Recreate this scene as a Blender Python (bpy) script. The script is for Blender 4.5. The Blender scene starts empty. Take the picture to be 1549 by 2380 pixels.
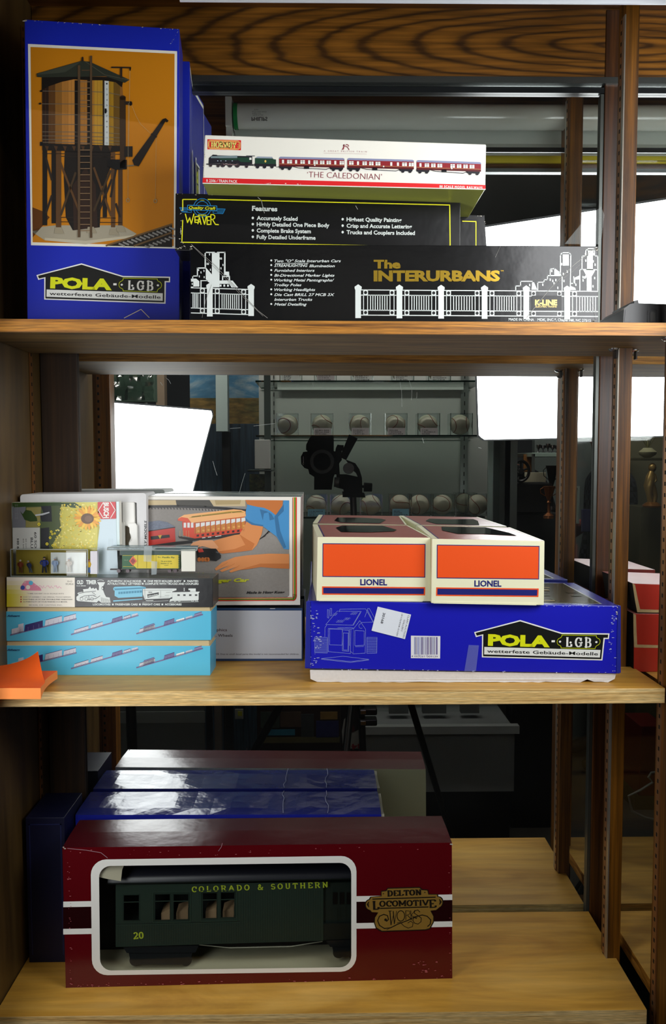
import bpy, bmesh, math, random
from mathutils import Vector, Matrix
from mathutils.geometry import tessellate_polygon
random.seed(7)
scene = bpy.context.scene
COL = scene.collection
PI = math.pi
# ------------------------------------------------------------------ camera, world, lights, exposure
ZC = 1.40            # lens height above the floor
D0 = 0.89            # lens to the shelf fronts (Y = 0)
YM = 0.214           # mirror plane
F, CX, CY, FX, FY = 1880.0, 774.5, 1190.0, 749.0, 1072.0
yaw = math.atan((CX - FX) / F); pit = math.atan((CY - FY) / F); rol = math.radians(0.1)
fw = Vector((math.sin(yaw) * math.cos(pit), math.cos(yaw) * math.cos(pit), -math.sin(pit)))
rt = Vector((math.cos(yaw), -math.sin(yaw), 0)); up = rt.cross(fw)
rt, up = rt * math.cos(rol) - up * math.sin(rol), up * math.cos(rol) + rt * math.sin(rol)
EYE = Vector((0, -D0, ZC))
cd = bpy.data.cameras.new('camera'); cam = bpy.data.objects.new('camera', cd); COL.objects.link(cam)
cd.sensor_fit = 'VERTICAL'; cd.sensor_height = 36; cd.lens = F / 2380 * 36
cd.clip_start = 0.01; cd.clip_end = 50
m = Matrix((rt, up, -fw)).transposed().to_4x4(); m.translation = EYE
cam.matrix_world = m
scene.camera = cam
scene.view_settings.view_transform = 'Standard'; scene.view_settings.look = 'None'
scene.view_settings.gamma = 1; scene.view_settings.exposure = 0.0
scene.view_settings.use_curve_mapping = False
SOFT_L, SOFT_R, ADDED_FILL = 7.0, 8.5, 28.0
w = bpy.data.worlds.new('world'); scene.world = w; w.use_nodes = True
w.node_tree.nodes['Background'].inputs[0].default_value = (0.6, 0.7, 0.65, 1)
w.node_tree.nodes['Background'].inputs[1].default_value = 0.02

def ray(x, y): return fw * F + rt * (x - CX) - up * (y - CY)
def onY(x, y, Y): d = ray(x, y); return EYE + d * ((Y + D0) / d.y)
def onZ(x, y, Z): d = ray(x, y); return EYE + d * ((Z - ZC) / d.z)
def onPlane(x, y, p, n): d = ray(x, y); return EYE + d * ((p - EYE).dot(n) / d.dot(n))
def mir(p): return Vector((p.x, 2 * YM - p.y, p.z))
def V(x, y, dv): return mir(onY(x, y, dv - D0))      # a thing seen in the mirror, at its true place

# ------------------------------------------------------------------ materials
def lin(c):
    c = c / 255.0
    return c / 12.92 if c <= 0.04045 else ((c + 0.055) / 1.055) ** 2.4
def rgb(h):
    h = h.lstrip('#'); return tuple(lin(int(h[i:i + 2], 16)) for i in (0, 2, 4)) + (1,)
_m = {}
def mat(h, rough=0.45, metal=0.0, spec=0.5, emit=0.0, noise=0.0, nscale=60):
    k = (h, rough, metal, spec, emit, noise, nscale)
    if k in _m: return _m[k]
    mt = bpy.data.materials.new('paint_' + h.lstrip('#')); mt.use_nodes = True
    nt = mt.node_tree; b = nt.nodes['Principled BSDF']
    b.inputs['Base Color'].default_value = rgb(h); b.inputs['Roughness'].default_value = rough
    b.inputs['Metallic'].default_value = metal; b.inputs['Specular IOR Level'].default_value = spec
    if emit:
        b.inputs['Emission Color'].default_value = rgb(h); b.inputs['Emission Strength'].default_value = emit
    if noise:
        tc = nt.nodes.new('ShaderNodeTexCoord'); n = nt.nodes.new('ShaderNodeTexNoise')
        n.inputs['Scale'].default_value = nscale; n.inputs['Detail'].default_value = 6
        nt.links.new(tc.outputs['Object'], n.inputs['Vector'])
        mx = nt.nodes.new('ShaderNodeMix'); mx.data_type = 'RGBA'
        c = rgb(h); mx.inputs['A'].default_value = tuple(v * (1 - noise) for v in c[:3]) + (1,)
        mx.inputs['B'].default_value = tuple(min(1, v * (1 + noise * .6) + noise * .02) for v in c[:3]) + (1,)
        nt.links.new(n.outputs['Fac'], mx.inputs['Factor']); nt.links.new(mx.outputs['Result'], b.inputs['Base Color'])
        bp = nt.nodes.new('ShaderNodeBump'); bp.inputs['Strength'].default_value = 0.15; bp.inputs['Distance'].default_value = 0.001
        nt.links.new(n.outputs['Fac'], bp.inputs['Height']); nt.links.new(bp.outputs['Normal'], b.inputs['Normal'])
    _m[k] = mt; return mt
def card(h, rough=0.32, bump=0.12):
    """printed cardboard: faint waviness in the gloss"""
    k = ('card', h, rough, bump)
    if k in _m: return _m[k]
    mt = bpy.data.materials.new('card_' + h.lstrip('#')); mt.use_nodes = True
    nt = mt.node_tree; b = nt.nodes['Principled BSDF']
    b.inputs['Base Color'].default_value = rgb(h); b.inputs['Roughness'].default_value = rough
    tc = nt.nodes.new('ShaderNodeTexCoord'); n = nt.nodes.new('ShaderNodeTexNoise')
    n.inputs['Scale'].default_value = 35; n.inputs['Detail'].default_value = 3
    nt.links.new(tc.outputs['Object'], n.inputs['Vector'])
    bp = nt.nodes.new('ShaderNodeBump'); bp.inputs['Strength'].default_value = bump; bp.inputs['Distance'].default_value = 0.004
    nt.links.new(n.outputs['Fac'], bp.inputs['Height']); nt.links.new(bp.outputs['Normal'], b.inputs['Normal'])
    _m[k] = mt; return mt
def ramp(nt, stops):
    r = nt.nodes.new('ShaderNodeValToRGB'); cr = r.color_ramp
    while len(cr.elements) < len(stops): cr.elements.new(0.5)
    for e, (p, h) in zip(cr.elements, stops): e.position = p; e.color = rgb(h)
    return r
def wood(name, stops, sc, fine=0.35, rough=0.4, dist=1.2, nsc=1.0, finesc=None, ring=None):
    mt = bpy.data.materials.new(name); mt.use_nodes = True
    nt = mt.node_tree; b = nt.nodes['Principled BSDF']; b.inputs['Roughness'].default_value = rough
    tc = nt.nodes.new('ShaderNodeTexCoord')
    mp = nt.nodes.new('ShaderNodeMapping'); mp.inputs['Scale'].default_value = sc
    nt.links.new(tc.outputs['Object'], mp.inputs['Vector'])
    if ring:
        mp.inputs['Location'].default_value = tuple(-ring[0][i] * sc[i] for i in range(3))
        n = nt.nodes.new('ShaderNodeTexWave'); n.wave_type = 'RINGS'; n.rings_direction = 'SPHERICAL'; n.wave_profile = 'SIN'
        n.inputs['Scale'].default_value = ring[1]; n.inputs['Distortion'].default_value = ring[2]
        n.inputs['Detail'].default_value = 4; n.inputs['Detail Scale'].default_value = ring[3]
    else:
        n = nt.nodes.new('ShaderNodeTexNoise'); n.inputs['Scale'].default_value = nsc
        n.inputs['Detail'].default_value = 9; n.inputs['Roughness'].default_value = 0.62; n.inputs['Distortion'].default_value = dist
    nt.links.new(mp.outputs['Vector'], n.inputs['Vector'])
    r = ramp(nt, stops); nt.links.new(n.outputs['Fac'], r.inputs['Fac'])
    mp2 = nt.nodes.new('ShaderNodeMapping'); mp2.inputs['Scale'].default_value = finesc or tuple(s * 5 for s in sc)
    nt.links.new(tc.outputs['Object'], mp2.inputs['Vector'])
    n2 = nt.nodes.new('ShaderNodeTexNoise'); n2.inputs['Scale'].default_value = 1; n2.inputs['Detail'].default_value = 5
    nt.links.new(mp2.outputs['Vector'], n2.inputs['Vector'])
    r2 = nt.nodes.new('ShaderNodeMapRange'); r2.inputs['From Min'].default_value = 0.35; r2.inputs['From Max'].default_value = 0.65
    r2.inputs['To Min'].default_value = 1 - fine; r2.inputs['To Max'].default_value = 1.12
    nt.links.new(n2.outputs['Fac'], r2.inputs['Value'])
    mx = nt.nodes.new('ShaderNodeMix'); mx.data_type = 'RGBA'; mx.blend_type = 'MULTIPLY'; mx.inputs['Factor'].default_value = 1
    nt.links.new(r.outputs['Color'], mx.inputs['A']); nt.links.new(r2.outputs['Result'], mx.inputs['B'])
    nt.links.new(mx.outputs['Result'], b.inputs['Base Color'])
    bp = nt.nodes.new('ShaderNodeBump'); bp.inputs['Strength'].default_value = 0.25; bp.inputs['Distance'].default_value = 0.0006
    nt.links.new(n2.outputs['Fac'], bp.inputs['Height']); nt.links.new(bp.outputs['Normal'], b.inputs['Normal'])
    return mt
def glass(name, tint='#ffffff', gloss=0.06, rough=0.02):
    mt = bpy.data.materials.new(name); mt.use_nodes = True; nt = mt.node_tree; nt.nodes.clear()
    o = nt.nodes.new('ShaderNodeOutputMaterial'); t = nt.nodes.new('ShaderNodeBsdfTransparent'); t.inputs[0].default_value = rgb(tint)
    g = nt.nodes.new('ShaderNodeBsdfGlossy'); g.inputs['Roughness'].default_value = rough
    lw = nt.nodes.new('ShaderNodeLayerWeight'); lw.inputs['Blend'].default_value = 0.25
    mr = nt.nodes.new('ShaderNodeMapRange'); mr.inputs['To Min'].default_value = gloss; mr.inputs['To Max'].default_value = 0.75
    nt.links.new(lw.outputs['Fresnel'], mr.inputs['Value'])
    mr.inputs['From Min'].default_value = 0.05
    mx = nt.nodes.new('ShaderNodeMixShader'); nt.links.new(mr.outputs['Result'], mx.inputs[0])
    nt.links.new(t.outputs[0], mx.inputs[1]); nt.links.new(g.outputs[0], mx.inputs[2]); nt.links.new(mx.outputs[0], o.inputs[0])
    return mt
def tape_mat(name, h, a):
    mt = bpy.data.materials.new(name); mt.use_nodes = True; nt = mt.node_tree; nt.nodes.clear()
    o = nt.nodes.new('ShaderNodeOutputMaterial'); t = nt.nodes.new('ShaderNodeBsdfTransparent'); d = nt.nodes.new('ShaderNodeBsdfDiffuse'); d.inputs[0].default_value = rgb(h)
    mx = nt.nodes.new('ShaderNodeMixShader'); mx.inputs[0].default_value = a
    nt.links.new(t.outputs[0], mx.inputs[1]); nt.links.new(d.outputs[0], mx.inputs[2]); nt.links.new(mx.outputs[0], o.inputs[0]); return mt
def mirror_mat():
    mt = bpy.data.materials.new('mirror_silver'); mt.use_nodes = True; nt = mt.node_tree; nt.nodes.clear()
    o = nt.nodes.new('ShaderNodeOutputMaterial'); g = nt.nodes.new('ShaderNodeBsdfGlossy')
    g.inputs['Roughness'].default_value = 0.0; g.inputs['Color'].default_value = (0.83, 0.86, 0.84, 1)
    d = nt.nodes.new('ShaderNodeBsdfDiffuse'); d.inputs['Color'].default_value = (0.6, 0.65, 0.63, 1)
    tc = nt.nodes.new('ShaderNodeTexCoord'); n = nt.nodes.new('ShaderNodeTexNoise'); n.inputs['Scale'].default_value = 7; n.inputs['Detail'].default_value = 8
    nt.links.new(tc.outputs['Object'], n.inputs['Vector'])
    mr = nt.nodes.new('ShaderNodeMapRange'); mr.inputs['From Min'].default_value = .35; mr.inputs['From Max'].default_value = .75
    mr.inputs['To Min'].default_value = 0.004; mr.inputs['To Max'].default_value = 0.014
    nt.links.new(n.outputs['Fac'], mr.inputs['Value'])
    mx = nt.nodes.new('ShaderNodeMixShader'); nt.links.new(mr.outputs['Result'], mx.inputs[0])
    nt.links.new(g.outputs[0], mx.inputs[1]); nt.links.new(d.outputs[0], mx.inputs[2]); nt.links.new(mx.outputs[0], o.inputs[0])
    return mt
GLASS = glass('clear_glass'); GREEN_GLASS = glass('pale_green_glass', '#f4faf7', .05); ACRYLIC = glass('clear_acrylic', '#f4f8f8', .05, .03)
FILM = glass('clear_film', '#f0f2f0', .03, .06)
OAK_X = wood('oak_dark_x', [(.30, '#271406'), (.46, '#5c380e'), (.56, '#7c4e14'), (.75, '#8e5e1c')], (1.2, 30, 30), .45, .35, 2.0)
OAK_Z = wood('oak_dark_z', [(.30, '#261304'), (.42, '#5c380c'), (.56, '#835212'), (.75, '#976418')], (55, 30, 1.4), .45, .42, 1.5)
OAK_CATH = wood('oak_cathedral', [(.0, '#8c5a1a'), (.66, '#805216'), (.88, '#694313'), (.97, '#503210'), (1, '#4a2d0e')], (3.4, 0, 25), .5, .4, 0,
                finesc=(9, 100, 260), ring=((.0, 0, 1.946), 1.5, 4.6, .9))
WALL_WOOD = wood('walnut_panel', [(.3, '#2c1e0e'), (.5, '#56401e'), (.7, '#665028')], (60, 9, 1.2), .35, .45, 1.0)
PLY_EDGE = wood('plywood_edge', [(.30, '#a9783a'), (.46, '#e3bb74'), (.7, '#f8dfa6')], (5, 30, 240), .3, .6, .6, finesc=(60, 60, 900))
PLY_TOP = wood('plywood_birch', [(.28, '#a87424'), (.5, '#cb983c'), (.72, '#dcac54')], (2.2, 11, 11), .14, .45, 1.8, finesc=(8, 90, 90))
PLY_OLD = wood('plywood_stained', [(.3, '#5a3f14'), (.5, '#7e5d26'), (.7, '#94753a')], (2.5, 40, 40), .4, .6, 1.2)
PLY_EDGE_OLD = wood('plywood_edge_stained', [(.28, '#4a2a0c'), (.45, '#b27424'), (.6, '#c98a34'), (.75, '#d3a053')], (4, 30, 190), .45, .5, .8, finesc=(30, 60, 700))
MIRROR = mirror_mat()
BLACK = mat('#0a0a0b', .35); CHROME = mat('#c8ccd0', .2, 1.0); ALU = mat('#9aa39f', .35, .8)

# ------------------------------------------------------------------ mesh helpers
class MB:
    def __init__(s): s.v = []; s.f = []; s.mi = []; s.m = []
    def slot(s, mt):
        if mt not in s.m: s.m.append(mt)
        return s.m.index(mt)
    def face(s, pts, mt):
        b = len(s.v); s.v += [Vector(p) for p in pts]; s.f.append(tuple(range(b, b + len(pts)))); s.mi.append(s.slot(mt))
    def mesh(s, pts, faces, mt):
        b = len(s.v); s.v += [Vector(p) for p in pts]; k = s.slot(mt)
        for f in faces: s.f.append(tuple(b + i for i in f)); s.mi.append(k)
    def hexa(s, c, mts):
        """c: 8 corners, front TL TR BR BL then back TL TR BR BL; mts: dict or material"""
        g = (lambda k: mts.get(k, mts['all'])) if isinstance(mts, dict) else (lambda k: mts)
        b = len(s.v); s.v += [Vector(p) for p in c]
        for k, f in (('front', (3, 2, 1, 0)), ('back', (4, 5, 6, 7)), ('top', (0, 1, 5, 4)), ('bottom', (7, 6, 2, 3)), ('left', (0, 4, 7, 3)), ('right', (1, 2, 6, 5))):
            s.f.append(tuple(b + i for i in f)); s.mi.append(s.slot(g(k)))
    def box(s, lo, hi, mts):
        x0, y0, z0 = lo; x1, y1, z1 = hi
        s.hexa([(x0, y0, z1), (x1, y0, z1), (x1, y0, z0), (x0, y0, z0), (x0, y1, z1), (x1, y1, z1), (x1, y1, z0), (x0, y1, z0)], mts)
    def prism(s, pts, vec, mt, side=None):
        """closed outline (3d points in a plane) swept by vec"""
        vec = Vector(vec); P = [Vector(p) for p in pts]; n = len(P); k = s.slot(mt); ks = s.slot(side or mt)
        b = len(s.v); s.v += P + [p + vec for p in P]
        for t in tessellate_polygon([P]):
            s.f.append((b + t[0], b + t[1], b + t[2])); s.mi.append(k)
            s.f.append((b + n + t[2], b + n + t[1], b + n + t[0])); s.mi.append(k)
        for i in range(n):
            j = (i + 1) % n; s.f.append((b + i, b + j, b + n + j, b + n + i)); s.mi.append(ks)
    def cyl(s, p0, p1, r0, r1=None, mt=None, seg=16, caps=True):
        r1 = r0 if r1 is None else r1; p0 = Vector(p0); p1 = Vector(p1); a = (p1 - p0).normalized()
        u = a.orthogonal().normalized(); v = a.cross(u); b = len(s.v); k = s.slot(mt)
        for p, r in ((p0, r0), (p1, r1)):
            for i in range(seg):
                t = 2 * PI * i / seg; s.v.append(p + u * r * math.cos(t) + v * r * math.sin(t))
        for i in range(seg):
            j = (i + 1) % seg; s.f.append((b + i, b + j, b + seg + j, b + seg + i)); s.mi.append(k)
        if caps:
            s.f.append(tuple(b + i for i in reversed(range(seg)))); s.mi.append(k)
            s.f.append(tuple(b + seg + i for i in range(seg))); s.mi.append(k)
    def lathe(s, prof, o, axis, mt, seg=20):
        """prof: (r, h) along axis from o"""
        o = Vector(o); a = Vector(axis).normalized(); u = a.orthogonal().normalized(); v = a.cross(u); b = len(s.v); k = s.slot(mt)
        for r, h in prof:
            for i in range(seg):
                t = 2 * PI * i / seg; s.v.append(o + a * h + u * r * math.cos(t) + v * r * math.sin(t))
        for q in range(len(prof) - 1):
            for i in range(seg):
                j = (i + 1) % seg; s.f.append((b + q * seg + i, b + q * seg + j, b + (q + 1) * seg + j, b + (q + 1) * seg + i)); s.mi.append(k)
        s.f.append(tuple(b + i for i in reversed(range(seg)))); s.mi.append(k)
        s.f.append(tuple(b + (len(prof) - 1) * seg + i for i in range(seg))); s.mi.append(k)
    def ball(s, c, r, mt, seg=20, rings=12, sc=(1, 1, 1)):
        c = Vector(c)
        b = len(s.v); k = s.slot(mt)
        for i in range(rings + 1):
            ph = PI * i / rings
            for j in range(seg):
                t = 2 * PI * j / seg
                s.v.append(c + Vector((r * sc[0] * math.sin(ph) * math.cos(t), r * sc[1] * math.sin(ph) * math.sin(t), r * sc[2] * math.cos(ph))))
        for i in range(rings):
            for j in range(seg):
                j2 = (j + 1) % seg; s.f.append((b + i * seg + j, b + (i + 1) * seg + j, b + (i + 1) * seg + j2, b + i * seg + j2)); s.mi.append(k)
    def tube(s, path, r, mt, seg=8, closed=False):
        P = [Vector(p) for p in path]; n = len(P); b = len(s.v); k = s.slot(mt); pu = None
        for i in range(n):
            if closed: t = (P[(i + 1) % n] - P[i - 1]).normalized()
            else: t = (P[min(i + 1, n - 1)] - P[max(i - 1, 0)]).normalized()
            u = (pu - t * pu.dot(t)).normalized() if pu is not None and (pu - t * pu.dot(t)).length > 1e-6 else t.orthogonal().normalized()
            pu = u; v = t.cross(u); rr = r[i] if isinstance(r, (list, tuple)) else r
            for j in range(seg):
                a = 2 * PI * j / seg; s.v.append(P[i] + u * rr * math.cos(a) + v * rr * math.sin(a))
        for i in range(n if closed else n - 1):
            i2 = (i + 1) % n
            for j in range(seg):
                j2 = (j + 1) % seg; s.f.append((b + i * seg + j, b + i * seg + j2, b + i2 * seg + j2, b + i2 * seg + j)); s.mi.append(k)
        if not closed:
            s.f.append(tuple(b + i for i in reversed(range(seg)))); s.mi.append(k)
            s.f.append(tuple(b + (n - 1) * seg + i for i in range(seg))); s.mi.append(k)
    def build(s, name, parent=None, smooth=False, bevel=0, seg=2):
        if not s.v: return None
        off = parent_world(parent)
        me = bpy.data.meshes.new(name); me.from_pydata([v - off for v in s.v], [], s.f)
        for mt in s.m: me.materials.append(mt)
        me.polygons.foreach_set('material_index', s.mi)
        if smooth: me.polygons.foreach_set('use_smooth', [True] * len(s.f))
        me.update(); me.validate()
        o = bpy.data.objects.new(name, me); COL.objects.link(o)
        if parent: o.parent = parent
        if smooth:
            try: me.set_sharp_from_angle(angle=math.radians(40))
            except Exception: pass
        if bevel:
            md = o.modifiers.new('bevel', 'BEVEL'); md.width = bevel; md.segments = seg; md.limit_method = 'ANGLE'; md.angle_limit = math.radians(40)
        return o
def parent_world(p):
    v = Vector((0, 0, 0))
    while p is not None: v += p.location; p = p.parent
    return v
def thing(name, label, cat, loc, group=None):
    o = bpy.data.objects.new(name, None); COL.objects.link(o); o.location = loc; o.empty_display_size = .02
    o['label'] = label; o['category'] = cat
    if group: o['group'] = group
    return o
def tag(o, label, cat, group=None):
    o['label'] = label; o['category'] = cat
    if group: o['group'] = group
    return o
def struct(o): o['kind'] = 'structure'; return o

# ------------------------------------------------------------------ print helpers: flat artwork on a face of a thing
_t = {}
def glyphs(s, bold, shear, spacing):
    k = (s, bold, shear, spacing)
    if k in _t: return _t[k]
    c = bpy.data.curves.new('lettering', 'FONT'); c.body = s; c.size = 1; c.offset = bold; c.shear = shear; c.space_character = spacing; c.resolution_u = 2
    o = bpy.data.objects.new('lettering', c); COL.objects.link(o)
    bpy.context.view_layer.update()
    dg = bpy.context.evaluated_depsgraph_get()
    me = bpy.data.meshes.new_from_object(o.evaluated_get(dg))
    v = [(a.co.x, a.co.y) for a in me.vertices]; f = [tuple(p.vertices) for p in me.polygons]
    bpy.data.objects.remove(o); bpy.data.curves.remove(c); bpy.data.meshes.remove(me)
    _t[k] = (v, f); return _t[k]
def ell(cx, cy, rx, ry, a0=0, a1=360, n=16):
    return [(cx + rx * math.cos(math.radians(a0 + (a1 - a0) * i / n)), cy + ry * math.sin(math.radians(a0 + (a1 - a0) * i / n))) for i in range(n + 1)]
# slab-serif capitals as pen strokes: (width, strokes, serif points)
SL = {
 'A': (1.0, [[(.1, 0), (.5, 1), (.9, 0)], [(.27, .36), (.73, .36)]], [(.1, 0), (.9, 0)]),
 'B': (.85, [[(.2, 0), (.2, 1)], [(.05, 1), (.5, 1)] + ell(.5, .76, .22, .24, 90, -90, 8) + [(.2, .52)], [(.5, .52)] + ell(.52, .26, .27, .26, 90, -90, 8) + [(.05, 0)]], []),
 'C': (.85, [ell(.5, .5, .38, .5, 45, 315, 16), [(.8, .62), (.8, .98)]], []),
 'D': (.95, [[(.2, 0), (.2, 1)], [(.05, 1), (.42, 1)] + ell(.42, .5, .42, .5, 90, -90, 12) + [(.05, 0)]], []),
 'E': (.8, [[(.2, 0), (.2, 1)], [(.05, 1), (.75, 1), (.75, .78)], [(.2, .5), (.6, .5)], [(.05, 0), (.78, 0), (.78, .24)]], []),
 'G': (.9, [ell(.5, .5, .38, .5, 45, 330, 16), [(.82, .12), (.82, .45)], [(.55, .45), (.95, .45)], [(.8, .7), (.8, .98)]], []),
 'H': (1.0, [[(.2, 0), (.2, 1)], [(.8, 0), (.8, 1)], [(.2, .5), (.8, .5)]], [(.2, 0), (.2, 1), (.8, 0), (.8, 1)]),
 'I': (.4, [[(.2, 0), (.2, 1)]], [(.2, 0), (.2, 1)]),
 'L': (.8, [[(.2, 0), (.2, 1)], [(.05, 0), (.75, 0), (.75, .28)]], [(.2, 1)]),
 'M': (1.15, [[(.15, 0), (.15, 1), (.57, .2), (1.0, 1), (1.0, 0)]], [(.15, 0), (1.0, 0), (.1, 1), (1.05, 1)]),
 'N': (1.0, [[(.2, 0), (.2, 1), (.8, 0), (.8, 1)]], [(.2, 0), (.15, 1), (.8, 1)]),
 'O': (.95, [ell(.47, .5, .37, .5, 0, 360, 20)], []),
 'R': (.95, [[(.2, 0), (.2, 1)], [(.05, 1), (.52, 1)] + ell(.52, .75, .25, .25, 90, -90, 8) + [(.2, .5)], [(.5, .5), (.8, 0)]], [(.2, 0), (.83, 0)]),
 'S': (.75, [ell(.38, .74, .27, .26, 20, 270, 10) + ell(.38, .25, .3, .25, 90, -160, 10)], []),
 'T': (.85, [[(.42, 0), (.42, 1)], [(.06, .76), (.06, 1), (.78, 1), (.78, .76)]], [(.42, 0)]),
 'U': (.95, [[(.2, 1), (.2, .3)] + ell(.47, .3, .27, .3, 180, 360, 10) + [(.74, 1)]], [(.2, 1), (.74, 1)]),
 'V': (1.0, [[(.1, 1), (.5, 0), (.9, 1)]], [(.1, 1), (.9, 1)]),
 'W': (1.3, [[(.1, 1), (.38, 0), (.65, .9), (.92, 0), (1.2, 1)]], [(.1, 1), (1.2, 1)]),
 'Y': (.95, [[(.08, 1), (.47, .48), (.86, 1)], [(.47, .48), (.47, 0)]], [(.1, 1), (.84, 1), (.47, 0)]),
 'K': (.95, [[(.2, 0), (.2, 1)], [(.8, 1), (.22, .4)], [(.4, .6), (.85, 0)]], [(.2, 0), (.2, 1), (.8, 1), (.85, 0)]),
 '2': (.75, [ell(.36, .72, .28, .28, 160, -30, 10) + [(.08, 0), (.68, 0), (.68, .18)]], []),
 '0': (.75, [ell(.36, .5, .29, .5, 0, 360, 20)], []),
 '&': (.95, [[(.9, .45), (.6, .0), (.25, 0), (.1, .2), (.2, .42), (.5, .65), (.52, .88), (.36, 1), (.22, .85), (.3, .6), (.85, 0)]], []),
 ' ': (.6, [], []), '-': (.5, [[(.08, .45), (.42, .45)]], []), '.': (.35, [[(.12, .5), (.22, .5)]], []),
}
class Face:
    """artwork drawn on a real plane (point p, outward normal n); coordinates are sighted through the lens"""
    def __init__(s, p, n, mb=None, virt=False, step=0.00013):
        s.p = Vector(p); s.n = Vector(n).normalized(); s.mb = mb or MB(); s.virt = virt; s.st = step
    def P(s, x, y, L=1):
        q = onPlane(x, y, s.p + s.n * s.st * L, s.n)
        return mir(q) if s.virt else q
    def poly(s, pts, mt, L=1, z=None):
        if z: pts = [z(*q) for q in pts]
        P = [Vector((a, b, 0)) for a, b in pts]
        s.mb.mesh([s.P(a, b, L) for a, b in pts], [tuple(t) for t in tessellate_polygon([P])], mt)
    def hole(s, outer, inner, mt, L=1):
        n = len(outer)
        pts = [s.P(a, b, L) for a, b in outer + inner]
        T = tessellate_polygon([[Vector((a, b, 0)) for a, b in outer], [Vector((a, b, 0)) for a, b in inner]])
        s.mb.mesh(pts, [tuple(t) for t in T], mt)
    def rect(s, x0, y0, x1, y1, mt, L=1, z=None): s.poly([(x0, y0), (x1, y0), (x1, y1), (x0, y1)], mt, L, z)
    def disc(s, x, y, rx, ry, mt, L=1, n=18, z=None, rot=0):
        c, sn = math.cos(rot), math.sin(rot)
        s.poly([(x + rx * math.cos(2 * PI * i / n) * c - ry * math.sin(2 * PI * i / n) * sn, y + rx * math.cos(2 * PI * i / n) * sn + ry * math.sin(2 * PI * i / n) * c) for i in range(n)], mt, L, z)
    def line(s, pts, w, mt, L=1, closed=False, z=None):
        if z: pts = [z(*q) for q in pts]
        q = list(pts)
        if closed: q.append(q[0])
        for i in range(len(q) - 1):
            (x0, y0), (x1, y1) = q[i], q[i + 1]; d = math.hypot(x1 - x0, y1 - y0)
            if d < 1e-6: continue
            ux, uy = (x1 - x0) / d, (y1 - y0) / d; e = w * .5 if len(q) > 2 else 0
            x0 -= ux * e * .8; y0 -= uy * e * .8; x1 += ux * e * .8; y1 += uy * e * .8
            nx, ny = -uy * w / 2, ux * w / 2
            s.mb.face([s.P(x0 + nx, y0 + ny, L), s.P(x1 + nx, y1 + ny, L), s.P(x1 - nx, y1 - ny, L), s.P(x0 - nx, y0 - ny, L)], mt)
    def text(s, t, a, b, h, mt, L=1, bold=0.0, shear=0.0, sp=1.0, flip=False, z=None, hz=1):
        """t from baseline point a to baseline point b, capital height h"""
        if z: a = z(*a); b = z(*b); h = h / hz
        v, f = glyphs(t, bold, shear, sp)
        if not v: return
        u0 = min(p[0] for p in v); u1 = max(p[0] for p in v)
        dx, dy = b[0] - a[0], b[1] - a[1]; d = math.hypot(dx, dy); ux, uy = dx / d, dy / d
        k = d / (u1 - u0); hh = h / .70 * (-1 if flip else 1)
        s.mb.mesh([s.P(a[0] + ux * (p[0] - u0) * k + uy * p[1] * hh, a[1] + uy * (p[0] - u0) * k - ux * p[1] * hh, L) for p in v], f, mt)
    def slab(s, t, a, b, h, mt, L=1, wt=.17, thin=.10, serif=.17, gap=.12, flip=False):
        tot = sum(SL[c][0] + gap for c in t) - gap
        dx, dy = b[0] - a[0], b[1] - a[1]; d = math.hypot(dx, dy); ux, uy = dx / d, dy / d; kx = d / tot
        def q(x, y): y = -y if flip else y; return (a[0] + ux * x * kx + uy * y * h, a[1] + uy * x * kx - ux * y * h)
        x = 0
        for c in t:
            W, st, se = SL[c]
            for pl in st:
                for i in range(len(pl) - 1):
                    (x0, y0), (x1, y1) = pl[i], pl[i + 1]
                    ang = abs(math.atan2((y1 - y0) * h, (x1 - x0) * kx)); ww = (thin + (wt - thin) * abs(math.sin(ang))) * h
                    s.line([q(x + x0, y0), q(x + x1, y1)], ww, mt, L) if c not in 'OCDGSBRU0&2' else s.line([q(x + x0 - (x1 - x0) * .12, y0 - (y1 - y0) * .12), q(x + x1 + (x1 - x0) * .12, y1 + (y1 - y0) * .12)], ww, mt, L)
            for (px, py) in se: s.line([q(x + px - serif, py), q(x + px + serif, py)], thin * h, mt, L)
            x += W + gap
    def build(s, name, parent): return s.mb.build(name, parent)
def zm(ox, oy, k): return lambda x, y: (ox + x / k, oy + y / k)

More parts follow.
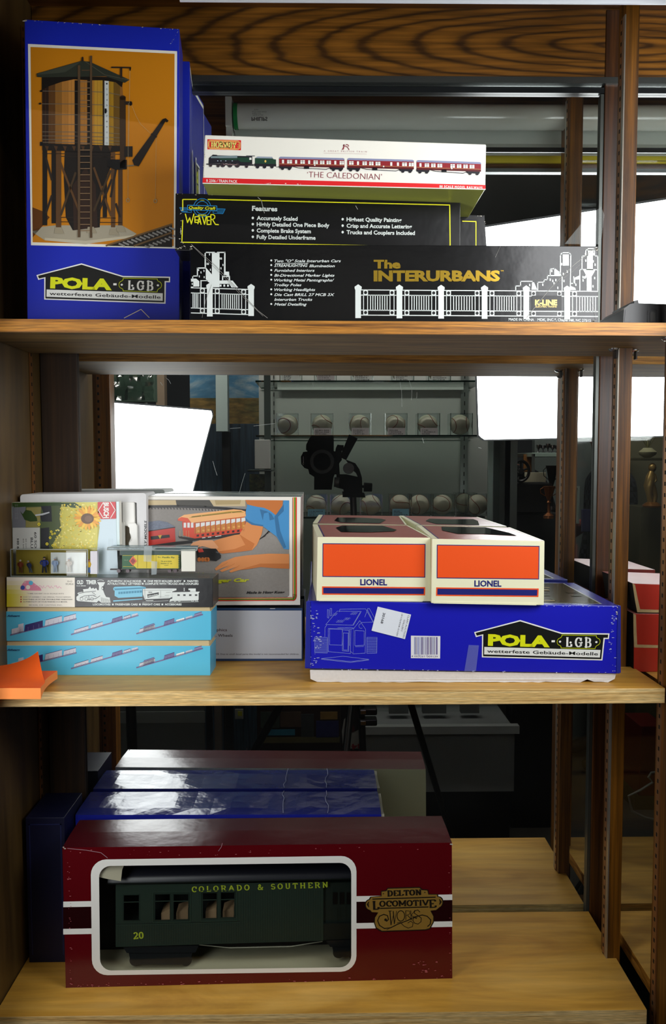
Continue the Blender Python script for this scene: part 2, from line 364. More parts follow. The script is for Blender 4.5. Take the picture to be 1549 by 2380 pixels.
def carton(name, label, cat, q, YL, YR, depth, mts, group=None, snap=None, bevel=.0006, body='carton', back=None):
    """q: TL TR BR BL as sighted; front plane stands upright through BL at YL and BR at YR"""
    pl = onY(*q[3], YL); pr = onY(*q[2], YR); e = Vector((pr.x - pl.x, pr.y - pl.y, 0)).normalized(); n = Vector((e.y, -e.x, 0))
    C = [onPlane(*c, pl, n) for c in q]
    if snap is not None: C[2].z = snap if not callable(snap) else snap(C[2].x); C[3].z = snap if not callable(snap) else snap(C[3].x)
    D = [c - n * depth for c in C]
    base = (C[2] + C[3] + D[2] + D[3]) / 4
    t = thing(name, label, cat, base, group)
    if body:
        b = MB(); b.hexa(C + D, mts); b.build(body, t, bevel=bevel)
    return t, Face(pl, n), C, D, n
def scuffs(f, pts, n, mt, L=6, size=2.0, seed=1, name='worn_edge', parent=None, spread=3):
    """small chips of bare card along a worn edge"""
    r = random.Random(seed); g = Face(f.p, f.n, step=f.st)
    for _ in range(n):
        i = r.randrange(len(pts) - 1); t = r.random()
        x = pts[i][0] + (pts[i + 1][0] - pts[i][0]) * t + r.uniform(-spread, spread); y = pts[i][1] + (pts[i + 1][1] - pts[i][1]) * t + r.uniform(-spread, spread)
        a = r.uniform(0, PI); k = r.randint(5, 7); s0 = size * r.uniform(.3, 1)
        g.poly([(x + s0 * r.uniform(.4, 1.3) * math.cos(a + 2 * PI * j / k) * (1.6), y + s0 * r.uniform(.3, .8) * math.sin(a + 2 * PI * j / k)) for j in range(k)], mt, L)
    return g.build(name, parent)
# ------------------------------------------------------------------ levels
S2 = onY(770, 1604, 0).z; S3 = onY(770, 2355, 0).z
s1a, s1b = onY(0, 741, 0), onY(1549, 750, 0)
def S1(x): return s1a.z + (s1b.z - s1a.z) * (x - s1a.x) / (s1b.x - s1a.x)
ZTOP = ZC + .5925
XL, XR = -.378, 1.25
# ------------------------------------------------------------------ softboxes (the photographer's lamps)
def softbox(name, label, quad, depth, strength, pole_to):
    c = sum(quad, Vector()) / 4; n = (quad[1] - quad[0]).cross(quad[3] - quad[0]).normalized()
    if n.y < 0: n = -n
    t = thing(name, label, 'softbox', Vector((c.x, c.y, 0)) - Vector((0, .25, 0)), 'photographer lamps')
    def rq(k, push):      # rounded, slightly bellied edge
        pts = []
        for i in range(4):
            a, b0, d = quad[i], quad[(i + 1) % 4], quad[i - 1]
            for tt in (.10, .045, .0, -.045, -.10):
                p = a + ((b0 - a) * max(0, -tt) * .5 + (d - a) * max(0, tt) * .5)
                if tt == 0: p = a + ((b0 - a) + (d - a)) * .010
                pts.append(c + (p - c) * k + n * push)
        return pts
    em = mat('#fbfdff', .5, emit=strength)
    b = MB(); P = rq(1, 0); b.mesh(P, [tuple(range(len(P)))], em); b.build('diffuser', t)
    b = MB(); A = rq(1.012, .004); B = rq(1.012, -.03); Cc = [c + (p - c) * .22 - n * depth for p in rq(1, 0)]
    k = len(A); b.mesh(A + B + Cc, [(i, (i + 1) % k, k + (i + 1) % k, k + i) for i in range(k)] + [(k + i, k + (i + 1) % k, 2 * k + (i + 1) % k, 2 * k + i) for i in range(k)] + [tuple(2 * k + i for i in range(k))], mat('#08090a', .7))
    b.build('fabric_shell', t)
    b = MB(); hp = c - n * (depth + .02); b.cyl(c - n * depth, c - n * (depth + .16), .06, .055, BLACK); b.build('lamp_head', t, smooth=True)
    ft = Vector((hp.x, hp.y - .06, 0)); b = MB(); b.cyl(hp - n * .08, ft + Vector((0, 0, .02)), .012, .016, BLACK); b.build('stand_pole', t, smooth=True)
    for i in range(3):
        a = 2 * PI * i / 3 + .5; b = MB(); b.tube([ft + Vector((0, 0, .35)), ft + Vector((.33 * math.cos(a), .33 * math.sin(a), .008))], .008, BLACK); b.build('leg', t)
    return t
LQ = [V(212, 932, 1.72), V(497, 955, 1.80), V(362, 1470, 1.80), V(212, 1470, 1.72)]
softbox('softbox_light', 'bright white softbox reflected at the left of the middle mirror', LQ, .32, SOFT_L, None)
RQ = [V(1098, 533, 1.80), V(1760, 432, 1.58), V(1760, 1008, 1.58), V(1114, 1022, 1.80)]
softbox('softbox_light', 'bright white softbox reflected at the right, behind the wooden post', RQ, .32, SOFT_R, None)

# ------------------------------------------------------------------ room
FLOOR = mat('#4a4740', .6, noise=.2, nscale=20); WALLM = mat('#7a7d78', .8, noise=.05, nscale=12); DARKW = mat('#2c3236', .8)
b = MB(); b.box((-3, -4.2, -.05), (3.6, .4, 0), FLOOR); struct(b.build('floor'))
b = MB(); b.box((-3, -4.2, 2.75), (3.6, .4, 2.8), mat('#8d8f8a', .8)); struct(b.build('ceiling'))
b = MB(); b.box((-3, .3, 0), (3.6, .4, 2.75), WALLM); struct(b.build('wall_back'))
b = MB(); b.box((-3, -4.3, 0), (3.6, -4.2, 2.75), DARKW); struct(b.build('wall_front'))
b = MB(); b.box((-3.1, -4.2, 0), (-3, .3, 2.75), DARKW); struct(b.build('wall_left'))
b = MB(); b.box((3.6, -4.2, 0), (3.7, .3, 2.75), mat('#4c4638', .8)); struct(b.build('wall_right'))
t = thing('added_fill_strip', 'long added strip light, unseen, turned to brighten the opposite case', 'light', (.35, -1.05, 2.72))  # added lamp, out of view, only there to brighten the opposite case
b = MB(); b.prism([(-.95, -1.02, 2.75), (-.95, -1.00, 2.74), (-.95, -1.12, 2.60), (-.95, -1.14, 2.61), (-.95, -1.16, 2.64)], (2.1, 0, 0), ALU); b.build('housing', t)
b = MB(); b.mesh([Vector((-.93, -1.165, 2.745)), Vector((1.13, -1.165, 2.745)), Vector((1.13, -1.150, 2.60)), Vector((-.93, -1.150, 2.60))], [(0, 1, 2, 3)], mat('#fff6f0', .5, emit=ADDED_FILL)); b.build('diffuser', t)

# ------------------------------------------------------------------ the wooden display cabinet
cab = thing('display_cabinet', 'dark oak display cabinet with mirrored back and wooden posts', 'cabinet', (.4, .1, 0))
b = MB(); b.box((XL - .02, -.03, 0), (XL, .234, ZTOP + .12), WALL_WOOD); b.build('side_panel', cab)
b = MB(); b.box((XR, -.03, 0), (XR + .02, .234, ZTOP + .12), WALL_WOOD); b.build('side_panel', cab)
b = MB(); b.box((XL, .222, 0), (XR, .234, ZTOP), mat('#1d140c', .7)); b.build('back_panel', cab)
b = MB(); b.box((XL, -.03, ZTOP), (XR, .234, ZTOP + .02), wood('oak_top', [(.3, '#2a1608'), (.5, '#55310f'), (.7, '#6b4116')], (1.3, 25, 25), .3, .35)); b.build('top_panel', cab)
b = MB(); b.box((XL, .0, .0), (XR, .02, S3 - .10), OAK_X); b.build('base_panel', cab)
b = MB(); b.box((XL, .02, S3 - .12), (XR, .222, S3 - .10), mat('#2b352e', .5)); b.build('bottom_board', cab)
MT = ZC + .4975
b = MB(); b.box((XL + .001, YM, S3 - .098), (XR - .001, YM + .006, MT), {'all': mat('#30403a', .5), 'front': MIRROR})
b.build('mirror_panel', cab)
gm = Face((0, YM - .0003, 0), (0, -1, 0), step=.0001); SCR = tape_mat('scratch', '#c9d0cc', .5)
for pl, w_ in (([(930, 888), (934, 910), (935, 945)], .7), ([(952, 885), (958, 905), (957, 930)], .6), ([(970, 912), (969, 926)], .6), ([(590, 990), (640, 984)], .8), ([(535, 996), (560, 994)], .7), ([(495, 1072), (500, 1090), (505, 1105)], .8), ([(727, 890), (730, 900)], .6), ([(982, 1018), (986, 1030)], 1.0), ([(1112, 1040), (1120, 1042)], 1.2), ([(373, 888), (378, 896)], 1), ([(386, 878), (393, 884), (397, 892)], .8), ([(570, 1100), (562, 1125), (556, 1148)], .6)): gm.line(pl, w_, SCR, 1)
gm.build('surface_scratches', cab)
b = MB(); b.box((XL + .001, YM - .006, MT + .006), (XR - .001, YM + .006, ZTOP), OAK_CATH); b.build('valance_board', cab)
b = MB(); b.box((XL + .001, YM - .012, MT - .002), (XR - .001, YM - .001, MT + .006), mat('#8a908e', .25, .9)); b.box((XL + .001, YM - .006, MT - .012), (XR - .001, YM - .0005, MT - .005), mat('#15181a', .3)); b.build('mirror_trim', cab)
# left back stile with its side turned to the mirror
b = MB(); b.box((XL + .001, .2075, S3 - .098), (-.3285, .2137, MT - .013), wood('walnut_dark', [(.3, '#1c1208'), (.5, '#38240f'), (.7, '#452e15')], (50, 20, 1.3), .3, .7, .8)); b.build('back_stile', cab, bevel=.001)
# front stiles of the face frame
def standard(name, xs, ys, z0, z1, facing, parent, col='#a5764c'):
    """slotted shelf standard: thin metal strip with a row of slots; facing -x, +x, +y or -y"""
    M_ = mat(col, .4, .6); D_ = mat('#0b0806', .8)
    b = MB(); b.box((xs[0], ys[0], z0), (xs[1], ys[1], z1), M_); o = b.build(name, parent)
    b = MB(); z = z0 + .006; cx, cy = (xs[0] + xs[1]) / 2, (ys[0] + ys[1]) / 2
    while z < z1 - .004:
        if facing == 'x-': b.box((xs[0] - .0002, cy - .0016, z), (xs[0] + .0001, cy + .0016, z + .0045), D_)
        if facing == 'x+': b.box((xs[1] - .0001, cy - .0016, z), (xs[1] + .0002, cy + .0016, z + .0045), D_)
        if facing == 'y+': b.box((cx - .0016, ys[1] - .0001, z), (cx + .0016, ys[1] + .0002, z + .0045), D_)
        if facing == 'y-': b.box((cx - .0016, ys[0] - .0002, z), (cx + .0016, ys[0] + .0001, z + .0045), D_)
        z += .0127
    so = b.build('slots', o); return o
b = MB(); b.box((XL - .06, -.075, 0), (-.3535, -.045, ZTOP + .12), OAK_Z); fs = b.build('face_stile', cab, bevel=.001)
standard('shelf_standard', (-.376, -.369), (-.045, -.0435), S3, MT + .05, 'y+', fs, '#8e5f33')
standard('shelf_standard', (XL + .0005, XL + .002), (.168, .176), S3, MT + .05, 'x+', cab, '#8e5f33')
b = MB(); b.box((.3885, -.02, 0), (.408, .03, ZTOP), OAK_Z); fs2 = b.build('face_stile', cab, bevel=.001)
standard('shelf_standard', (.3870, .3885), (.012, .022), S3 - .05, MT + .09, 'x-', fs2)
# divider posts (three segments standing between the shelves read as one upright)
OAK_D = wood('oak_red_brown_z', [(.30, '#1c0d04'), (.45, '#3c2009'), (.6, '#54300f'), (.75, '#643a12')], (55, 30, 1.4), .45, .4, 1.5)  # dark red-brown oak of the back stiles
def post(x0, z0, z1):
    b = MB(); b.box((x0, .097, z0), (x0 + .017, .119, z1), OAK_Z); p = b.build('divider_post', cab, bevel=.0008)
    standard('shelf_standard', (x0 - .0012, x0 - .0001), (.1035, .1105), z0, z1 - .02, 'x-', p)
    b = MB(); b.box((x0 - .001, .0965, z0), (x0 + .0005, .1030, z1 - .02), mat('#b2aca0', .3, .7)); b.build('edge_strip', p)
    b = MB(); b.box((x0 + .0145, .2065, z0), (x0 + .050, .2137, ZTOP - .001), OAK_D); b.build('back_stile', cab, bevel=.001)
    b = MB(); b.box((x0 + .0100, .2085, z0), (x0 + .0143, .2137, MT - .013), mat('#5c605c', .35, .7)); b.build('edge_strip', cab)
    return p
post(.361, S3 - .098, ZC + .547)
post(1.02, S3 - .098, ZC + .547)
# sliding glass door parked over the right bay
t = thing('sliding_glass_door', 'clear sliding glass door pushed over the right bay', 'glass door', (.8, -.033, S3))
b = MB(); b.box((.395, -.036, S3 - .02), (1.2, -.031, ZC + .49), {'all': GREEN_GLASS, 'front': GLASS, 'back': GLASS}); b.build('pane', t)
b = MB(); b.box((.395, -.040, S3 - .028), (1.2, -.027, S3 - .02), ALU); b.build('shoe', t)

# fluorescent fixture behind the front header, seen only in the mirror; its rail shows at the top edge
fx = thing('fluorescent_fixture', 'unlit fluorescent tube fixture with a white housing, reflected above the cartons', 'light fixture', (.5, -.01, ZC + .507))
XF0, XF1 = -.150, 1.22
HW = mat('#dfe6de', .35)
b = MB(); b.prism([(XF0, -.046, ZC + .578), (XF0, -.046, ZC + .516), (XF0, -.030, ZC + .4965), (XF0, -.025, ZC + .4965), (XF0, -.040, ZC + .519), (XF0, -.040, ZC + .578)], (XF1 - XF0, 0, 0), HW)
for x_ in (XF0, XF1 - .010): b.box((x_, -.0405, ZC + .500), (x_ + .010, .0045, ZC + .530), HW)
b.build('housing', fx)
b = MB(); b.box((XF0, .004, ZC + 0.4885), (XF1, .0065, ZC + 0.4960), {'all': mat('#e8ecf4', .3), 'back': mat('#1c1e1e', .5), 'top': mat('#1c1e1e', .5)}); b.build('rail', fx)  # back and top coloured dark so the rail stays dim in the mirror
b = MB(); b.box((XF0, -.040, ZC + 0.5260), (XF0 + .010, .012, ZC + 0.5700), mat('#dfe4dd', .4)); b.build('socket', fx)
b = MB(); b.cyl((XF0 + .016, -.006, ZC + 0.5470), (XF1 - .03, -.006, ZC + 0.5470), .019, None, mat('#e4ebe2', .12), 40); tb = b.build('tube', fx, smooth=True)
b = MB(); b.cyl((XF0 + .012, -.006, ZC + 0.5470), (XF0 + .0185, -.006, ZC + 0.5470), .0196, None, mat('#0c9a46', .25), 32)
b.cyl((XF0 + .0, -.006, ZC + 0.5500), (XF0 + .012, -.006, ZC + 0.5500), .0022, None, mat('#202020', .4), 12); b.build('end_cap', tb, smooth=True)
f = Face((0, YM * 2 - .0134, 0), (0, -1, 0), virt=True)
f.text('PHILIPS', (585, 272), (622, 272), 9, mat('#3c4440', .5), 1, .012, flip=True)
for i, (a, c_, y) in enumerate(((588, 612, 266), (587, 606, 262), (586, 620, 258), (590, 600, 253))): f.text(('MADE IN USA', 'F40T12', 'ALTO COOL WHITE', 'TM')[i], (a, y), (c_, y), 3.2, mat('#7c857f', .5), 1, flip=True)
f.build('printed_marking', tb)
# header rail of the face frame (yellow-stained inside) and front header
b = MB(); b.box((XL - .03, -.075, ZC + .512), (XR, -.050, ZTOP + .12), OAK_X); b.build('front_header', cab)
b = MB(); b.box((XL, -.0495, ZC + .4905), (XR, -.045, ZC + .5075), mat('#d9c634', .5)); b.build('header_trim', cab)
b = MB(); b.box((XL, -.052, ZC + .474), (XR, -.040, ZC + .480), mat('#6c7270', .4, .3)); b.box((XL, -.052, ZC + .480), (XR, -.0505, ZC + .512), OAK_X); b.build('door_track', cab)

# ------------------------------------------------------------------ shelves
def shelf(name, label, x0, x1, zf, th, y1, mats, notch=True, tilt=None, y0=0.0):
    pts = [(x0, y0), (x1, y0)]
    if notch: pts += [(x1, .0965), (.3605, .0965), (.3605, .1195), (x1, .1195)] if x1 > .385 else [(x1, y1)]
    if notch and x1 > .385: pts += [(x1, y1)]
    if not notch: pts += [(x1, y1)]
    pts += [(x0, y1)]
    P = [Vector((x, y, zf(x) if tilt else zf)) for x, y in pts]; n = len(P); b = MB()
    o = Vector((0, 0, -th)); base = [p + o for p in P]
    k = len(b.v); b.v += P + base
    for tt in tessellate_polygon([[Vector((p.x, p.y, 0)) for p in P]]):
        b.f.append((k + tt[0], k + tt[1], k + tt[2])); b.mi.append(b.slot(mats[0]))
        b.f.append((k + n + tt[2], k + n + tt[1], k + n + tt[0])); b.mi.append(b.slot(mats[2]))
    for i in range(n):
        j = (i + 1) % n; b.f.append((k + i, k + n + i, k + n + j, k + j)); b.mi.append(b.slot(mats[1]))
    ob = b.build(name, None, bevel=.0006); tag(ob, label, 'shelf', 'shelves of the cabinet'); return ob
UND = wood('plywood_underside', [(.3, '#4c3812'), (.5, '#745826'), (.7, '#8a6f3a')], (2.5, 45, 45), .5, .68, 1.2)
shelf('shelf_board', 'stained plywood shelf with an orange-brown front edge, holding the black cartons', XL + .001, XR - .001, S1, .0142, .172, (PLY_OLD, PLY_EDGE_OLD, UND), False, True)
shelf('shelf_board', 'pale plywood shelf carrying the blue and cream cartons in the middle', XL + .001, .3855, S2, .0172, .2045, (PLY_TOP, PLY_EDGE, PLY_OLD))
shelf('shelf_board', 'pale birch plywood shelf at the bottom under the maroon carton', XL + .001, .3735, S3, .018, .2045, (PLY_TOP, PLY_EDGE, PLY_OLD), False)
shelf('shelf_board', 'brown-edged shelf in the right bay under the torn red cartons', .398, XR - .001, S2 - .004, .0172, .2045, (PLY_TOP, OAK_X, PLY_OLD), False, y0=.0)
shelf('shelf_board', 'pale bottom shelf in the right bay beyond the post', .399, XR - .001, S3, .018, .2045, (PLY_TOP, PLY_EDGE_OLD, PLY_OLD), False, y0=.0)
# little shelf clips under the upper shelf
for (x, y, z, lb) in ((.3555, .100, S1(.36) - .0142, 'on the left face of the wooden post'), (.384, .012, S1(.38) - .0142, 'on the front stile, nearest the camera'), (.3835, .11, S1(.38) - .0142, 'just right of the wooden post')):
    t = thing('shelf_clip', 'shiny metal shelf clip under the upper shelf, ' + lb, 'clip', (x, y, z - .004), 'shelf clips at the post')
    b = MB(); b.lathe([(.0065, 0), (.0065, -.0015), (.004, -.0035), (.0005, -.004)], (x, y, z), (0, 0, 1), CHROME, 16); b.build('clip_pad', t, smooth=True)
    b = MB(); b.box((x + .002, y - .004, z - .012), (x + .0035, y + .004, z - .0005), mat('#2a2624', .4, .5)); b.build('clip_tongue', t)
# ------------------------------------------------------------------ shared print colours
W_ = mat('#f1f1ea', .4); K_ = mat('#0b0b0c', .4); YEL = mat('#dfe02a', .45); LGB_K = mat('#10120e', .4)
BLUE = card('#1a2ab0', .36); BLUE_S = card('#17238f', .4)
CHIP = mat('#c9c3b4', .8)
def pola_logo(f, z, L=2):
    """z maps logo units (0..1300 x 0..400) to the face"""
    out = [(0, 118), (436, 0), (840, 124), (1296, 130), (1296, 184), (1256, 184), (1254, 392), (78, 362), (76, 150), (18, 166)]
    f.poly(out, W_, L, z)
    ins = [(15, 125), (436, 13), (838, 136), (1284, 142), (1284, 172), (1243, 172), (1242, 380), (90, 351), (88, 138), (26, 152)]
    f.poly(ins, LGB_K, L + 1, z)
    f.poly([(100, 261), (1226, 291), (1226, 364), (100, 334)], mat('#e6e8e2', .4), L + 2, z)
    f.text('wetterfeste Gebäude-Modelle', (128, 316), (1206, 344), 31, LGB_K, L + 3, .012, z=z, hz=z.k)
    f.text('POLA', (134, 242), (732, 258), 98, mat('#dfe512', .4), L + 2, .055, sp=.98, z=z, hz=z.k)
    f.rect(746, 196, 778, 216, W_, L + 2, z)
    yl = mat('#c8d400', .4)
    pts = [(842, 146), (1172, 152), (1174, 168)] + ell(1180, 212, 34, 36, -80, 80, 8) + [(1174, 262), (1172, 278), (842, 271), (840, 255)] + ell(832, 210, 32, 36, 100, 260, 8) + [(840, 162)]
    f.line(pts, 5 / z.k, yl, L + 3, closed=True, z=z)
    f.slab('LGB', z(886, 256), z(1130, 262), 84 / z.k, W_, L + 3, .22, .09, .16, .42)
    for x, y in ((828, 210), (930, 218), (1036, 220), (1178, 214)): f.disc(x, y, 11, 10, W_, L + 3, 10, z)
def zq(pts):
    """bilinear map of logo units (0..1300, 0..400) onto 4 sighted corners TL TR BR BL"""
    def z(x, y):
        u, v = x / 1300, y / 392; a, b, c, d = pts
        return ((1 - u) * (1 - v) * a[0] + u * (1 - v) * b[0] + u * v * c[0] + (1 - u) * v * d[0], (1 - u) * (1 - v) * a[1] + u * (1 - v) * b[1] + u * v * c[1] + (1 - u) * v * d[1])
    z.k = 1300 / math.hypot(pts[1][0] - pts[0][0], pts[1][1] - pts[0][1]); return z

# ------------------------------------------------------------------ tall water-tower cartons, upper shelf left
ZP = ZC + .4975
q = [(57, 45), (417, 67), (417, 738), (63, 738)]
YL_, YR_ = onZ(57, 45, ZP).y, onZ(417, 67, ZP).y
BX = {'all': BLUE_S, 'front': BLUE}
t, f, C, D, n = carton('water_tower_carton', 'tall blue carton with a water tower picture, standing left on the upper shelf', 'box', q, YL_, YR_, .062, BX, snap=S1)
OR_ = mat('#c27a10', .38); OR2 = mat('#a86408', .38)
f.poly([(65, 102), (412, 119), (410, 578), (72, 570)], mat('#e9e6d8', .45), 1)
f.poly([(71, 109), (406, 125), (404, 572), (76, 563)], OR_, 2)
z = zm(60, 110, 4.303)
dk = mat('#2a2018', .45); dk2 = mat('#15100c', .45); br = mat('#5a3c1e', .45); tan = mat('#b07a38', .45); tan2 = mat('#8a5a26', .45); grn = mat('#2c3026', .45); grn2 = mat('#3c4034', .45)
f.poly([(66, 1600), (170, 1640), (240, 1700), (70, 1900)], mat('#5e3408', .4), 3, z)
# ground slab, track
f.poly([(68, 1805), (300, 1780), (960, 1780), (1110, 1865), (1060, 1890), (600, 1970), (190, 1930), (68, 1850)], mat('#a39b86', .5), 3, z)
f.poly([(190, 1905), (600, 1935), (1060, 1880), (1100, 1870), (1050, 1905), (600, 1968), (190, 1930)], mat('#beb59c', .5), 4, z)
f.poly([(800, 1985), (1465, 1765), (1465, 1998)], mat('#1c1814', .45), 4, z)
for i in range(13):
    x = 930 + i * 42; y = 1962 - i * 13.6
    f.line([(x, y), (x + 60, y + 26)], 4, mat('#8d8a84', .5), 5, z=z)
for i in range(8):
    x = 1190 + i * 40; y = 1996 - i * 15; f.line([(x, y - 10), (x + 50, y + 8)], 4, mat('#8d8a84', .5), 5, z=z)
f.line([(800, 1985), (1465, 1768)], 4, mat('#6d5434', .4), 6, z=z); f.line([(1080, 1988), (1465, 1850)], 4, mat('#6d5434', .4), 6, z=z)
# trestle
f.poly([(390, 1030), (850, 1040), (850, 1200), (760, 1400), (740, 1800), (470, 1830), (400, 1700), (380, 1300)], dk2, 4, z)
f.poly([(470, 1380), (600, 1200), (700, 1380), (720, 1800), (480, 1830)], mat('#2e1c12', .45), 5, z)
for (x0, x1, y0, y1, c) in ((168, 215, 1000, 1780, dk2), (258, 300, 1020, 1760, dk2), (302, 355, 1030, 1820, br), (770, 812, 1040, 1700, dk2), (853, 895, 1050, 1800, br), (925, 968, 1200, 1780, mat('#4a321c', .45))):
    f.rect(x0, y0, x1, y1, c, 6, z)
for a, b_, c in (((345, 1150), (530, 1630), br), ((500, 1250), (350, 1680), mat('#40301c', .45)), ((680, 1200), (855, 1690), br), ((850, 1230), (680, 1640), mat('#40301c', .45)), ((200, 1100), (262, 1330), dk), ((262, 1480), (200, 1660), dk), ((905, 1200), (850, 1500), dk), ((900, 1560), (945, 1700), dk), ((740, 1620), (860, 1320), dk)):
    f.line([a, b_], 5, c, 7, z=z)
for y, xa, xb in ((1062, 165, 1000), (1745, 340, 960), (1090, 345, 880), (1700, 350, 900)): f.line([(xa, y), (xb, y + 8)], 1.6, dk, 6, z=z)
for x, y in ((285, 1800), (610, 1795), (835, 1815), (905, 1785)): f.poly([(x + 10, y), (x + 70, y), (x + 100, y + 65), (x, y + 60)], mat('#9a9078', .5), 8, z)
# tank
f.poly([(160, 290), (970, 290), (968, 400), (1000, 985), (165, 970)], tan2, 5, z)
cols = ['#2a180a', '#5a3814', '#8a5c22', '#a8702c', '#b87c34', '#b4782e', '#a86f2a', '#b07828', '#b98a28', '#b48a24', '#a07818', '#6a4c14']
for i in range(24):
    xa = 165 + i * 32.5; f.poly([(xa, 310), (xa + 31, 310), (xa + 31, 985), (xa, 975)], mat(cols[i // 2], .5), 6, z)
f.poly([(160, 285), (985, 300), (960, 400), (900, 350), (780, 330), (640, 330), (480, 320), (360, 345), (230, 390), (160, 430)], dk2, 7, z)
for y in (437, 565, 672, 770, 845, 885, 920, 950):
    f.line([(165, y), (500, y + 2), (800, y + 12), (945, y + 40 * (1 if y < 800 else .5))], 1.5, mat('#6e6456', .3), 8, z=z)
f.rect(490, 330, 530, 980, dk2, 8, z); f.rect(615, 330, 660, 980, dk2, 8, z); f.rect(770, 330, 786, 985, dk, 8, z)
f.poly([(788, 335), (830, 337), (832, 980), (787, 978)], mat('#c9cfcc', .45), 9, z)
for i in range(12): f.text(str(i + 1), (803, 372 + i * 54), (818, 372 + i * 54), 16, mat('#3a3c3a', .5), 10, z=z, hz=4.303)
f.poly([(790, 612), (808, 612), (810, 650), (800, 664), (790, 655)], K_, 11, z)
# roof, cap, joists
f.poly([(108, 262), (560, 135), (640, 145), (1040, 325), (990, 355), (800, 290), (160, 300), (112, 296)], grn, 9, z)
f.poly([(112, 264), (560, 140), (395, 250), (120, 276)], grn2, 10, z); f.line([(600, 145), (790, 275), (1030, 325)], 1.5, mat('#504e40', .4), 10, z=z)
f.poly([(556, 140), (560, 100), (568, 92), (576, 100), (580, 140)], dk, 10, z)
f.rect(142, 945, 170, 985, K_, 9, z); f.poly([(165, 960), (960, 985), (960, 1040), (850, 1050), (165, 1030)], dk2, 8, z)
for i in range(8): f.poly([(190 + i * 90, 985), (230 + i * 90, 990), (215 + i * 90, 1040)], mat('#4a3018', .45), 9, z)
for x, y in ((155, 437), (143, 563)): f.disc(x, y, 14, 10, K_, 9, 10, z)
# ladder
lad = mat('#57432e', .4); rg = mat('#8a6f52', .35)
for i in range(25): f.line([(540, 345 + i * 62), (650, 345 + i * 62)], 1.8, rg, 11, z=z)
f.rect(520, 180, 545, 1900, lad, 12, z); f.rect(642, 85, 664, 1905, lad, 12, z)
f.line([(560, 230), (640, 230)], 2, lad, 12, z=z)
# spout, crane, chains
f.rect(942, 495, 1000, 1210, mat('#3a2818', .4), 10, z); f.disc(970, 505, 30, 25, mat('#3a2818', .4), 10, 12, z)
f.rect(985, 540, 1060, 575, dk, 11, z); f.disc(1050, 562, 16, 22, dk2, 12, 12, z)
f.line([(955, 200), (955, 310)], 5, dk, 10, z=z); f.line([(855, 200), (1052, 203)], 3.5, dk, 10, z=z)
f.poly([(1035, 203), (1055, 203), (1048, 235), (1040, 235)], K_, 11, z)
f.rect(985, 990, 1068, 1095, dk2, 11, z); f.poly([(820, 1120), (1010, 1125), (1010, 1220), (900, 1225), (820, 1190)], K_, 10, z)
f.poly([(1065, 1130), (1370, 718), (1400, 708), (1430, 735), (1412, 752), (1398, 740), (1130, 1190), (1085, 1180)], mat('#1e1814', .35), 11, z)
f.line([(1255, 865), (1310, 900)], 4, K_, 12, z=z); f.line([(1010, 1185), (1085, 1182)], 3, mat('#7a6a50', .5), 9, z=z)
ch = mat('#a89a78', .3)
for pts in ([(1042, 235), (1030, 990)], [(1028, 560), (1022, 1515)], [(1062, 580), (1100, 680), (1150, 770), (1250, 862)], [(1305, 900), (1296, 1520)]):
    for i in range(len(pts) - 1):
        (xa, ya), (xb, yb) = pts[i], pts[i + 1]; nn = int(math.hypot(xb - xa, yb - ya) / 14)
        for k in range(nn): f.line([(xa + (xb - xa) * (k + .15) / nn, ya + (yb - ya) * (k + .15) / nn), (xa + (xb - xa) * (k + .7) / nn, ya + (yb - ya) * (k + .7) / nn)], 1.1, ch, 12, z=z)
for x, y in ((1022, 1530), (1296, 1538)): f.line(ell(x, y, 15, 18, 0, 360, 12), 1.3, ch, 12, z=z)
f.build('printed_picture', t)
g = Face(f.p, f.n)
pola_logo(g, zq([(85, 612), (397, 612), (396, 706), (84, 703)])); g.build('printed_logo', t)
g = Face(f.p, f.n); g.line([(289, 739), (328, 719), (347, 738)], 1.6, mat('#d9cba8', .6), 3); g.build('printed_drawing', t)
scuffs(f, [(57, 47), (417, 69)], 26, CHIP, size=1.6, seed=2, parent=t, spread=1.5); scuffs(f, [(414, 72), (395, 105)], 12, mat('#8f98c8', .8), size=1.2, seed=3, parent=t, spread=1.5)
scuffs(f, [(58, 47), (62, 52), (414, 68), (416, 72)][:1] + [(58, 50)], 5, CHIP, size=3, seed=4, parent=t, spread=2)
# second, plain-sided carton right behind it
dv_ = n * -1
e1 = Vector((C[1].x - C[0].x, C[1].y - C[0].y, 0)).normalized()
sh = -n * .076 + e1 * .0075
C2 = [c + sh for c in C]; D2 = [c - n * .062 for c in C2]
t2 = thing('water_tower_carton', 'second tall blue carton hidden behind the water tower carton, its side seen in the mirror', 'box', sum(C2[2:] + D2[2:], Vector()) / 4)
b = MB(); b.hexa(C2 + D2, {'all': BLUE_S, 'front': BLUE}); b.build('carton', t2, bevel=.0006)
s = Face(C2[1] + e1 * .0001, e1, step=.0002)        # side print: white edge line and the house logo turned upright
def side(u, v):   # u 0..1 front to back, v 0..1 down
    return C2[1] + (D2[1] - C2[1]) * u + Vector((0, 0, -1)) * v * (C2[1].z - C2[2].z) + e1 * .0004
b = MB()
b.mesh([side(.03, .012), side(.97, .012), side(.97, .026), side(.03, .026)], [(0, 1, 2, 3)], W_)
b.mesh([side(.03, .012), side(.055, .012), side(.055, .99), side(.03, .99)], [(0, 1, 2, 3)], W_)
def sm(x, y): return side(.95 - y / 392 * .5, .78 - x / 1300 * .52)
out = [(0, 118), (436, 0), (840, 124), (1296, 130), (1296, 184), (1256, 184), (1254, 392), (78, 362), (76, 150), (18, 166)]
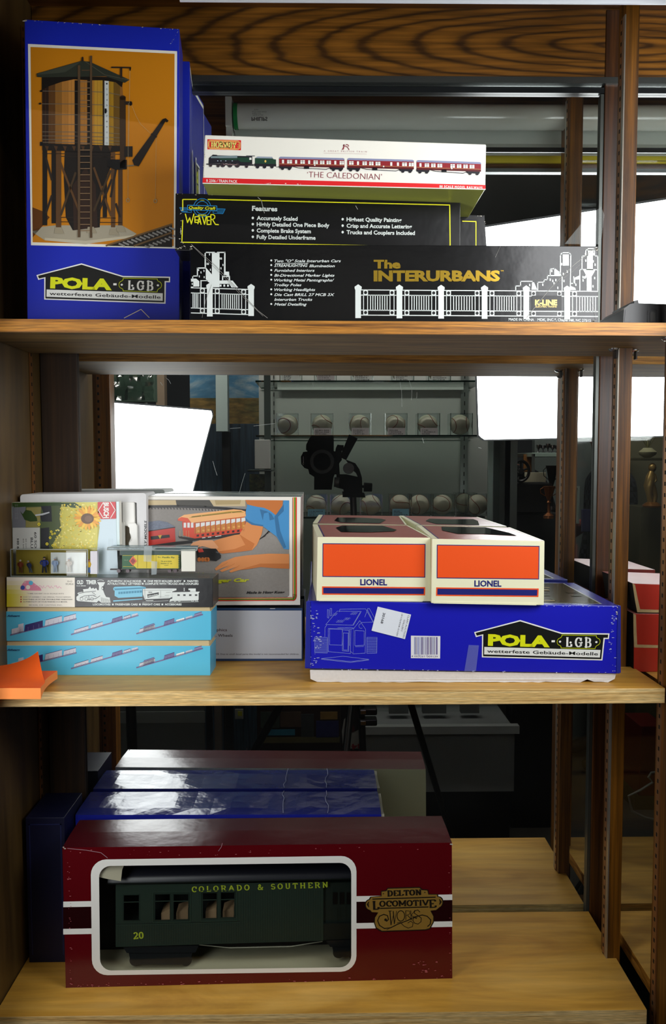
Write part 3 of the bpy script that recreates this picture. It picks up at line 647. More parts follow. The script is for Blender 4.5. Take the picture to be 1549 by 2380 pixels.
for L_, mt_, ps in ((0, W_, out), (1, LGB_K, [(25, 125), (436, 20), (838, 146), (1275, 150), (1275, 165), (1236, 172), (1232, 372), (98, 345), (96, 142), (32, 150)]), (2, mat('#e6e8e2', .4), [(110, 265), (1216, 291), (1216, 360), (110, 334)])):
    b.mesh([sm(*p_) + e1 * .0002 * L_ for p_ in ps], [tuple(tt) for tt in tessellate_polygon([[Vector((a, c_, 0)) for a, c_ in ps]])], mt_)
v_, f_ = glyphs('POLA-LGB', .04, 0, 1.0); u0 = min(p[0] for p in v_); u1 = max(p[0] for p in v_)
b.mesh([sm(134 + (p[0] - u0) / (u1 - u0) * 1050, 250 - p[1] * 130) + e1 * .0006 for p in v_], f_, mat('#c9d020', .4))
b.build('printed_side', t2)

# ------------------------------------------------------------------ the long black interurban carton
KBLK = card('#0b0b0d', .22, .1)
Zt = None
tI, f, CI, DI, nI = carton('interurban_carton', 'long black carton with white fence and skyline, gold lettering, front of the upper shelf', 'box',
    [(442, 567), (1391, 572), (1391, 748), (442, 740)], .004, .004, .165, KBLK, snap=S1)
FW = mat('#dfe6e2', .45)
def fence(x0, x1, y0, bars, L=2, s=1.0, clip0=False, clip1=False):
    """rails, pickets and dotted blocks between two post centres; y0(x) is the cap height"""
    for dy in (12.5, 24.5, 59.5, 71): f.line([(x0, y0(x0) + dy), (x1, y0(x1) + dy)], 2.1, FW, L)
    xa = x0 if clip0 else x0 + 8; xb = x1 if clip1 else x1 - 8
    for x in ([] if clip0 else [xa + 4.5, xa + 14]) + ([] if clip1 else [xb - 4.5, xb - 14]):
        f.line([(x, y0(x) + 12), (x, y0(x) + 71)], 1.8, FW, L)
    for xc in ([] if clip0 else [xa + 9.3]) + ([] if clip1 else [xb - 9.3]):
        for dy in (18.5, 65): 
            f.rect(xc - 5, y0(xc) + dy - 6, xc + 5, y0(xc) + dy + 6, FW, L + 1); f.disc(xc, y0(xc) + dy, 3.6, 3.8, K_, L + 2, 12)
    A, B = xa + (3 if clip0 else 18), xb - (3 if clip1 else 18)
    for i in range(bars):
        x = A + (B - A) * (i + .5) / bars; f.line([(x, y0(x) + 24), (x, y0(x) + 60)], 2.0, FW, L)
def fpost(x, y0, h=78, w=6.6, L=6):
    f.poly([(x, y0 - .5), (x + w + 1.6, y0 + 5), (x + w + 1.6, y0 + 9), (x + w, y0 + 13), (x + w, y0 + h), (x - w, y0 + h), (x - w, y0 + 13), (x - w - 1.6, y0 + 9), (x - w - 1.6, y0 + 5)], FW, L)
f0 = f; f = Face(f0.p, f0.n)
yR = lambda x: 661.3 + (x - 833) * .006
P_ = [833, 929, 1026, 1127, 1224, 1319]
for i in range(4): fence(P_[i], P_[i + 1], yR, 8)
for dy in (12.5, 24.5, 59.5, 71): f.line([(1224, yR(1224) + dy), (1319, yR(1319) + dy)], 2.1, FW, 2)
for xc in (1241, 1301):
    for dy in (18.5, 65): f.rect(xc - 5, yR(xc) + dy - 6, xc + 5, yR(xc) + dy + 6, FW, 3); f.disc(xc, yR(xc) + dy, 3.6, 3.8, K_, 4, 12)
f.rect(1237, 687, 1306, 721, K_, 4)
fence(1319, 1391, yR, 7, clip1=True)
for i, x in enumerate(P_): fpost(x, yR(x))
f.build('printed_fence', tI); f = Face(f0.p, f0.n)
yLf = lambda x: 657.5 + (x - 488) * .03
fence(444, 488, yLf, 4, clip0=True); fence(488, 584, yLf, 9); fpost(488, yLf(488)); fpost(584, yLf(584), 74)
z = zm(430, 550, 3.8725)
f.build('printed_fence', tI); f = Face(f0.p, f0.n)
# left skyline
for ps in ([(178, 137), (268, 137), (270, 147), (286, 147), (290, 137), (366, 137), (366, 147), (178, 147)], [(178, 137), (188, 137), (190, 280), (178, 280)], [(354, 140), (366, 140), (366, 345), (352, 345)],
           [(243, 145), (312, 145), (312, 400), (312, 455), (250, 455), (222, 415), (200, 400), (188, 380), (188, 276), (243, 340)],
           [(110, 278), (190, 276), (190, 288), (110, 288)], [(108, 278), (118, 278), (118, 355), (108, 355)], [(66, 350), (118, 350), (118, 359), (66, 359)], [(66, 350), (75, 350), (75, 382), (66, 382)],
           [(55, 378), (102, 378), (130, 402), (130, 458), (76, 458), (76, 405), (55, 405)], [(55, 450), (130, 450), (130, 458), (55, 458)],
           [(140, 392), (205, 392), (205, 400), (150, 400), (150, 458), (140, 458)], [(366, 315), (398, 315), (400, 357), (366, 345)], [(335, 352), (405, 352), (408, 395), (430, 396), (480, 458), (420, 458), (400, 425), (312, 425), (312, 395), (395, 393), (395, 364), (345, 364), (345, 392), (335, 392)]):
    f.poly(ps, FW, 3, z)
for x, y in ((222, 160), (200, 245), (212, 245), (230, 298), (318, 197), (330, 197), (343, 255), (325, 285), (145, 322), (172, 308), (124, 300), (130, 358), (174, 365), (66, 425)): f.poly([(x - 4, y - 10), (x + 4, y - 8), (x + 4, y + 10), (x - 4, y + 8)], FW, 4, z)
for x in (322, 355, 388): f.rect(x - 8, 431, x + 8, 450, FW, 3, z)
# right skyline
f.build('printed_skyline', tI); f = Face(f0.p, f0.n)
z = zm(1100, 440, 3.45)
for ps in ([(343, 805), (343, 775), (382, 775), (382, 738), (475, 738)], [(520, 805), (520, 745), (570, 745), (570, 725), (598, 725), (598, 692), (715, 692), (715, 808)], [(620, 690), (620, 640), (655, 636), (700, 672)],
           [(702, 690), (702, 525), (717, 508), (772, 508), (785, 525), (781, 800)], [(785, 755), (808, 755), (808, 700)], [(857, 808), (857, 642), (1004, 645)], [(875, 642), (875, 535), (905, 535), (905, 485), (976, 485), (976, 535), (1001, 535), (1001, 808)]):
    f.line(ps, 2.2, FW, 3, z=z)
for ps in ([(475, 745), (490, 745), (516, 805), (470, 805)], [(652, 637), (698, 672), (698, 688), (652, 688)], [(720, 522), (770, 522), (770, 612), (720, 612)], [(808, 712), (855, 690), (855, 722), (820, 724), (820, 755), (808, 755)],
           [(785, 775), (820, 790), (826, 808), (785, 808)], [(920, 472), (970, 472), (970, 485), (962, 540), (962, 640), (980, 652), (952, 700), (952, 812), (913, 812), (913, 700), (886, 650), (915, 640), (915, 540), (925, 530)]):
    f.poly(ps, FW, 3, z)
for x, y in ((620, 725), (640, 735), (650, 755), (665, 728), (560, 765), (725, 680), (757, 660), (730, 735), (680, 790), (825, 765), (883, 705), (897, 708), (883, 730), (976, 712), (963, 778), (905, 572), (965, 578), (980, 605), (903, 520), (968, 520), (455, 768), (712, 600), (632, 655), (905, 700)): f.poly([(x - 5, y - 11), (x + 5, y - 8), (x + 5, y + 10), (x - 5, y + 9)], FW, 4, z)
f.build('printed_skyline', tI); f = f0
g = Face(f.p, f.n); z = zm(430, 550, 3.8725)
rows = [('Two "O" Scale Interurban Cars', 230, 805, 1405), ('STREAMLIGHTING', 272, 805, 1105), ('Illumination', 275, 1120, 1350), ('Furnished Interiors', 316, 805, 1168), ('Bi-Directional Marker Lights', 360, 805, 1348), ('Working Metal Pantographs/', 403, 805, 1345),
        ('Trolley Poles', 446, 805, 1050), ('Working Headlights', 489, 805, 1174), ('Die Cast BRILL 27 MCB 3X', 534, 805, 1348), ('Interurban Trucks', 577, 805, 1148), ('Metal Detailing', 620, 805, 1098)]
for s_, y, xa, xb in rows: g.text(s_, (xa, y), (xb, y), 24 if s_[0:6] != 'STREAM' else 26, FW, 2, .018, .28, z=z, hz=3.8725)
g.line([(815, 240), (1112, 240)], .9, FW, 2, z=z)
for y in (214, 256, 301, 344, 387, 474, 518, 606): g.disc(778, y, 9, 9, FW, 2, 10, z)
g.text('MADE IN CHINA', (1183, 745), (1242, 746), 6, FW, 2, .012); g.text('MDK, INC.*', (1250, 746), (1293, 746), 6, FW, 2, .012); g.text(', Chapel Hill, NC 27515', (1293, 746), (1374, 748), 6, FW, 2, .012)
g.build('printed_lettering', tI)
g = Face(f.p, f.n); GOLD = mat('#c9a63a', .25, .75)
g.text('The', (869, 623), (932, 623), 18.5, GOLD, 3, .045, sp=.95); g.text('INTERURBANS', (869, 652.5), (1163, 652.5), 23, GOLD, 3, .048, sp=.96)
g.text('TM', (1164, 631), (1171, 631), 3, GOLD, 3, .02)
g.build('gold_title', tI); g = Face(f.p, f.n)
GL = mat('#e3c878', .4); g.text('K-LINE', (1244, 709), (1296, 709), 12, GL, 6, .06); g.text('ELECTRIC TRAINS', (1245, 714.5), (1295, 714.5), 3.6, GL, 6, .04)
g.build('printed_brand', tI)
g = Face(f.p, f.n); SC = mat('#8e8c86', .6)
for pts, w_ in (([(445, 568), (500, 617), (560, 680), (600, 722), (622, 739)], 1.0), ([(447, 571), (505, 628), (565, 690), (612, 735)], .6), ([(1383, 577), (1330, 620), (1280, 670), (1225, 738)], 1.1), ([(1386, 580), (1335, 628), (1300, 655)], .5), ([(1164, 572), (1158, 585), (1152, 598)], .5), ([(492, 662), (478, 700), (470, 738)], .6), ([(1372, 690), (1382, 720), (1386, 742)], .6)):
    g.line(pts, w_, SC, 8)
g.build('scratches', tI)
scuffs(f, [(444, 568), (444, 580)], 8, CHIP, size=2.5, seed=5, parent=tI, spread=1); scuffs(f, [(1388, 574), (1389, 585)], 8, CHIP, size=2.5, seed=6, parent=tI, spread=1); scuffs(f, [(1376, 746), (1389, 745)], 8, CHIP, size=2.4, seed=8, parent=tI, spread=1.5)
def topz(C, D, p, n_=None):  # height of a carton's top above a point
    a = C[0] + (C[1] - C[0]) * ((p.x - C[0].x) / (C[1].x - C[0].x)); return a.z

# ------------------------------------------------------------------ weaver cartons
BLK2 = card('#0d0d0f', .3)
tW, f, CW, DW, nW = carton('freight_car_carton', 'black carton with yellow border and white features list, lying on the interurban carton', 'box',
    [(408, 449), (1071, 466), (1070, 592), (407, 582)], .030, .038, .048, BLK2)
g = Face(f.p, f.n); Y_ = mat('#f0ee20', .4)
g.line([(425, 512), (423, 563), (1047, 574)], 2.2, Y_, 2); g.line([(425, 463.5), (425, 490)], 2.6, Y_, 2); g.line([(425, 463.5), (458, 463.5)], 2.2, Y_, 2); g.line([(484, 463.5), (640, 467), (1046, 476.5)], 2.4, Y_, 2); g.line([(1046, 476), (1047, 576)], 2.4, Y_, 2)
g.build('printed_border', tW)
g = Face(f.p, f.n); CY_ = mat('#2a9ae0', .4); z = zm(400, 440, 4.556)
g.line(ell(320, 195, 92, 97, 0, 360, 28), 1.1, CY_, 2, z=z); g.line(ell(320, 195, 68, 68, 0, 360, 28), 1.1, CY_, 2, z=z)
g.poly([(165, 168), (475, 176), (475, 228), (440, 228), (165, 216)], K_, 4, z); g.line([(165, 168), (475, 176), (475, 228), (165, 216)], 1.3, CY_, 5, closed=True, z=z)
g.text('Quality Craft', (178, 207), (462, 216), 30, Y_, 6, .02, .3, z=z, hz=4.556)
for s0, ps in ((1, [(80, 193), (165, 196), (165, 216), (205, 226), (205, 245), (105, 240)]), (1, [(476, 204), (565, 208), (540, 258), (435, 252), (437, 230), (476, 230)])):
    g.line(ps, .8, CY_, 3, closed=True, z=z)
for i in range(5): g.line([(88 + i * 5, 200 + i * 9), (165, 204 + i * 9)], .5, CY_, 3, z=z); g.line([(478, 212 + i * 9), (560 - i * 5, 215 + i * 9)], .5, CY_, 3, z=z)
g.text('1990', (298, 121), (342, 121), 9, Y_, 6, z=z, hz=4.556); g.text('MODELS', (276, 280), (362, 280), 13, Y_, 6, .03, z=z, hz=4.556)
for pl in ([(142, 262), (165, 352), (188, 300), (205, 368), (232, 262)], [(285, 288), (243, 290), (243, 350), (278, 350)], [(243, 325), (282, 325)], [(275, 365), (290, 290), (308, 370)], [(283, 345), (303, 345)], [(322, 290), (345, 370), (362, 290)], [(405, 290), (372, 290), (372, 372), (400, 372)], [(372, 330), (400, 330)],
           [(412, 372), (412, 268), (440, 268), (455, 285), (452, 305), (435, 318), (412, 320)], [(430, 320), (460, 372), (492, 374)]):
    g.line(pl, 2.3, Y_, 7, z=z)
g.build('printed_logo', tW)
g = Face(f.p, f.n)
g.text('Features', (586, 489.5), (645, 491), 11, FW, 2, .035)
for s_, xa, ya, xb, yb in (('Accurately Scaled', 597, 511, 692, 513), ('Highly Detailed One Piece Body', 597, 525.5, 766, 528), ('Complete Brake System', 597, 540, 723, 542), ('Fully Detailed Underframe', 597, 555, 734, 557), ('Highest Quality Painting', 806, 514, 934, 516), ('Crisp and Accurate Lettering', 806, 529, 958, 531), ('Trucks and Couplers Included', 806, 544, 965, 546)):
    g.text(s_, (xa, ya), (xb, yb), 9, FW, 2, .03); g.disc(xa - 9, ya - 4.5, 2.8, 3, FW, 2, 12)
g.build('printed_lettering', tW)
g = Face(f.p, f.n); g.line([(600, 459), (608, 466), (611, 480), (615, 495)], 1.3, mat('#a9a9a4', .6), 6); g.line([(420, 530), (421, 545)], 1.5, mat('#a9a9a4', .6), 6); g.line([(827, 478), (832, 487)], 1.2, mat('#a9a9a4', .6), 6); g.build('scratches', tW)
scuffs(f, [(410, 451), (620, 455), (760, 457)], 22, CHIP, size=1.4, seed=11, parent=tW, spread=1); scuffs(f, [(420, 470), (421, 560), (430, 574), (409, 580)], 26, CHIP, size=1.8, seed=12, parent=tW, spread=3)
t, f, C, D, n = carton('freight_car_carton', 'black carton with yellow border set back behind the features carton', 'box',
    [(560, 486), (1127, 500), (1134, 606), (565, 596)], .090, .090, .075, BLK2)
f.line([(1076, 514), (1107, 515), (1107, 600)], 2.2, Y_, 2); f.build('printed_border', t)
scuffs(f, [(1110, 501), (1127, 502), (1131, 560)], 10, CHIP, size=1.6, seed=13, parent=t, spread=1)

# ------------------------------------------------------------------ hornby train pack
CREAM = card('#f2f0e4', .4, .1)
t, f, C, D, n = carton('train_pack_carton', 'white train pack carton with a red stripe and printed train, topmost on the upper shelf', 'box',
    [(476, 313), (1131, 335), (1129, 441), (471, 426)], -.007, -.007, .105, {'all': CREAM, 'bottom': card('#a5aa52', .35), 'left': card('#d9d8c0', .4), 'back': card('#cfccb8', .4)}, bevel=.0012)
RED = mat('#e01c22', .4)
f.poly([(471.5, 413), (1129.5, 430), (1129.5, 440), (471, 425.5)], RED, 1); f.poly([(471.5, 424.8), (1129.5, 439), (1129.5, 441), (471, 426.8)], W_, 2)
f.text('R 2306 / TRAIN PACK', (480, 423), (552, 425), 6.5, W_, 3, .012); f.text('00 SCALE MODEL RAILWAYS', (1022, 436), (1122, 439.5), 5.6, W_, 3, .03, sp=1.2)
z = zm(460, 300, 4.303)
f.poly([(97, 101), (433, 112), (432, 212), (97, 202)], RED, 2, z); HY = mat('#f6e27a', .4)
for k in (0, 9): f.line([(118 + k, 112 + k), (402 - k, 119 + k), (424 - k, 136 + k * .4), (423 - k, 188 - k * .4), (402 - k, 204 - k), (118 + k, 196 - k), (104 + k, 178 - k * .4), (105 + k, 128 + k * .4)], 1.1 if k == 0 else .8, HY, 3, closed=True, z=z)
f.slab('HORNBY', z(134, 180), z(384, 188), 52 / 4.303, HY, 5, .30, .17, .14, .16)
f.line(ell(401, 166, 9, 12, 0, 360, 12), .5, HY, 5, z=z)
f.text("‘THE CALEDONIAN’", (714, 412), (888, 418), 14, mat('#8a2a3c', .4), 2, -.012)
f.text('A GREAT BRITISH TRAIN', (753, 352.5), (853, 354.5), 3.6, mat('#c29a9c', .4), 2, sp=1.6); f.line([(753, 355.8), (853, 358)], .5, mat('#c29a9c', .4), 2)
z = zm(780, 300, 4.186); MR = mat('#9c2038', .4)
for pl in ([(68, 200), (80, 175), (95, 168), (115, 172), (128, 190), (133, 202)], [(80, 175), (82, 152), (90, 155)], [(100, 158), (112, 150), (125, 155), (130, 168)], [(76, 200), (84, 180)]): f.line(pl, 1.4, MR, 3, z=z)
f.disc(83, 158, 8, 8, MR, 3, 10, z)
f.build('printed_front', t)
# printed train
g = Face(f.p, f.n); z = zm(460, 300, 4.303)
BG = mat('#17402e', .4); SLV = mat('#7f9296', .35); CRM = mat('#8e1c26', .4); CRD = mat('#5a0e16', .4); RF = mat('#8a8fb0', .4); UF = mat('#1c1a24', .4)
g.poly([(110, 290), (135, 268), (160, 262), (400, 268), (480, 270), (545, 268), (545, 350), (430, 352), (300, 345), (108, 345)], UF, 2, z)
g.poly([(130, 272), (395, 264), (395, 290), (130, 290)], SLV, 3, z); g.poly([(395, 282), (530, 285), (530, 332), (430, 330), (395, 300)], BG, 3, z); g.poly([(150, 255), (190, 258), (200, 266), (140, 266)], UF, 3, z); g.poly([(210, 290), (395, 293), (395, 312), (230, 310)], BG, 3, z)
g.poly([(485, 264), (572, 266), (570, 273), (485, 273)], mat('#4a4f54', .4), 3, z); g.rect(516, 285, 538, 308, W_, 4, z)
for x, y, r in ((128, 362, 17), (203, 366, 17), (250, 356, 26), (322, 358, 26), (395, 360, 26), (488, 373, 16)): g.disc(x, y, r, r, UF, 4, 16, z); g.line(ell(x, y, r * .62, r * .62, 0, 360, 12), .6, mat('#8a7070', .4), 5, z=z)
g.line([(250, 350), (400, 358)], 1.2, mat('#aa8888', .3), 6, z=z); g.poly([(85, 345), (560, 352), (560, 366), (440, 366), (85, 356)], UF, 3, z)
for x in (200, 232, 280, 345): g.rect(x - 5, 314, x + 5, 322, mat('#b8c8d8', .4), 6, z)
g.poly([(572, 292), (600, 277), (745, 280), (756, 300), (783, 305), (783, 352), (572, 348)], BG, 2, z); g.poly([(585, 282), (600, 274), (745, 278), (752, 294), (580, 290)], mat('#9aa4b4', .4), 3, z); g.poly([(565, 345), (785, 350), (785, 374), (565, 372)], UF, 3, z)
for x in (598, 668, 742): g.disc(x, 376, 18, 18, UF, 4, 14, z)
g.disc(677, 322, 10, 13, mat('#e0c060', .4), 4, 10, z)
g.line([(785, 380), (820, 378)], 1.2, UF, 3, z=z)
def coach(x0, y0, x1, y1, seed, z):
    r = random.Random(seed); h = 62
    Yc = lambda x: y0 + (y1 - y0) * (x - x0) / (x1 - x0)
    g.poly([(x0, Yc(x0) + 8), (x0 + 14, Yc(x0)), (x1 - 14, Yc(x1)), (x1, Yc(x1) + 8), (x1, Yc(x1) + 22), (x0, Yc(x0) + 22)], RF, 2, z)
    g.poly([(x0, Yc(x0) + 20), (x1, Yc(x1) + 20), (x1, Yc(x1) + 96), (x0, Yc(x0) + 96)], CRM, 3, z); g.poly([(x0, Yc(x0) + 78), (x1, Yc(x1) + 78), (x1, Yc(x1) + 96), (x0, Yc(x0) + 96)], CRD, 4, z)
    n_ = 10
    for i in range(n_):
        xc = x0 + (x1 - x0) * (i + .6) / n_
        if r.random() < .85:
            wd = r.choice((10, 22, 22, 24)); g.rect(xc - wd, Yc(xc) + 30, xc + wd, Yc(xc) + 66, W_, 5, z)
            if wd > 12: g.line([(xc, Yc(xc) + 30), (xc, Yc(xc) + 66)], .8, CRD, 6, z=z); g.line([(xc - wd, Yc(xc) + 42), (xc + wd, Yc(xc) + 42)], .6, CRD, 6, z=z)
    g.line([(x0, Yc(x0) + 72), (x1, Yc(x1) + 72)], .6, mat('#d8b070', .4), 5, z=z)
    g.disc((x0 + x1) / 2 + 30, Yc(x0) + 84, 8, 8, W_, 6, 10, z)
    for xa, xb in ((x0 - 6, x0 + 130), (x1 - 150, x1 - 10)):
        g.poly([(xa, Yc(xa) + 96), (xb, Yc(xb) + 96), (xb - 6, Yc(xb) + 116), (xa + 10, Yc(xa) + 116)], UF, 4, z)
        for x in (xa + 40, xb - 28): g.disc(x, Yc(x) + 118, 16, 15, UF, 5, 14, z)
    g.line([(x0 + 130, Yc(x0) + 96), (x0 + 190, Yc(x0) + 112), (x1 - 180, Yc(x1) + 112), (x1 - 140, Yc(x1) + 97)], 1.3, UF, 4, z=z); g.rect(x0 + 250, Yc(x0) + 96, x0 + 300, Yc(x0) + 122, UF, 4, z)
coach(814, 276, 1468, 290, 4, z); coach(1497, 290, 2163, 307, 5, z); coach(2190, 310, 2835, 330, 6, z)
g.line([(90, 385), (2900, 440)], .35, mat('#c8cce0', .4), 1, z=z)
g.build('printed_train', t)
scuffs(f, [(477, 315), (474, 424)], 10, mat('#cfcdb8', .8), size=1.6, seed=21, parent=t, spread=1.5); scuffs(f, [(600, 426), (700, 428)], 10, W_, size=1.6, seed=22, parent=t, spread=1.5)
# faint print on the underside
u = Face(C[3] + Vector((0, 0, -.0002)), (0, 0, -1)); 
u.text('WORLD OF TRAINS', (600, 436), (650, 437), 2.4, mat('#d8dab0', .5), 2); u.text('RAILROADS', (893, 444), (935, 445), 2.2, mat('#d8dab0', .5), 2); u.build('printed_underside', t)

# ------------------------------------------------------------------ black plastic piece in the right bay
zR = S1(.42)
t = thing('plastic_power_pack', 'black plastic housing with a small arch, on the upper shelf right of the post', 'power pack', onY(1510, 750, .03))
def at(x, y, Y): return onY(x, y, Y)
P0 = [at(1450, 752, .045), at(1453, 718, .045), at(1466, 708, .045), at(1478, 706, .045), at(1700, 712, .045), at(1700, 752, .045)]
for p in (P0[0], P0[-1]): p.z = zR
b = MB(); b.prism(P0, (0, .08, 0), mat('#17181a', .3)); b.build('housing', t, bevel=.0015)
b = MB(); b.prism([at(1475, 712, .046), at(1475, 699, .046), at(1484, 697, .046), at(1486, 707, .046), at(1700, 711, .046), at(1700, 714, .046)], (0, .07, 0), mat('#2a2c2e', .3)); b.build('raised_lip', t)
f2 = Face(P0[0] - Vector((0, .0004, 0)), (0, -1, 0))
f2.poly([(1452, 748), (1455, 720), (1468, 712), (1468, 748)], mat('#0c0d0e', .3), 1)
f2.line([(1507, 748)] + ell(1518, 726, 11, 8, 180, 360, 10) + [(1529, 748)], 2.2, K_, 2); f2.poly([(1512, 748)] + ell(1518, 730, 6, 6, 180, 360, 8) + [(1524, 748)], mat('#1c1a14', .4), 2)
f2.build('arch_recess', t)

# scrap of clear film clinging to the post behind the long black carton
g = Face((0, .092, 0), (0, -1, 0)); g.poly([(1313, 567), (1350, 522), (1398, 480), (1406, 500), (1401, 540), (1397, 568)], tape_mat('film_scrap', '#b4bab8', .28), 1)
o = g.build('plastic_film', None); tag(o, 'scrap of torn clear film between the long black carton and the post', 'plastic film')
# ================================================================== middle shelf
# ------------------------------------------------------------------ two light-blue kit boxes
CYN = card('#56bfe2', .30, .05); CYN2 = card('#4aa9cf', .35); KRAFT = mat('#c9b78c', .7, noise=.08, nscale=90)
def kit_box(q, yk, snap, label, trains_dy, grp):
    """blue carton with a strip of bare card showing along its top; yk = top of the card strip"""
    YA = .070 if snap is None else None
    if snap is not None: YL, YR = onZ(*q[3], snap).y, onZ(*q[2], snap).y
    else: YL, YR = kit_box.Y
    kit_box.Y = (YL, YR)
    t, f, C, D, n = carton('train_kit_box', label, 'box', q, YL, YR, .043, {'all': CYN2, 'front': CYN, 'top': KRAFT}, group=grp, bevel=.0004)
    K0 = onPlane(q[0][0] + 3, q[0][1], C[3] - n * .0014, n); K1 = onPlane(q[1][0] - 3, q[1][1], C[3] - n * .0014, n); K2 = onPlane(q[1][0] - 3, yk, C[3] - n * .0014, n); K3 = onPlane(q[0][0] + 3, yk, C[3] - n * .0014, n)
    b = MB(); o = -n * .040; b.hexa([K3, K2, K1, K0, K3 + o, K2 + o, K1 + o, K0 + o], KRAFT); b.build('inner_lid', t)
    P1 = mat('#6e6a98', .4); P2 = mat('#c9cdd8', .4); P3 = mat('#2f2a66', .4); P4 = mat('#8c8ab0', .4)
    dy = trains_dy
    def tr(x0, y0, x1, y1, cars):
        g.line([(x0, y0 + dy), (x1, y1 + dy)], 3.2, P1, 2)
        L_ = x1 - x0; sl = (y1 - y0) / L_
        for a, bb, h, mt_, roof in cars:
            xa, xb = x0 + a * L_, x0 + bb * L_; ya, yb = y0 + dy + sl * (xa - x0), y0 + dy + sl * (xb - x0)
            g.poly([(xa, ya), (xb, yb), (xb, yb - h), (xa + (2 if roof else 0), ya - h)], mt_, 3)
            g.line([(xa, ya - 1), (xb, yb - 1)], 1, P3, 4)
            if roof: g.line([(xa + 2, ya - h), (xb, yb - h)], 1.1, P3, 4)
            for k in range(3): g.line([(xa + (xb - xa) * (k + .7) / 3.4, ya + sl * (xb - xa) * .3 * k - h * .75), (xa + (xb - xa) * (k + .7) / 3.4, ya + sl * (xb - xa) * .3 * k - 2)], .5, P4, 4)
    g = Face(f.p, f.n)
    tr(24, 1476, 178, 1438, [(.02, .19, 13, P2, 0), (.12, .2, 20, P2, 0), (.21, .49, 15, P3, 1), (.52, .78, 15, P2, 1), (.80, .99, 12, P2, 1)])
    tr(165, 1475, 322, 1430, [(.04, .26, 9, P2, 1), (.29, .47, 9, P2, 1), (.60, .76, 9, P1, 1), (.77, .88, 7, P2, 1), (.9, .99, 6, P2, 0)])
    tr(317, 1473, 472, 1428, [(.04, .28, 9, P2, 1), (.10, .27, 12, P4, 1), (.41, .57, 10, P1, 1), (.60, .72, 5, W_, 0), (.74, .84, 5, P2, 0), (.86, .98, 7, P4, 1)])
    g.text('Athearn', (16, 1433.5 + dy), (46, 1433.5 + dy), 4.6, mat('#1c2a6a', .4), 3, .02, .35)
    g.build('printed_front', t)
    return t, f, C, D, n
g_ = 'light-blue train kit boxes'
kit_box([(13, 1500), (489, 1501), (489, 1570), (13, 1569)], 1488.5, S2, 'light-blue train kit box at the bottom of the left stack, on the shelf', 79, g_)
TA = kit_box([(14, 1421), (491, 1420), (491, 1488), (14, 1490)], 1411.5, None, 'light-blue train kit box second from the bottom of the left stack', 0, g_)

# ------------------------------------------------------------------ old-timer kit box
YK = (TA[2][3].y, TA[2][2].y)
t, f, C, D, n = carton('old_timer_kit_box', 'half white, half black kit box with a white locomotive print, on the light-blue boxes', 'box',
    [(15, 1341), (495, 1344), (495, 1411.5), (15, 1411)], YK[0], YK[1], .044, {'all': card('#3c3a38', .35), 'front': card('#17181a', .3), 'top': card('#5a645f', .22), 'left': CREAM}, bevel=.0005)
f.poly([(15.5, 1341.5), (174, 1342.5), (174, 1411), (15.5, 1410.5)], card('#ece7d8', .4), 1)
for i in range(14):
    xa = 15.5 + i * 4.2; k_ = (1 - i / 14) ** 1.1
    for j in range(6):
        kk = k_ * min(1, (j + .5) / 3.2); f.rect(xa, 1350 + j * 10.1, xa + 4.25, min(1360.2 + j * 10.1, 1410.6), card('#%02x%02x%02x' % (int(236 - 22 * kk), int(231 - 26 * kk), int(216 - 170 * kk)), .4), 2)
z = zm(0, 1330, 5.958)
PK = mat('#dd8ba4', .4)
f.poly([(285, 200), (340, 120), (420, 115), (470, 150), (560, 215), (575, 255), (300, 252), (280, 230)], PK, 3, z)
for x, y, c in ((315, 213, '#3a56a4'), (428, 148, '#5ab8dc'), (388, 208, '#ece7d8'), (345, 140, '#d8b0b0')): f.disc(x, y, 30 if c != '#d8b0b0' else 16, 30 if c != '#d8b0b0' else 16, mat(c, .4), 4, 16, z)
for i in range(14): f.line([(480 + i * 27, 175 + (i * 37) % 50), (500 + i * 27, 180 + (i * 31) % 60)], 1.6, mat('#e9b4c4', .4), 3, z=z)
GT = mat('#6b6862', .5); LT = mat('#a5a199', .5)
f.text('H-O', (935, 136), (1000, 137), 22, GT, 3, z=z, hz=5.958); f.text('SCALE', (910, 172), (1018, 174), 22, GT, 3, z=z, hz=5.958)
f.text('"TIME SAVER" H-O SCALE KITS', (370, 303), (885, 305), 17, LT, 3, .01, z=z, hz=5.958)
for i, (s_, xb) in enumerate((('EASE OF ASSEMBLY / NO SPECIAL TOOLS NEEDED', 985), ('EXACTNESS OF FIT FOR TROUBLE-FREE OPERATION', 1000), ('AUTHENTICITY OF YOUR FINISHED H-O MODEL', 935))):
    y = 351 + i * 33; f.text(s_, (320, y), (xb, y + 1), 16, GT if i else LT, 3, .01, z=z, hz=5.958); f.rect(283, y - 17, 300, y, mat('#c43a30', .4), 3, z)
f.text('MODEL DIE CASTING INC.', (402, 463), (865, 463), 17, LT, 3, .01, z=z, hz=5.958)
f.build('printed_left_panel', t)
g = Face(f.p, f.n); z = zm(170, 1330, 4.556)
g.text('OLD', (40, 125), (108, 125), 40, FW, 2, .05, z=z, hz=4.556); g.text('TIMER', (138, 125), (250, 125), 40, FW, 2, .05, z=z, hz=4.556)
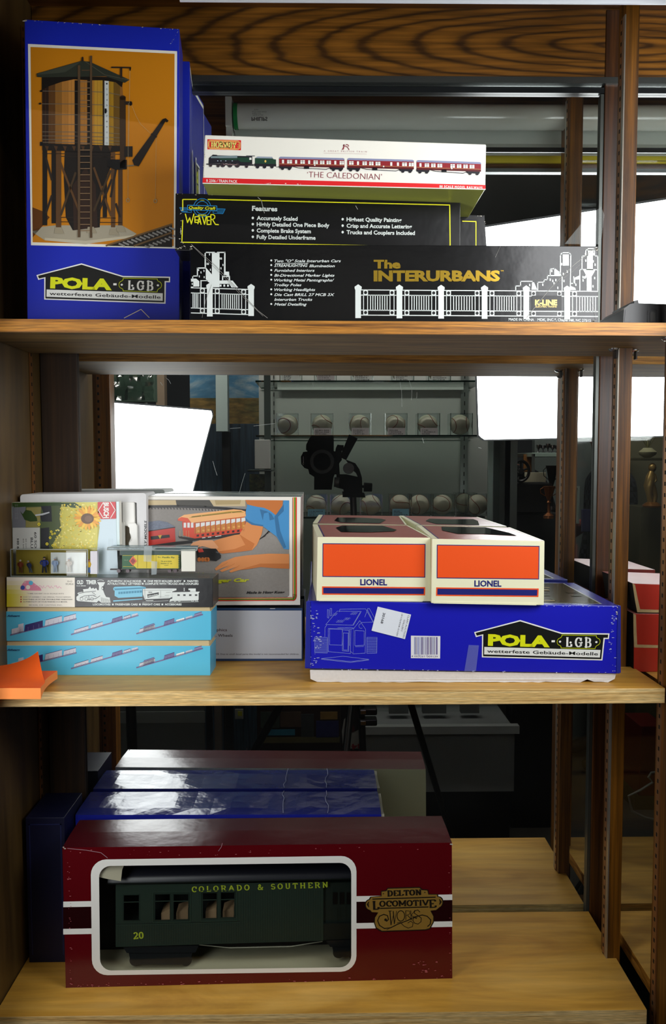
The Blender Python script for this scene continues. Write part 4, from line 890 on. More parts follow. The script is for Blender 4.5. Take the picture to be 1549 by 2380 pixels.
for s_, y, xa, xb in (('AUTHENTIC SCALE MODEL', 104, 362, 728), ('ONE PIECE MOLDED BODY', 104, 788, 1148), ('PAINTED', 104, 1208, 1328), ('ATTRACTIVELY LETTERED', 132, 362, 722), ('COMPLETE WITH TRUCKS AND COUPLERS', 132, 760, 1330),
                      ('LOCOMOTIVES', 350, 210, 396), ('PASSENGER CARS', 350, 448, 684), ('FREIGHT CARS', 350, 733, 922), ('ACCESSORIES', 350, 972, 1150), ('H-O SERIES', 148, 38, 135)):
    g.text(s_, (xa, y), (xb, y + .5), 20 if y != 148 else 9, FW, 2, .035, z=z, hz=4.556)
for x, y in ((758, 94), (1180, 94), (738, 122), (422, 341), (708, 341), (946, 341)): g.rect(x - 9, y - 9, x + 9, y + 9, FW, 2, z)
# locomotive
for ps in ([(255, 105), (340, 105), (322, 140), (318, 190), (335, 235), (350, 262), (388, 268), (398, 322), (300, 322), (270, 300), (250, 320), (150, 312), (50, 305), (35, 290), (35, 260), (60, 240), (45, 225), (55, 215), (110, 205), (105, 180), (160, 175), (180, 150), (192, 175), (215, 165), (225, 178), (245, 165), (258, 190), (272, 190), (275, 140)],):
    g.poly(ps, FW, 2, z)
KG = mat('#26282a', .4)
g.disc(315, 168, 14, 20, KG, 3, 14, z); g.disc(312, 170, 7, 12, FW, 4, 12, z); g.line(ell(290, 95, 34, 14, 200, 340, 8), 1.2, FW, 3, z=z)
for pl in ([(60, 225), (130, 210), (240, 200)], [(75, 270), (120, 250), (240, 240)], [(150, 290), (240, 280), (285, 250)], [(100, 190), (104, 215)], [(200, 215), (230, 225)], [(165, 250), (172, 300)], [(215, 250), (250, 262)]): g.line(pl, 1.1, KG, 3, z=z)
for i in range(9): g.line([(296 + i * 11, 265 + i * 3), (300 + i * 11, 318)], .5, KG, 3, z=z)
for x in (90, 140, 200): g.line(ell(x, 283, 16, 18, 0, 360, 12), .7, KG, 3, z=z)
# blue coach, white boxcar, caboose
CB = mat('#7cc6e0', .4); CB2 = mat('#3c8cac', .4)
g.poly([(425, 168), (440, 155), (700, 145), (770, 158), (770, 175), (735, 180), (735, 258), (480, 272), (440, 250), (440, 195), (428, 190)], CB, 2, z); g.poly([(430, 172), (765, 160), (770, 172), (445, 190)], CB2, 3, z); g.poly([(480, 208), (730, 192), (730, 215), (480, 232)], CB2, 3, z)
for i in range(8): g.line([(500 + i * 29, 207 - i * 1.7), (500 + i * 29, 230 - i * 1.7)], 1.2, CB, 4, z=z)
g.poly([(425, 298), (735, 278), (735, 286), (425, 312)], CB, 2, z)
g.poly([(740, 178), (760, 172), (1095, 172), (1095, 190), (1050, 205), (1050, 262), (1020, 275), (780, 285), (760, 290), (740, 235)], FW, 2, z)
g.poly([(785, 235), (908, 212), (905, 240), (790, 270)], KG, 3, z); g.text('Milwaukee', (793, 262), (898, 238), 13, FW, 4, .03, .2, z=z, hz=4.556); g.text('The', (798, 222), (838, 216), 14, KG, 4, .02, .2, z=z, hz=4.556)
for pl in ([(760, 176), (762, 286)], [(928, 195), (928, 270)], [(905, 262), (1015, 262)], [(985, 215), (1035, 213)], [(970, 245), (1020, 243)], [(745, 192), (1050, 190)]): g.line(pl, .5, KG, 3, z=z)
g.poly([(1050, 212), (1340, 205), (1340, 214), (1330, 220), (1330, 290), (1320, 300), (1050, 305), (1020, 312), (1030, 285), (1052, 280)], FW, 2, z)
for i in range(4): g.rect(1105 + i * 62, 234, 1130 + i * 62, 250, KG, 3, z)
g.poly([(1222, 172), (1300, 172), (1300, 205), (1240, 205), (1240, 190), (1222, 190)], FW, 2, z); g.line([(1177, 165), (1177, 200)], 1.6, FW, 2, z=z)
for x in (1080, 1125, 1265, 1310): g.line(ell(x, 300, 12, 11, 0, 360, 10), .8, FW, 3, z=z)
g.line([(1020, 318), (1330, 312)], .8, FW, 2, z=z); g.line([(735, 318), (1010, 300)], .6, FW, 2, z=z); g.line([(770, 300), (850, 298)], 1.4, FW, 2, z=z)
g.build('printed_right_panel', t)
b = MB(); KZ0 = onPlane(20, 1411.6, C[3] - n * .0012, n); 
OT = (C, D, n)
ztop = lambda x: C[0].z + (C[1].z - C[0].z) * (x - C[0].x) / (C[1].x - C[0].x)

# ------------------------------------------------------------------ clear case of tiny figures
def clear_case(name, label, q, Y, depth, wall, tray, grp):
    t, f, C, D, n = carton(name, label, 'plastic case', q, Y, Y, depth, None, body=None, group=grp)
    zb = ztop((C[2].x + C[3].x) / 2)
    for p in (C[2], C[3], D[2], D[3]): p.z = ztop(p.x) + .0002
    b = MB(); b.hexa([p for p in C + D], ACRYLIC); b.build('clear_lid', t, bevel=.001)
    b = MB(); e = (C[1] - C[0]).normalized(); upv = Vector((0, 0, 1))
    # frosted rims
    for a, c_ in ((C[0], C[1]), (C[1], C[2]), (C[2], C[3]), (C[3], C[0])):
        b.tube([a - n * .001, c_ - n * .001], .0007, tape_mat('rim_plastic', '#c9d0cc', .5), 6)
    b.build('rim', t, smooth=True)
    b = MB(); i0 = [D[k] + n * wall * 2 for k in range(4)]; ce = sum(i0, Vector()) / 4
    i0 = [ce + (p - ce) * .96 for p in i0]; b.hexa(i0 + [p - n * wall for p in i0], tray); b.build('backing_card', t)
    return t, f, C, D, n
YF = YK[0] + .004
t, f, C, D, n = clear_case('figure_case', 'clear plastic case of tiny painted figures on a yellow card, left end', [(24, 1277), (203, 1278), (203, 1336), (25, 1337)], YF, .016, .0015, mat('#a08a1c', .6), None)
FC = (C, D, n)
g = Face(f.p - n * .009, n)
g.rect(118, 1284, 200, 1333, mat('#efeee6', .5), 2); 
for x in (142, 158, 172, 186): g.rect(x, 1290, x + 8, 1326, W_, 3)
g.build('white_insert', t)
b = MB(); p0 = onPlane(210, 1281, C[0] - n * .004, n); p1 = onPlane(226, 1281, C[0] - n * .004, n); p2 = onPlane(226, 1334, C[0] - n * .004, n); p3 = onPlane(210, 1334, C[0] - n * .004, n)
b.hexa([p0, p1, p2, p3] + [p - n * .006 for p in (p0, p1, p2, p3)], mat('#d9d6dc', .5)); 
tc_ = thing('label_case', 'second clear plastic case with a pale paper end label, beside the figure case', 'plastic case', (p3 + p2) / 2)
b.build('paper_label', tc_)
b = MB(); A = [onPlane(x, y, C[0] - n * .001, n) for x, y in ((204.5, 1276), (231, 1275), (231, 1335), (204.5, 1335))]
for p in A[2:]: p.z = ztop(p.x) + .0002
b.hexa(A + [p - n * .016 for p in A], ACRYLIC); b.build('clear_lid', tc_, bevel=.001)
def figurine(px, py0, py1, cols, lean, label, wide=1.0, Ycut=.005):
    """tiny painted person standing in the case: legs, coat, arms, head, hat"""
    bs = onPlane(px, py1, C[0] - n * Ycut, n); tp = onPlane(px + lean, py0, C[0] - n * Ycut, n); H = (tp - bs).length; ax = (tp - bs) / H
    sx = (C[1] - C[0]).normalized()
    t_ = thing('miniature_figure', label, 'figurine', bs, 'tiny painted figures in the clear case')
    def at_(u, v): return bs + ax * H * v + sx * H * u * wide
    b = MB(); mt_ = mat(cols[2], .6)
    for s_ in (-.07, .08): b.tube([at_(s_ * 1.4, .0), at_(s_, .25), at_(s_ * .6, .48)], [H * .055, H * .06, H * .08], mt_, 8)
    b.build('legs', t_, smooth=True)
    b = MB(); mt_ = mat(cols[1], .6); b.tube([at_(0, .40), at_(0, .48), at_(0, .62), at_(0, .76), at_(0, .82)], [H * .10, H * .14, H * .13, H * .15, H * .06], mt_, 10)
    for s_ in (-1, 1): b.tube([at_(.13 * s_, .77), at_(.21 * s_, .62), at_(.15 * s_, .5)], [H * .055, H * .05, H * .04], mt_, 8)
    b.build('coat', t_, smooth=True)
    b = MB(); b.ball(at_(0, .89), H * .075, mat('#c89a7a', .6), 12, 8); b.build('head', t_, smooth=True)
    b = MB(); b.lathe([(H * .10, 0), (H * .10, H * .02), (H * .07, H * .03), (H * .06, H * .08), (0.0001, H * .09)], at_(0, .92), ax, mat(cols[0], .6), 12); b.build('hat', t_, smooth=True)
figurine(48, 1301, 1331, ('#d8d2c8', '#8a3418', '#6a3a1c'), -1, 'tiny figure in a red-brown coat, leftmost in the clear case')
figurine(72, 1303, 1331, ('#9aa4a8', '#1e2c58', '#3c4656'), -7, 'tiny leaning figure in a dark blue coat, second in the clear case', .8)
figurine(103, 1294, 1331, ('#20222a', '#2c3c8a', '#1c2030'), 0, 'tiny broad figure in a blue shirt, third in the clear case', 1.15)
figurine(128, 1296, 1330, ('#c4ccd8', '#aebfe0', '#b4c2d8'), 0, 'tiny pale blue figure against the white insert', .9, .004)
figurine(160, 1297, 1330, ('#b8c0cc', '#d8c8b8', '#cfc6b8'), 0, 'tiny cream figure with a flat hat against the white insert', .9, .004)
figurine(206.8, 1300, 1331, ('#8a3a28', '#c8a020', '#4a6a9a'), 0, 'tiny figure in red and yellow squeezed beside the paper label', .6, .004)

# ------------------------------------------------------------------ boxcar model in its clear case
t, f, C, D, n = clear_case('boxcar_case', 'clear plastic case with a green and yellow boxcar model, right end of the kit box', [(250, 1272), (458, 1273), (458, 1335), (250, 1336)], YF - .002, .026, .0015, mat('#a4c3cc', .5), None)
b = MB(); A = [onPlane(x, y, C[0] - n * .0015, n) for x, y in ((421, 1277), (454, 1276.5), (454, 1328), (422, 1328))]; b.hexa(A + [p - n * .001 for p in A], mat('#eceadc', .6)); b.build('paper_label', t)
g = Face(C[0] + n * .0003, n); TP = tape_mat('tape', '#c3cfd2', .45)
g.poly([(335, 1269), (354, 1269), (352, 1306), (334, 1305)], TP, 1); g.poly([(352, 1304), (366, 1305), (364, 1335), (352, 1336)], TP, 2); g.build('clear_tape', t)
bc = thing('boxcar_model', 'green and yellow model boxcar with a red diamond, inside the clear case', 'model train car', onPlane(350, 1332, C[0] - n * .012, n))
def q4(xs, ys, dep, th): A = [onPlane(x, y, C[0] - n * dep, n) for x, y in ((xs[0], ys[0]), (xs[1], ys[0]), (xs[1], ys[1]), (xs[0], ys[1]))]; return A + [p - n * th for p in A]
GRN = mat('#1f5c34', .45); YLW = mat('#d9c228', .45)
b = MB(); b.hexa(q4((284, 418), (1288, 1322), .006, .013), GRN); b.build('body', bc)
b = MB(); R_ = q4((280, 420), (1280, 1289), .005, .015); R_[4].z -= .001; b.hexa(R_, mat('#2c4a44', .45)); b.hexa(q4((290, 410), (1278.5, 1281), .011, .003), mat('#2c4a44', .45)); b.build('roof', bc)
g = Face(C[0] - n * .0058, n)
g.poly([(313, 1290), (415, 1290), (415, 1321), (318, 1321), (308, 1312), (302, 1304)], YLW, 1); g.poly([(300, 1304), (309, 1292), (319, 1304), (309, 1315)], mat('#d8602c', .4), 2); g.poly([(303, 1304), (309, 1297), (315, 1304), (309, 1311)], mat('#8c1c1c', .4), 3)
for x in (320, 341, 363): g.line([(x, 1290), (x, 1320)], .7, mat('#8a7c18', .5), 3)
g.line([(285, 1291), (311, 1291)], .8, YLW, 2); g.line([(286, 1316.5), (312, 1317)], .8, YLW, 2)
DG = mat('#4a6a2c', .5)
g.text('Tr. Pacific Ry.', (366, 1297), (407, 1297), 3.4, DG, 3, .02); g.text('TR & N 5050', (374, 1306), (399, 1306), 2.6, DG, 3, .01); g.text('80000 LT 10', (374, 1311), (400, 1311), 2.4, DG, 3, .01); g.text('CAPY', (382, 1315), (392, 1315), 2.2, DG, 3)
g.text('TRSF', (288, 1303), (298, 1303), 2, mat('#9ab090', .5), 3)
for i in range(6): g.line([(412, 1293 + i * 5), (417, 1293 + i * 5)], .7, YLW, 4)
g.build('painted_side', bc)
b = MB()
b.hexa(q4((282, 418), (1321, 1324), .008, .008), mat('#3a3430', .5)); b.hexa(q4((256, 284), (1322, 1325), .010, .003), mat('#3c3a3a', .5)); b.build('underframe', bc)
for xc, in ((276,), (297,), (394,), (408,)):
    b = MB(); c_ = onPlane(xc, 1327, C[0] - n * .008, n); b.cyl(c_, c_ - n * .009, .0022, None, mat('#5a4a50', .4), 16); b.build('wheel', bc, smooth=True)

# ------------------------------------------------------------------ sunflower kit pack and the white tray behind it
YB = YK[0] + .026
t, f, C, D, n = carton('flower_kit_pack', 'kit pack with a sunflower field picture and a red sign, behind the clear cases', 'box',
    [(27, 1168), (277, 1165), (280, 1341), (27, 1343)], YB, YB, .012, {'all': CREAM, 'front': card('#cfe4e4', .25, .06)}, snap=lambda x: ztop(x) + .0002, bevel=.0004)
z = zm(20, 1140, 4.556)
f.poly([(36, 128), (945, 122), (945, 300), (975, 320), (960, 420), (935, 610), (935, 900), (45, 900)], mat('#b8b050', .35), 1, z)
f.poly([(36, 128), (560, 125), (540, 300), (560, 420), (470, 560), (460, 900), (45, 900)], mat('#4c5a34', .35), 2, z)
f.poly([(38, 170), (180, 170), (180, 395), (42, 395)], mat('#74767c', .4), 3, z); f.poly([(190, 180), (345, 175), (330, 390), (180, 390)], mat('#8c8448', .4), 3, z)
f.poly([(330, 140), (450, 135), (460, 330), (350, 330), (330, 260), (370, 240)], mat('#20242a', .35), 3, z); f.poly([(340, 400), (430, 390), (430, 900), (340, 900)], mat('#23262a', .35), 3, z)
f.poly([(40, 132), (700, 128), (790, 180), (700, 185), (520, 160), (200, 170), (60, 180)], mat('#2e4a1a', .35), 4, z); f.poly([(150, 250), (180, 205), (240, 215), (300, 290), (305, 325), (230, 330), (170, 310), (120, 215)], mat('#2a4418', .35), 4, z)
f.poly([(280, 255), (350, 245), (430, 225), (435, 238), (360, 262), (285, 270)], mat('#b8bcc0', .4), 5, z)
r = random.Random(5)
ys_ = [mat('#f2e25a', .35), mat('#f6ea8a', .35), mat('#e8cc30', .35)]; yd = mat('#8a7c24', .4)
f.poly([(560, 130), (945, 124), (940, 900), (470, 900), (560, 500)], mat('#d4ca56', .35), 3, z)
for i in range(430):
    y = r.uniform(150, 880); x = r.uniform(480 if y > 400 else 545, 925); fade = (x - 480) / 450
    s_ = r.uniform(5, 12); f.disc(x, y, s_, s_ * .9, ys_[r.randrange(3)], 5 + i % 2, 7, z)
    if fade < .6 and i % 2: f.disc(x, y, s_ * .4, s_ * .35, yd, 7, 6, z)
for x, y, s_ in ((322, 357, 16), (407, 566, 16), (452, 436, 13), (440, 500, 14), (468, 582, 14), (500, 590, 12), (463, 462, 12), (490, 455, 11), (405, 680, 12)): f.disc(x, y, s_, s_, mat('#f0dc30', .35), 8, 10, z); f.disc(x, y, s_ * .4, s_ * .4, mat('#3c3a20', .4), 9, 8, z)
pet = [mat('#f2b41e', .35), mat('#f6c93a', .35), mat('#e89c1c', .35)]
for i in range(22):
    a = 2 * PI * i / 22; f.disc(838 + 100 * math.cos(a), 290 + 82 * math.sin(a), 48, 15, pet[i % 3], 9 + i % 3, 12, z, rot=a)
f.disc(835, 298, 68, 56, mat('#6a4c34', .4), 13, 20, z); f.disc(845, 300, 40, 34, mat('#7c5c44', .4), 14, 16, z)
f.poly([(42, 395), (332, 392), (334, 900), (45, 900)], mat('#c3c4be', .4), 9, z)
KK = mat('#26282a', .4)
f.text('60 SO', (272, 440), (275, 610), 24, KK, 10, .01, z=z, hz=4.556); f.text('BLU', (232, 500), (234, 610), 26, KK, 10, .01, z=z, hz=4.556); f.text('60 sun', (178, 510), (180, 610), 15, GT, 10, z=z, hz=4.556); f.text('60 bli', (150, 510), (151, 610), 15, GT, 10, z=z, hz=4.556); f.text('H0 6', (88, 510), (90, 618), 22, KK, 10, .02, z=z, hz=4.556)
for x in (66, 78, 92): f.text('Modell', (x, 150), (x + 1, 300), 6, mat('#9a9ca0', .5), 10, z=z, hz=4.556)
f.poly([(944, 122), (1135, 120), (1138, 298), (980, 302), (944, 240)], mat('#cf1f28', .35), 11, z)
f.text('BUSCH', (1008, 128), (1010, 292), 52, W_, 12, .045, z=z, hz=4.556)
for pl in ([(1003, 128), (952, 210), (1003, 292)], [(1078, 122), (1130, 208), (1080, 292)]): f.line(pl, 1.6, W_, 12, z=z)
f.poly([(945, 302), (1138, 300), (1160, 900), (936, 900), (940, 600), (972, 420)], mat('#cfe2ea', .35), 4, z)
for x in (1062, 1082, 1100): f.text('modell landschaft', (x, 510), (x + 2, 600), 5, mat('#8a9aa0', .4), 6, z=z, hz=4.556)
f.build('printed_picture', t)
# white foam tray pack
SF = mat('#e3e3e2', .7, noise=.04, nscale=150)
q = [(46, 1150), (340, 1147), (344, 1500), (46, 1500)]
YW = YB + .018
p = onY(*q[3], YW); 
t, f, C, D, n = carton('white_tray_box', 'white foam tray box with rounded rim, standing behind the sunflower pack', 'box', q, YW, YW + .004, .062, SF, snap=S2, body=None)
b = MB()
def rim(k, dep):   # k inset px
    pts = []
    for (cx_, cy_, a0) in ((54 + 0, 1156, 180), (333, 1153, 270)):
        r0 = 7
        for j in range(5): a = math.radians(a0 + 90 * j / 4); pts.append((cx_ + (r0 - k * .3) * math.cos(a) + (k if cx_ < 100 else -k), cy_ + (r0 - k * .3) * math.sin(a) + k))
    P = [onPlane(x, y, C[0] - n * dep, n) for x, y in pts]
    br_, bl_ = onPlane(342 - k, 1500, C[0] - n * dep, n), onPlane(47 + k, 1500, C[0] - n * dep, n)
    br_.z = bl_.z = S2 + (.004 if k else 0.0002); return P + [br_, bl_]
A, B_ = rim(0, 0), rim(17, 0); nn = len(A)
b.mesh(A + B_, [(i, (i + 1) % nn, nn + (i + 1) % nn, nn + i) for i in range(nn)], SF)
B2 = rim(17, .006); b.mesh(B_ + B2, [(i, (i + 1) % nn, nn + (i + 1) % nn, nn + i) for i in range(nn)] + [tuple(nn + i for i in range(nn))], SF)
A2 = [p - n * .062 for p in A]; b.mesh(A + A2, [((i + 1) % nn, i, nn + i, nn + (i + 1) % nn) for i in range(nn)] + [tuple(nn + i for i in reversed(range(nn)))], SF)
b.build('foam_tray', t)
g = Face(C[0], n); z = zm(20, 1140, 4.556); g.text('LY MODELS', (1472, 590), (1472, 318), 24, KK, 2, .03, .2, z=lambda x, y: (20 + x / 4.556 - 2, 1140 + y / 4.556), hz=4.556); g.build('printed_lettering', t)
# plastic parts lying in the tray
PW = mat('#efeee8', .4)
def pl_part(name, lab, pts, dep, th, holes=()):
    P = [onPlane(x, y, C[0] - n * dep, n) for x, y in pts]; b = MB(); b.prism(P, -n * th, PW); o = b.build(name, None, bevel=.0006); tag(o, lab, 'plastic part'); return o
pl_part('plastic_part', 'narrow white plastic strip with a hook, standing at the tray front', [(278, 1222), (281, 1215), (289, 1215), (290, 1290), (279, 1290)], -.006, .003)
o = pl_part('plastic_part', 'white plastic bracket with a round opening, right in the tray', [(299, 1218), (314, 1217), (319, 1222), (319.5, 1290), (302, 1290), (302, 1262), (307, 1255), (307, 1246), (302, 1238), (302, 1226), (299, 1224)], -.006, .003)
o = pl_part('plastic_part', 'tall white plastic panel at the back of the tray', [(286, 1168), (312, 1167), (314, 1290), (287, 1290)], -.001, .003)
b = MB(); P = [onPlane(x, y, C[0] + n * .0015, n) for x, y in ((292, 1222), (300, 1224), (301, 1236), (304, 1250), (299, 1262), (301, 1288), (291, 1288))]; b.prism(P, -n * .0004, mat('#4a3c22', .6, noise=.5, nscale=700)); o = b.build('gravel_bag', None); tag(o, 'small strip of brown scatter material between the white plastic parts', 'scatter bag')

# ------------------------------------------------------------------ grey-white carton and the passenger car carton
q = [(425, 1413), (704, 1413), (704, 1535), (425, 1537)]
t, f, C, D, n = carton('grey_carton', 'pale grey carton with a navy border, under the passenger car carton', 'box', q, .134, .134, .068, {'all': card('#3a3c40', .35), 'front': card('#24406a', .35), 'right': card('#55504c', .4)}, snap=S2)
f.poly([(400, 1419), (701.5, 1419), (701.5, 1531), (400, 1531)], mat('#c3c7cf', .4), 1)
f.text('aphics', (498.5, 1467), (528, 1467), 6.5, mat('#5a3c40', .4), 2, .01); f.text('. Wheels', (502, 1480), (541, 1480), 6.5, mat('#3a2c30', .4), 2, .01)
f.text('NOTICE: Due to small detail parts this model is not recommended for children.', (486, 1522), (696, 1522), 3.6, mat('#5a5660', .4), 2, .008); f.line([(628, 1414.5), (640, 1414.5)], 1, W_, 2)
f.build('printed_front', t); GC = (C, D)
q = [(339, 1152), (700, 1155), (696, 1406), (339, 1408)]
t, f, C, D, n = carton('passenger_car_carton', 'carton with a picture of a red passenger car and a boy in a blue shirt', 'box', q, .134, .132, .070,
    {'all': card('#d8d4cc', .4), 'top': card('#9aa39f', .2), 'right': card('#8a7670', .45)}, bevel=.0006)
for p in (C[2], C[3]): pass
z = zm(340, 1140, 4.076); zz = zm(340, 1120, 3.688)
f.rect(340, 1155, 698, 1406, mat('#eeeae0', .4), 1)
def border(k, mt_, w_):
    f.line([(692.5 - k, 1157), (692.5 - k, 1384 - k * .2)] + [(682 + (10.5 - k) * math.cos(a), 1384 + (14 - k * .8) * math.sin(a)) for a in (.3, .7, 1.1, 1.5)] + [(330, 1399 - k * .8)], w_, mt_, 3)
border(10, mat('#e8906a', .4), 3.1); border(6.9, mat('#46a024', .4), 3.2); border(3.7, mat('#d8341a', .4), 3.2); border(12, mat('#34383a', .4), 1.0)
f.poly([(340, 1161), (672.5, 1163), (672.5, 1384), (668, 1388), (340, 1388)], mat('#8d8882', .5, noise=.15, nscale=400), 4)
f.poly([(0, 92), (940, 90), (940, 150), (600, 150), (0, 145)], mat('#c8b48c', .5), 5, z); f.poly([(280, 92), (600, 90), (640, 150), (290, 145)], mat('#4c4a44', .5), 6, z); f.poly([(650, 92), (900, 90), (890, 130), (660, 135)], mat('#b09a6c', .5), 6, z)
f.line([(0, 152), (300, 150), (560, 158), (760, 172), (960, 192)], 6, mat('#1e1c1a', .4), 6, z=z)
for i in range(26): f.line([(20 + i * 30, 160 + (i / 26) ** 2 * 32), (28 + i * 30, 176 + (i / 26) ** 2 * 34)], 1.8, mat('#1e1c1a', .4), 7, z=z)
for i in range(9): f.line([(1060 + i * 18, 470 - i * 12), (1130 + i * 8, 430 - i * 12)], 2, mat('#2a2622', .4), 6, z=z)
# coal tender
RD = mat('#c02a1c', .4)
f.poly([(0, 385), (272, 345), (278, 485), (0, 525)], RD, 7, z); f.poly([(0, 300), (120, 285), (200, 300), (275, 345), (0, 390)], mat('#7c8494', .6, noise=.4, nscale=500), 8, z); f.line([(0, 388), (275, 348)], 2, mat('#2a1c18', .4), 9, z=z)
f.poly([(40, 435), (220, 418), (225, 445), (45, 468)], K_, 8, z); f.poly([(112, 425), (148, 422), (132, 460)], mat('#c8a030', .4), 9, z); f.poly([(0, 525), (280, 485), (440, 470), (440, 500), (180, 525)], mat('#1c1816', .4), 6, z)
# passenger car
f.poly([(300, 265), (360, 230), (830, 178), (900, 184), (945, 200), (945, 245), (430, 308), (395, 262)], mat('#f0b070', .4), 8, z); f.poly([(300, 270), (335, 252), (395, 262), (428, 308), (300, 285)], mat('#d8502c', .4), 9, z)
f.poly([(405, 262), (440, 242), (800, 195), (900, 194), (930, 208), (800, 214)], mat('#c09a3c', .4), 9, z); f.line([(430, 252), (520, 240)], 1.4, mat('#4a3c10', .4), 10, z=z); f.line([(530, 240), (805, 208)], 1.1, mat('#4a3c10', .4), 10, z=z); f.line([(815, 207), (905, 198)], 1.2, mat('#4a3c10', .4), 10, z=z)
f.poly([(342, 295), (455, 308), (940, 245), (940, 380), (880, 400), (460, 455), (350, 425)], mat('#d4401e', .4), 7, z)
f.poly([(458, 310), (935, 250), (935, 360), (458, 410)], mat('#c88030', .4), 8, z)
for i in range(10):
    xa = 470 + i * 48; dy = -i * 5.6
    f.poly([(xa, 312 + dy), (xa + 38, 307 + dy), (xa + 38, 338 + dy), (xa, 350 + dy)], mat('#dfe0de', .4), 9, z)
    f.rect(xa - 6, 305 + dy, xa - 1, 412 + dy, RD, 10, z); f.poly([(xa + 8, 420 + dy), (xa + 30, 416 + dy), (xa + 30, 436 + dy), (xa + 8, 438 + dy)], mat('#3c1410', .4), 10, z)
    f.disc(xa + 25, 385 + dy, 12, 9, mat('#e0a050', .4), 10, 10, z)
for xa in (355, 390, 424): f.rect(xa, 305, xa + 24, 352, mat('#dfe0de', .4), 9, z)
f.poly([(305, 430), (460, 455), (890, 400), (890, 425), (700, 455), (440, 478), (310, 450)], mat('#1c1816', .4), 8, z)
for xa in (320, 350, 380, 405): f.line([(xa, 380), (xa, 440)], .7, mat('#d8b070', .3), 11, z=z)
for xa, ya in ((530, 450), (585, 443), (655, 436), (680, 432)): f.line([(xa, ya), (xa + 32, ya - 4)], 1.4, W_, 10, z=z)
# boy: shirt, neck, arms, hands, handset
SK = mat('#d98a4c', .5); SK2 = mat('#c4702e', .5); SK3 = mat('#e6a474', .5); SB = mat('#3f8cc4', .5); SB2 = mat('#2c6c9c', .5)
f.poly([(850, 155), (1170, 158), (1172, 240), (1125, 285), (1060, 275), (1010, 225), (900, 205), (865, 190)], SK2, 7, zz)
f.poly([(868, 195), (960, 215), (1010, 222), (1060, 245), (1115, 288), (1150, 278), (1180, 158), (1226, 160), (1226, 580), (1180, 575), (1120, 470), (1060, 425), (1000, 380), (920, 370), (860, 345), (842, 300)], SB, 8, zz)
f.poly([(975, 235), (1030, 250), (1075, 275), (1100, 320), (1060, 330), (1050, 260), (1010, 270), (1000, 330)], SB2, 9, zz); f.poly([(845, 300), (865, 350), (925, 375), (1000, 383), (1005, 370), (930, 358), (880, 335)], SB2, 9, zz); f.poly([(1100, 300), (1180, 190), (1180, 250), (1130, 300), (1150, 420), (1200, 560), (1180, 570), (1120, 460)], SB2, 9, zz)
f.poly([(862, 340), (905, 368), (1003, 383), (990, 450), (950, 540), (910, 585), (800, 600), (650, 615), (560, 580), (570, 510), (640, 485), (760, 455), (800, 450), (830, 400)], SK, 10, zz)
f.poly([(800, 450), (862, 490), (930, 530), (905, 585), (800, 600), (655, 615), (600, 600), (760, 575), (850, 540)], SK2, 11, zz)
f.poly([(370, 555), (400, 520), (460, 500), (570, 500), (620, 560), (600, 585), (520, 560), (480, 550), (430, 570)], SK3, 11, zz)
f.poly([(430, 570), (600, 572), (642, 630), (640, 655), (600, 680), (440, 655)], K_, 12, zz); f.poly([(440, 575), (480, 570), (495, 600), (450, 605)], mat('#c83a2c', .4), 13, zz); f.text('LGB', (598, 605), (620, 612), 12, mat('#8a9094', .4), 13, z=zz, hz=3.688)
for x in (455, 485, 512, 530): f.disc(x, 665, 16, 19, SK2, 13, 12, zz)
f.poly([(1226, 618), (1050, 615), (860, 630), (760, 645), (650, 690), (588, 745), (600, 760), (660, 735), (720, 715), (630, 760), (650, 772), (770, 730), (712, 765), (725, 778), (800, 755), (870, 745), (980, 725), (1100, 735), (1226, 742)], SK, 10, zz)
f.poly([(1226, 700), (1100, 700), (980, 700), (860, 735), (800, 755), (870, 748), (980, 730), (1100, 740), (1226, 745)], SK2, 11, zz)
for pl in ([(700, 690), (640, 725)], [(760, 700), (690, 740)], [(800, 715), (740, 755)]): f.line(pl, .8, SK2, 12, z=zz)
f.text('Passenger Car', (446, 1354), (580, 1352), 8, mat('#c8cc2c', .4), 12, .05, .25); f.text('Made in Hong Kong', (573, 1380), (662, 1379), 5.6, K_, 12, .03, .3)
f.text('Rhaetische Bahn, braks', (400, 1337), (478, 1336), 5, mat('#c8cc2c', .4), 12, .03, .25)
f.build('printed_picture', t)

# ------------------------------------------------------------------ big blue house-kit carton on its foam base
FOAM = mat('#dcdad8', .8, noise=.10, nscale=350)
q = [(721, 1557), (1433, 1566), (1430, 1586), (722, 1586)]
YL_, YR_ = onZ(*q[3], S2).y, onZ(*q[2], S2).y
t, f, C, D, n = carton('foam_base', 'white speckled foam base under the big blue house kit carton', 'foam tray', q, YL_, YR_, .165, FOAM, snap=S2, body=None)
b = MB(); r = random.Random(3); N = 44
top, bot = [], []
for i in range(N + 1):
    u = i / N; a = C[0].lerp(C[1], u); c_ = C[3].lerp(C[2], u)
    if i in (0, N): c_ = c_ + Vector((0, 0, .004)); 
    if i in (40,): c_ = c_ + Vector((0, 0, .0035))
    top.append(a); bot.append(c_ + Vector((0, 0, r.uniform(0, .0007) if 0 < i < N else 0)) + n * r.uniform(-.0006, .0006))
P = top + bot[::-1]; b.prism(P, -n * .165, FOAM); b.build('foam_block', t)
q = [(715, 1396), (1440, 1408), (1442, 1566), (709, 1554)]
t, f, C, D, n = carton('house_kit_carton', 'large blue carton with a white line drawing of a house kit, on the foam base', 'box', q, YL_ - .002, YR_ - .002, .176, {'all': BLUE_S, 'front': card('#1a1cb4', .34, .06), 'top': card('#1c2496', .25)}, bevel=.0009)
PC, PD = C, D
ctop = lambda x: C[0].z + (C[1].z - C[0].z) * (x - C[0].x) / (C[1].x - C[0].x)
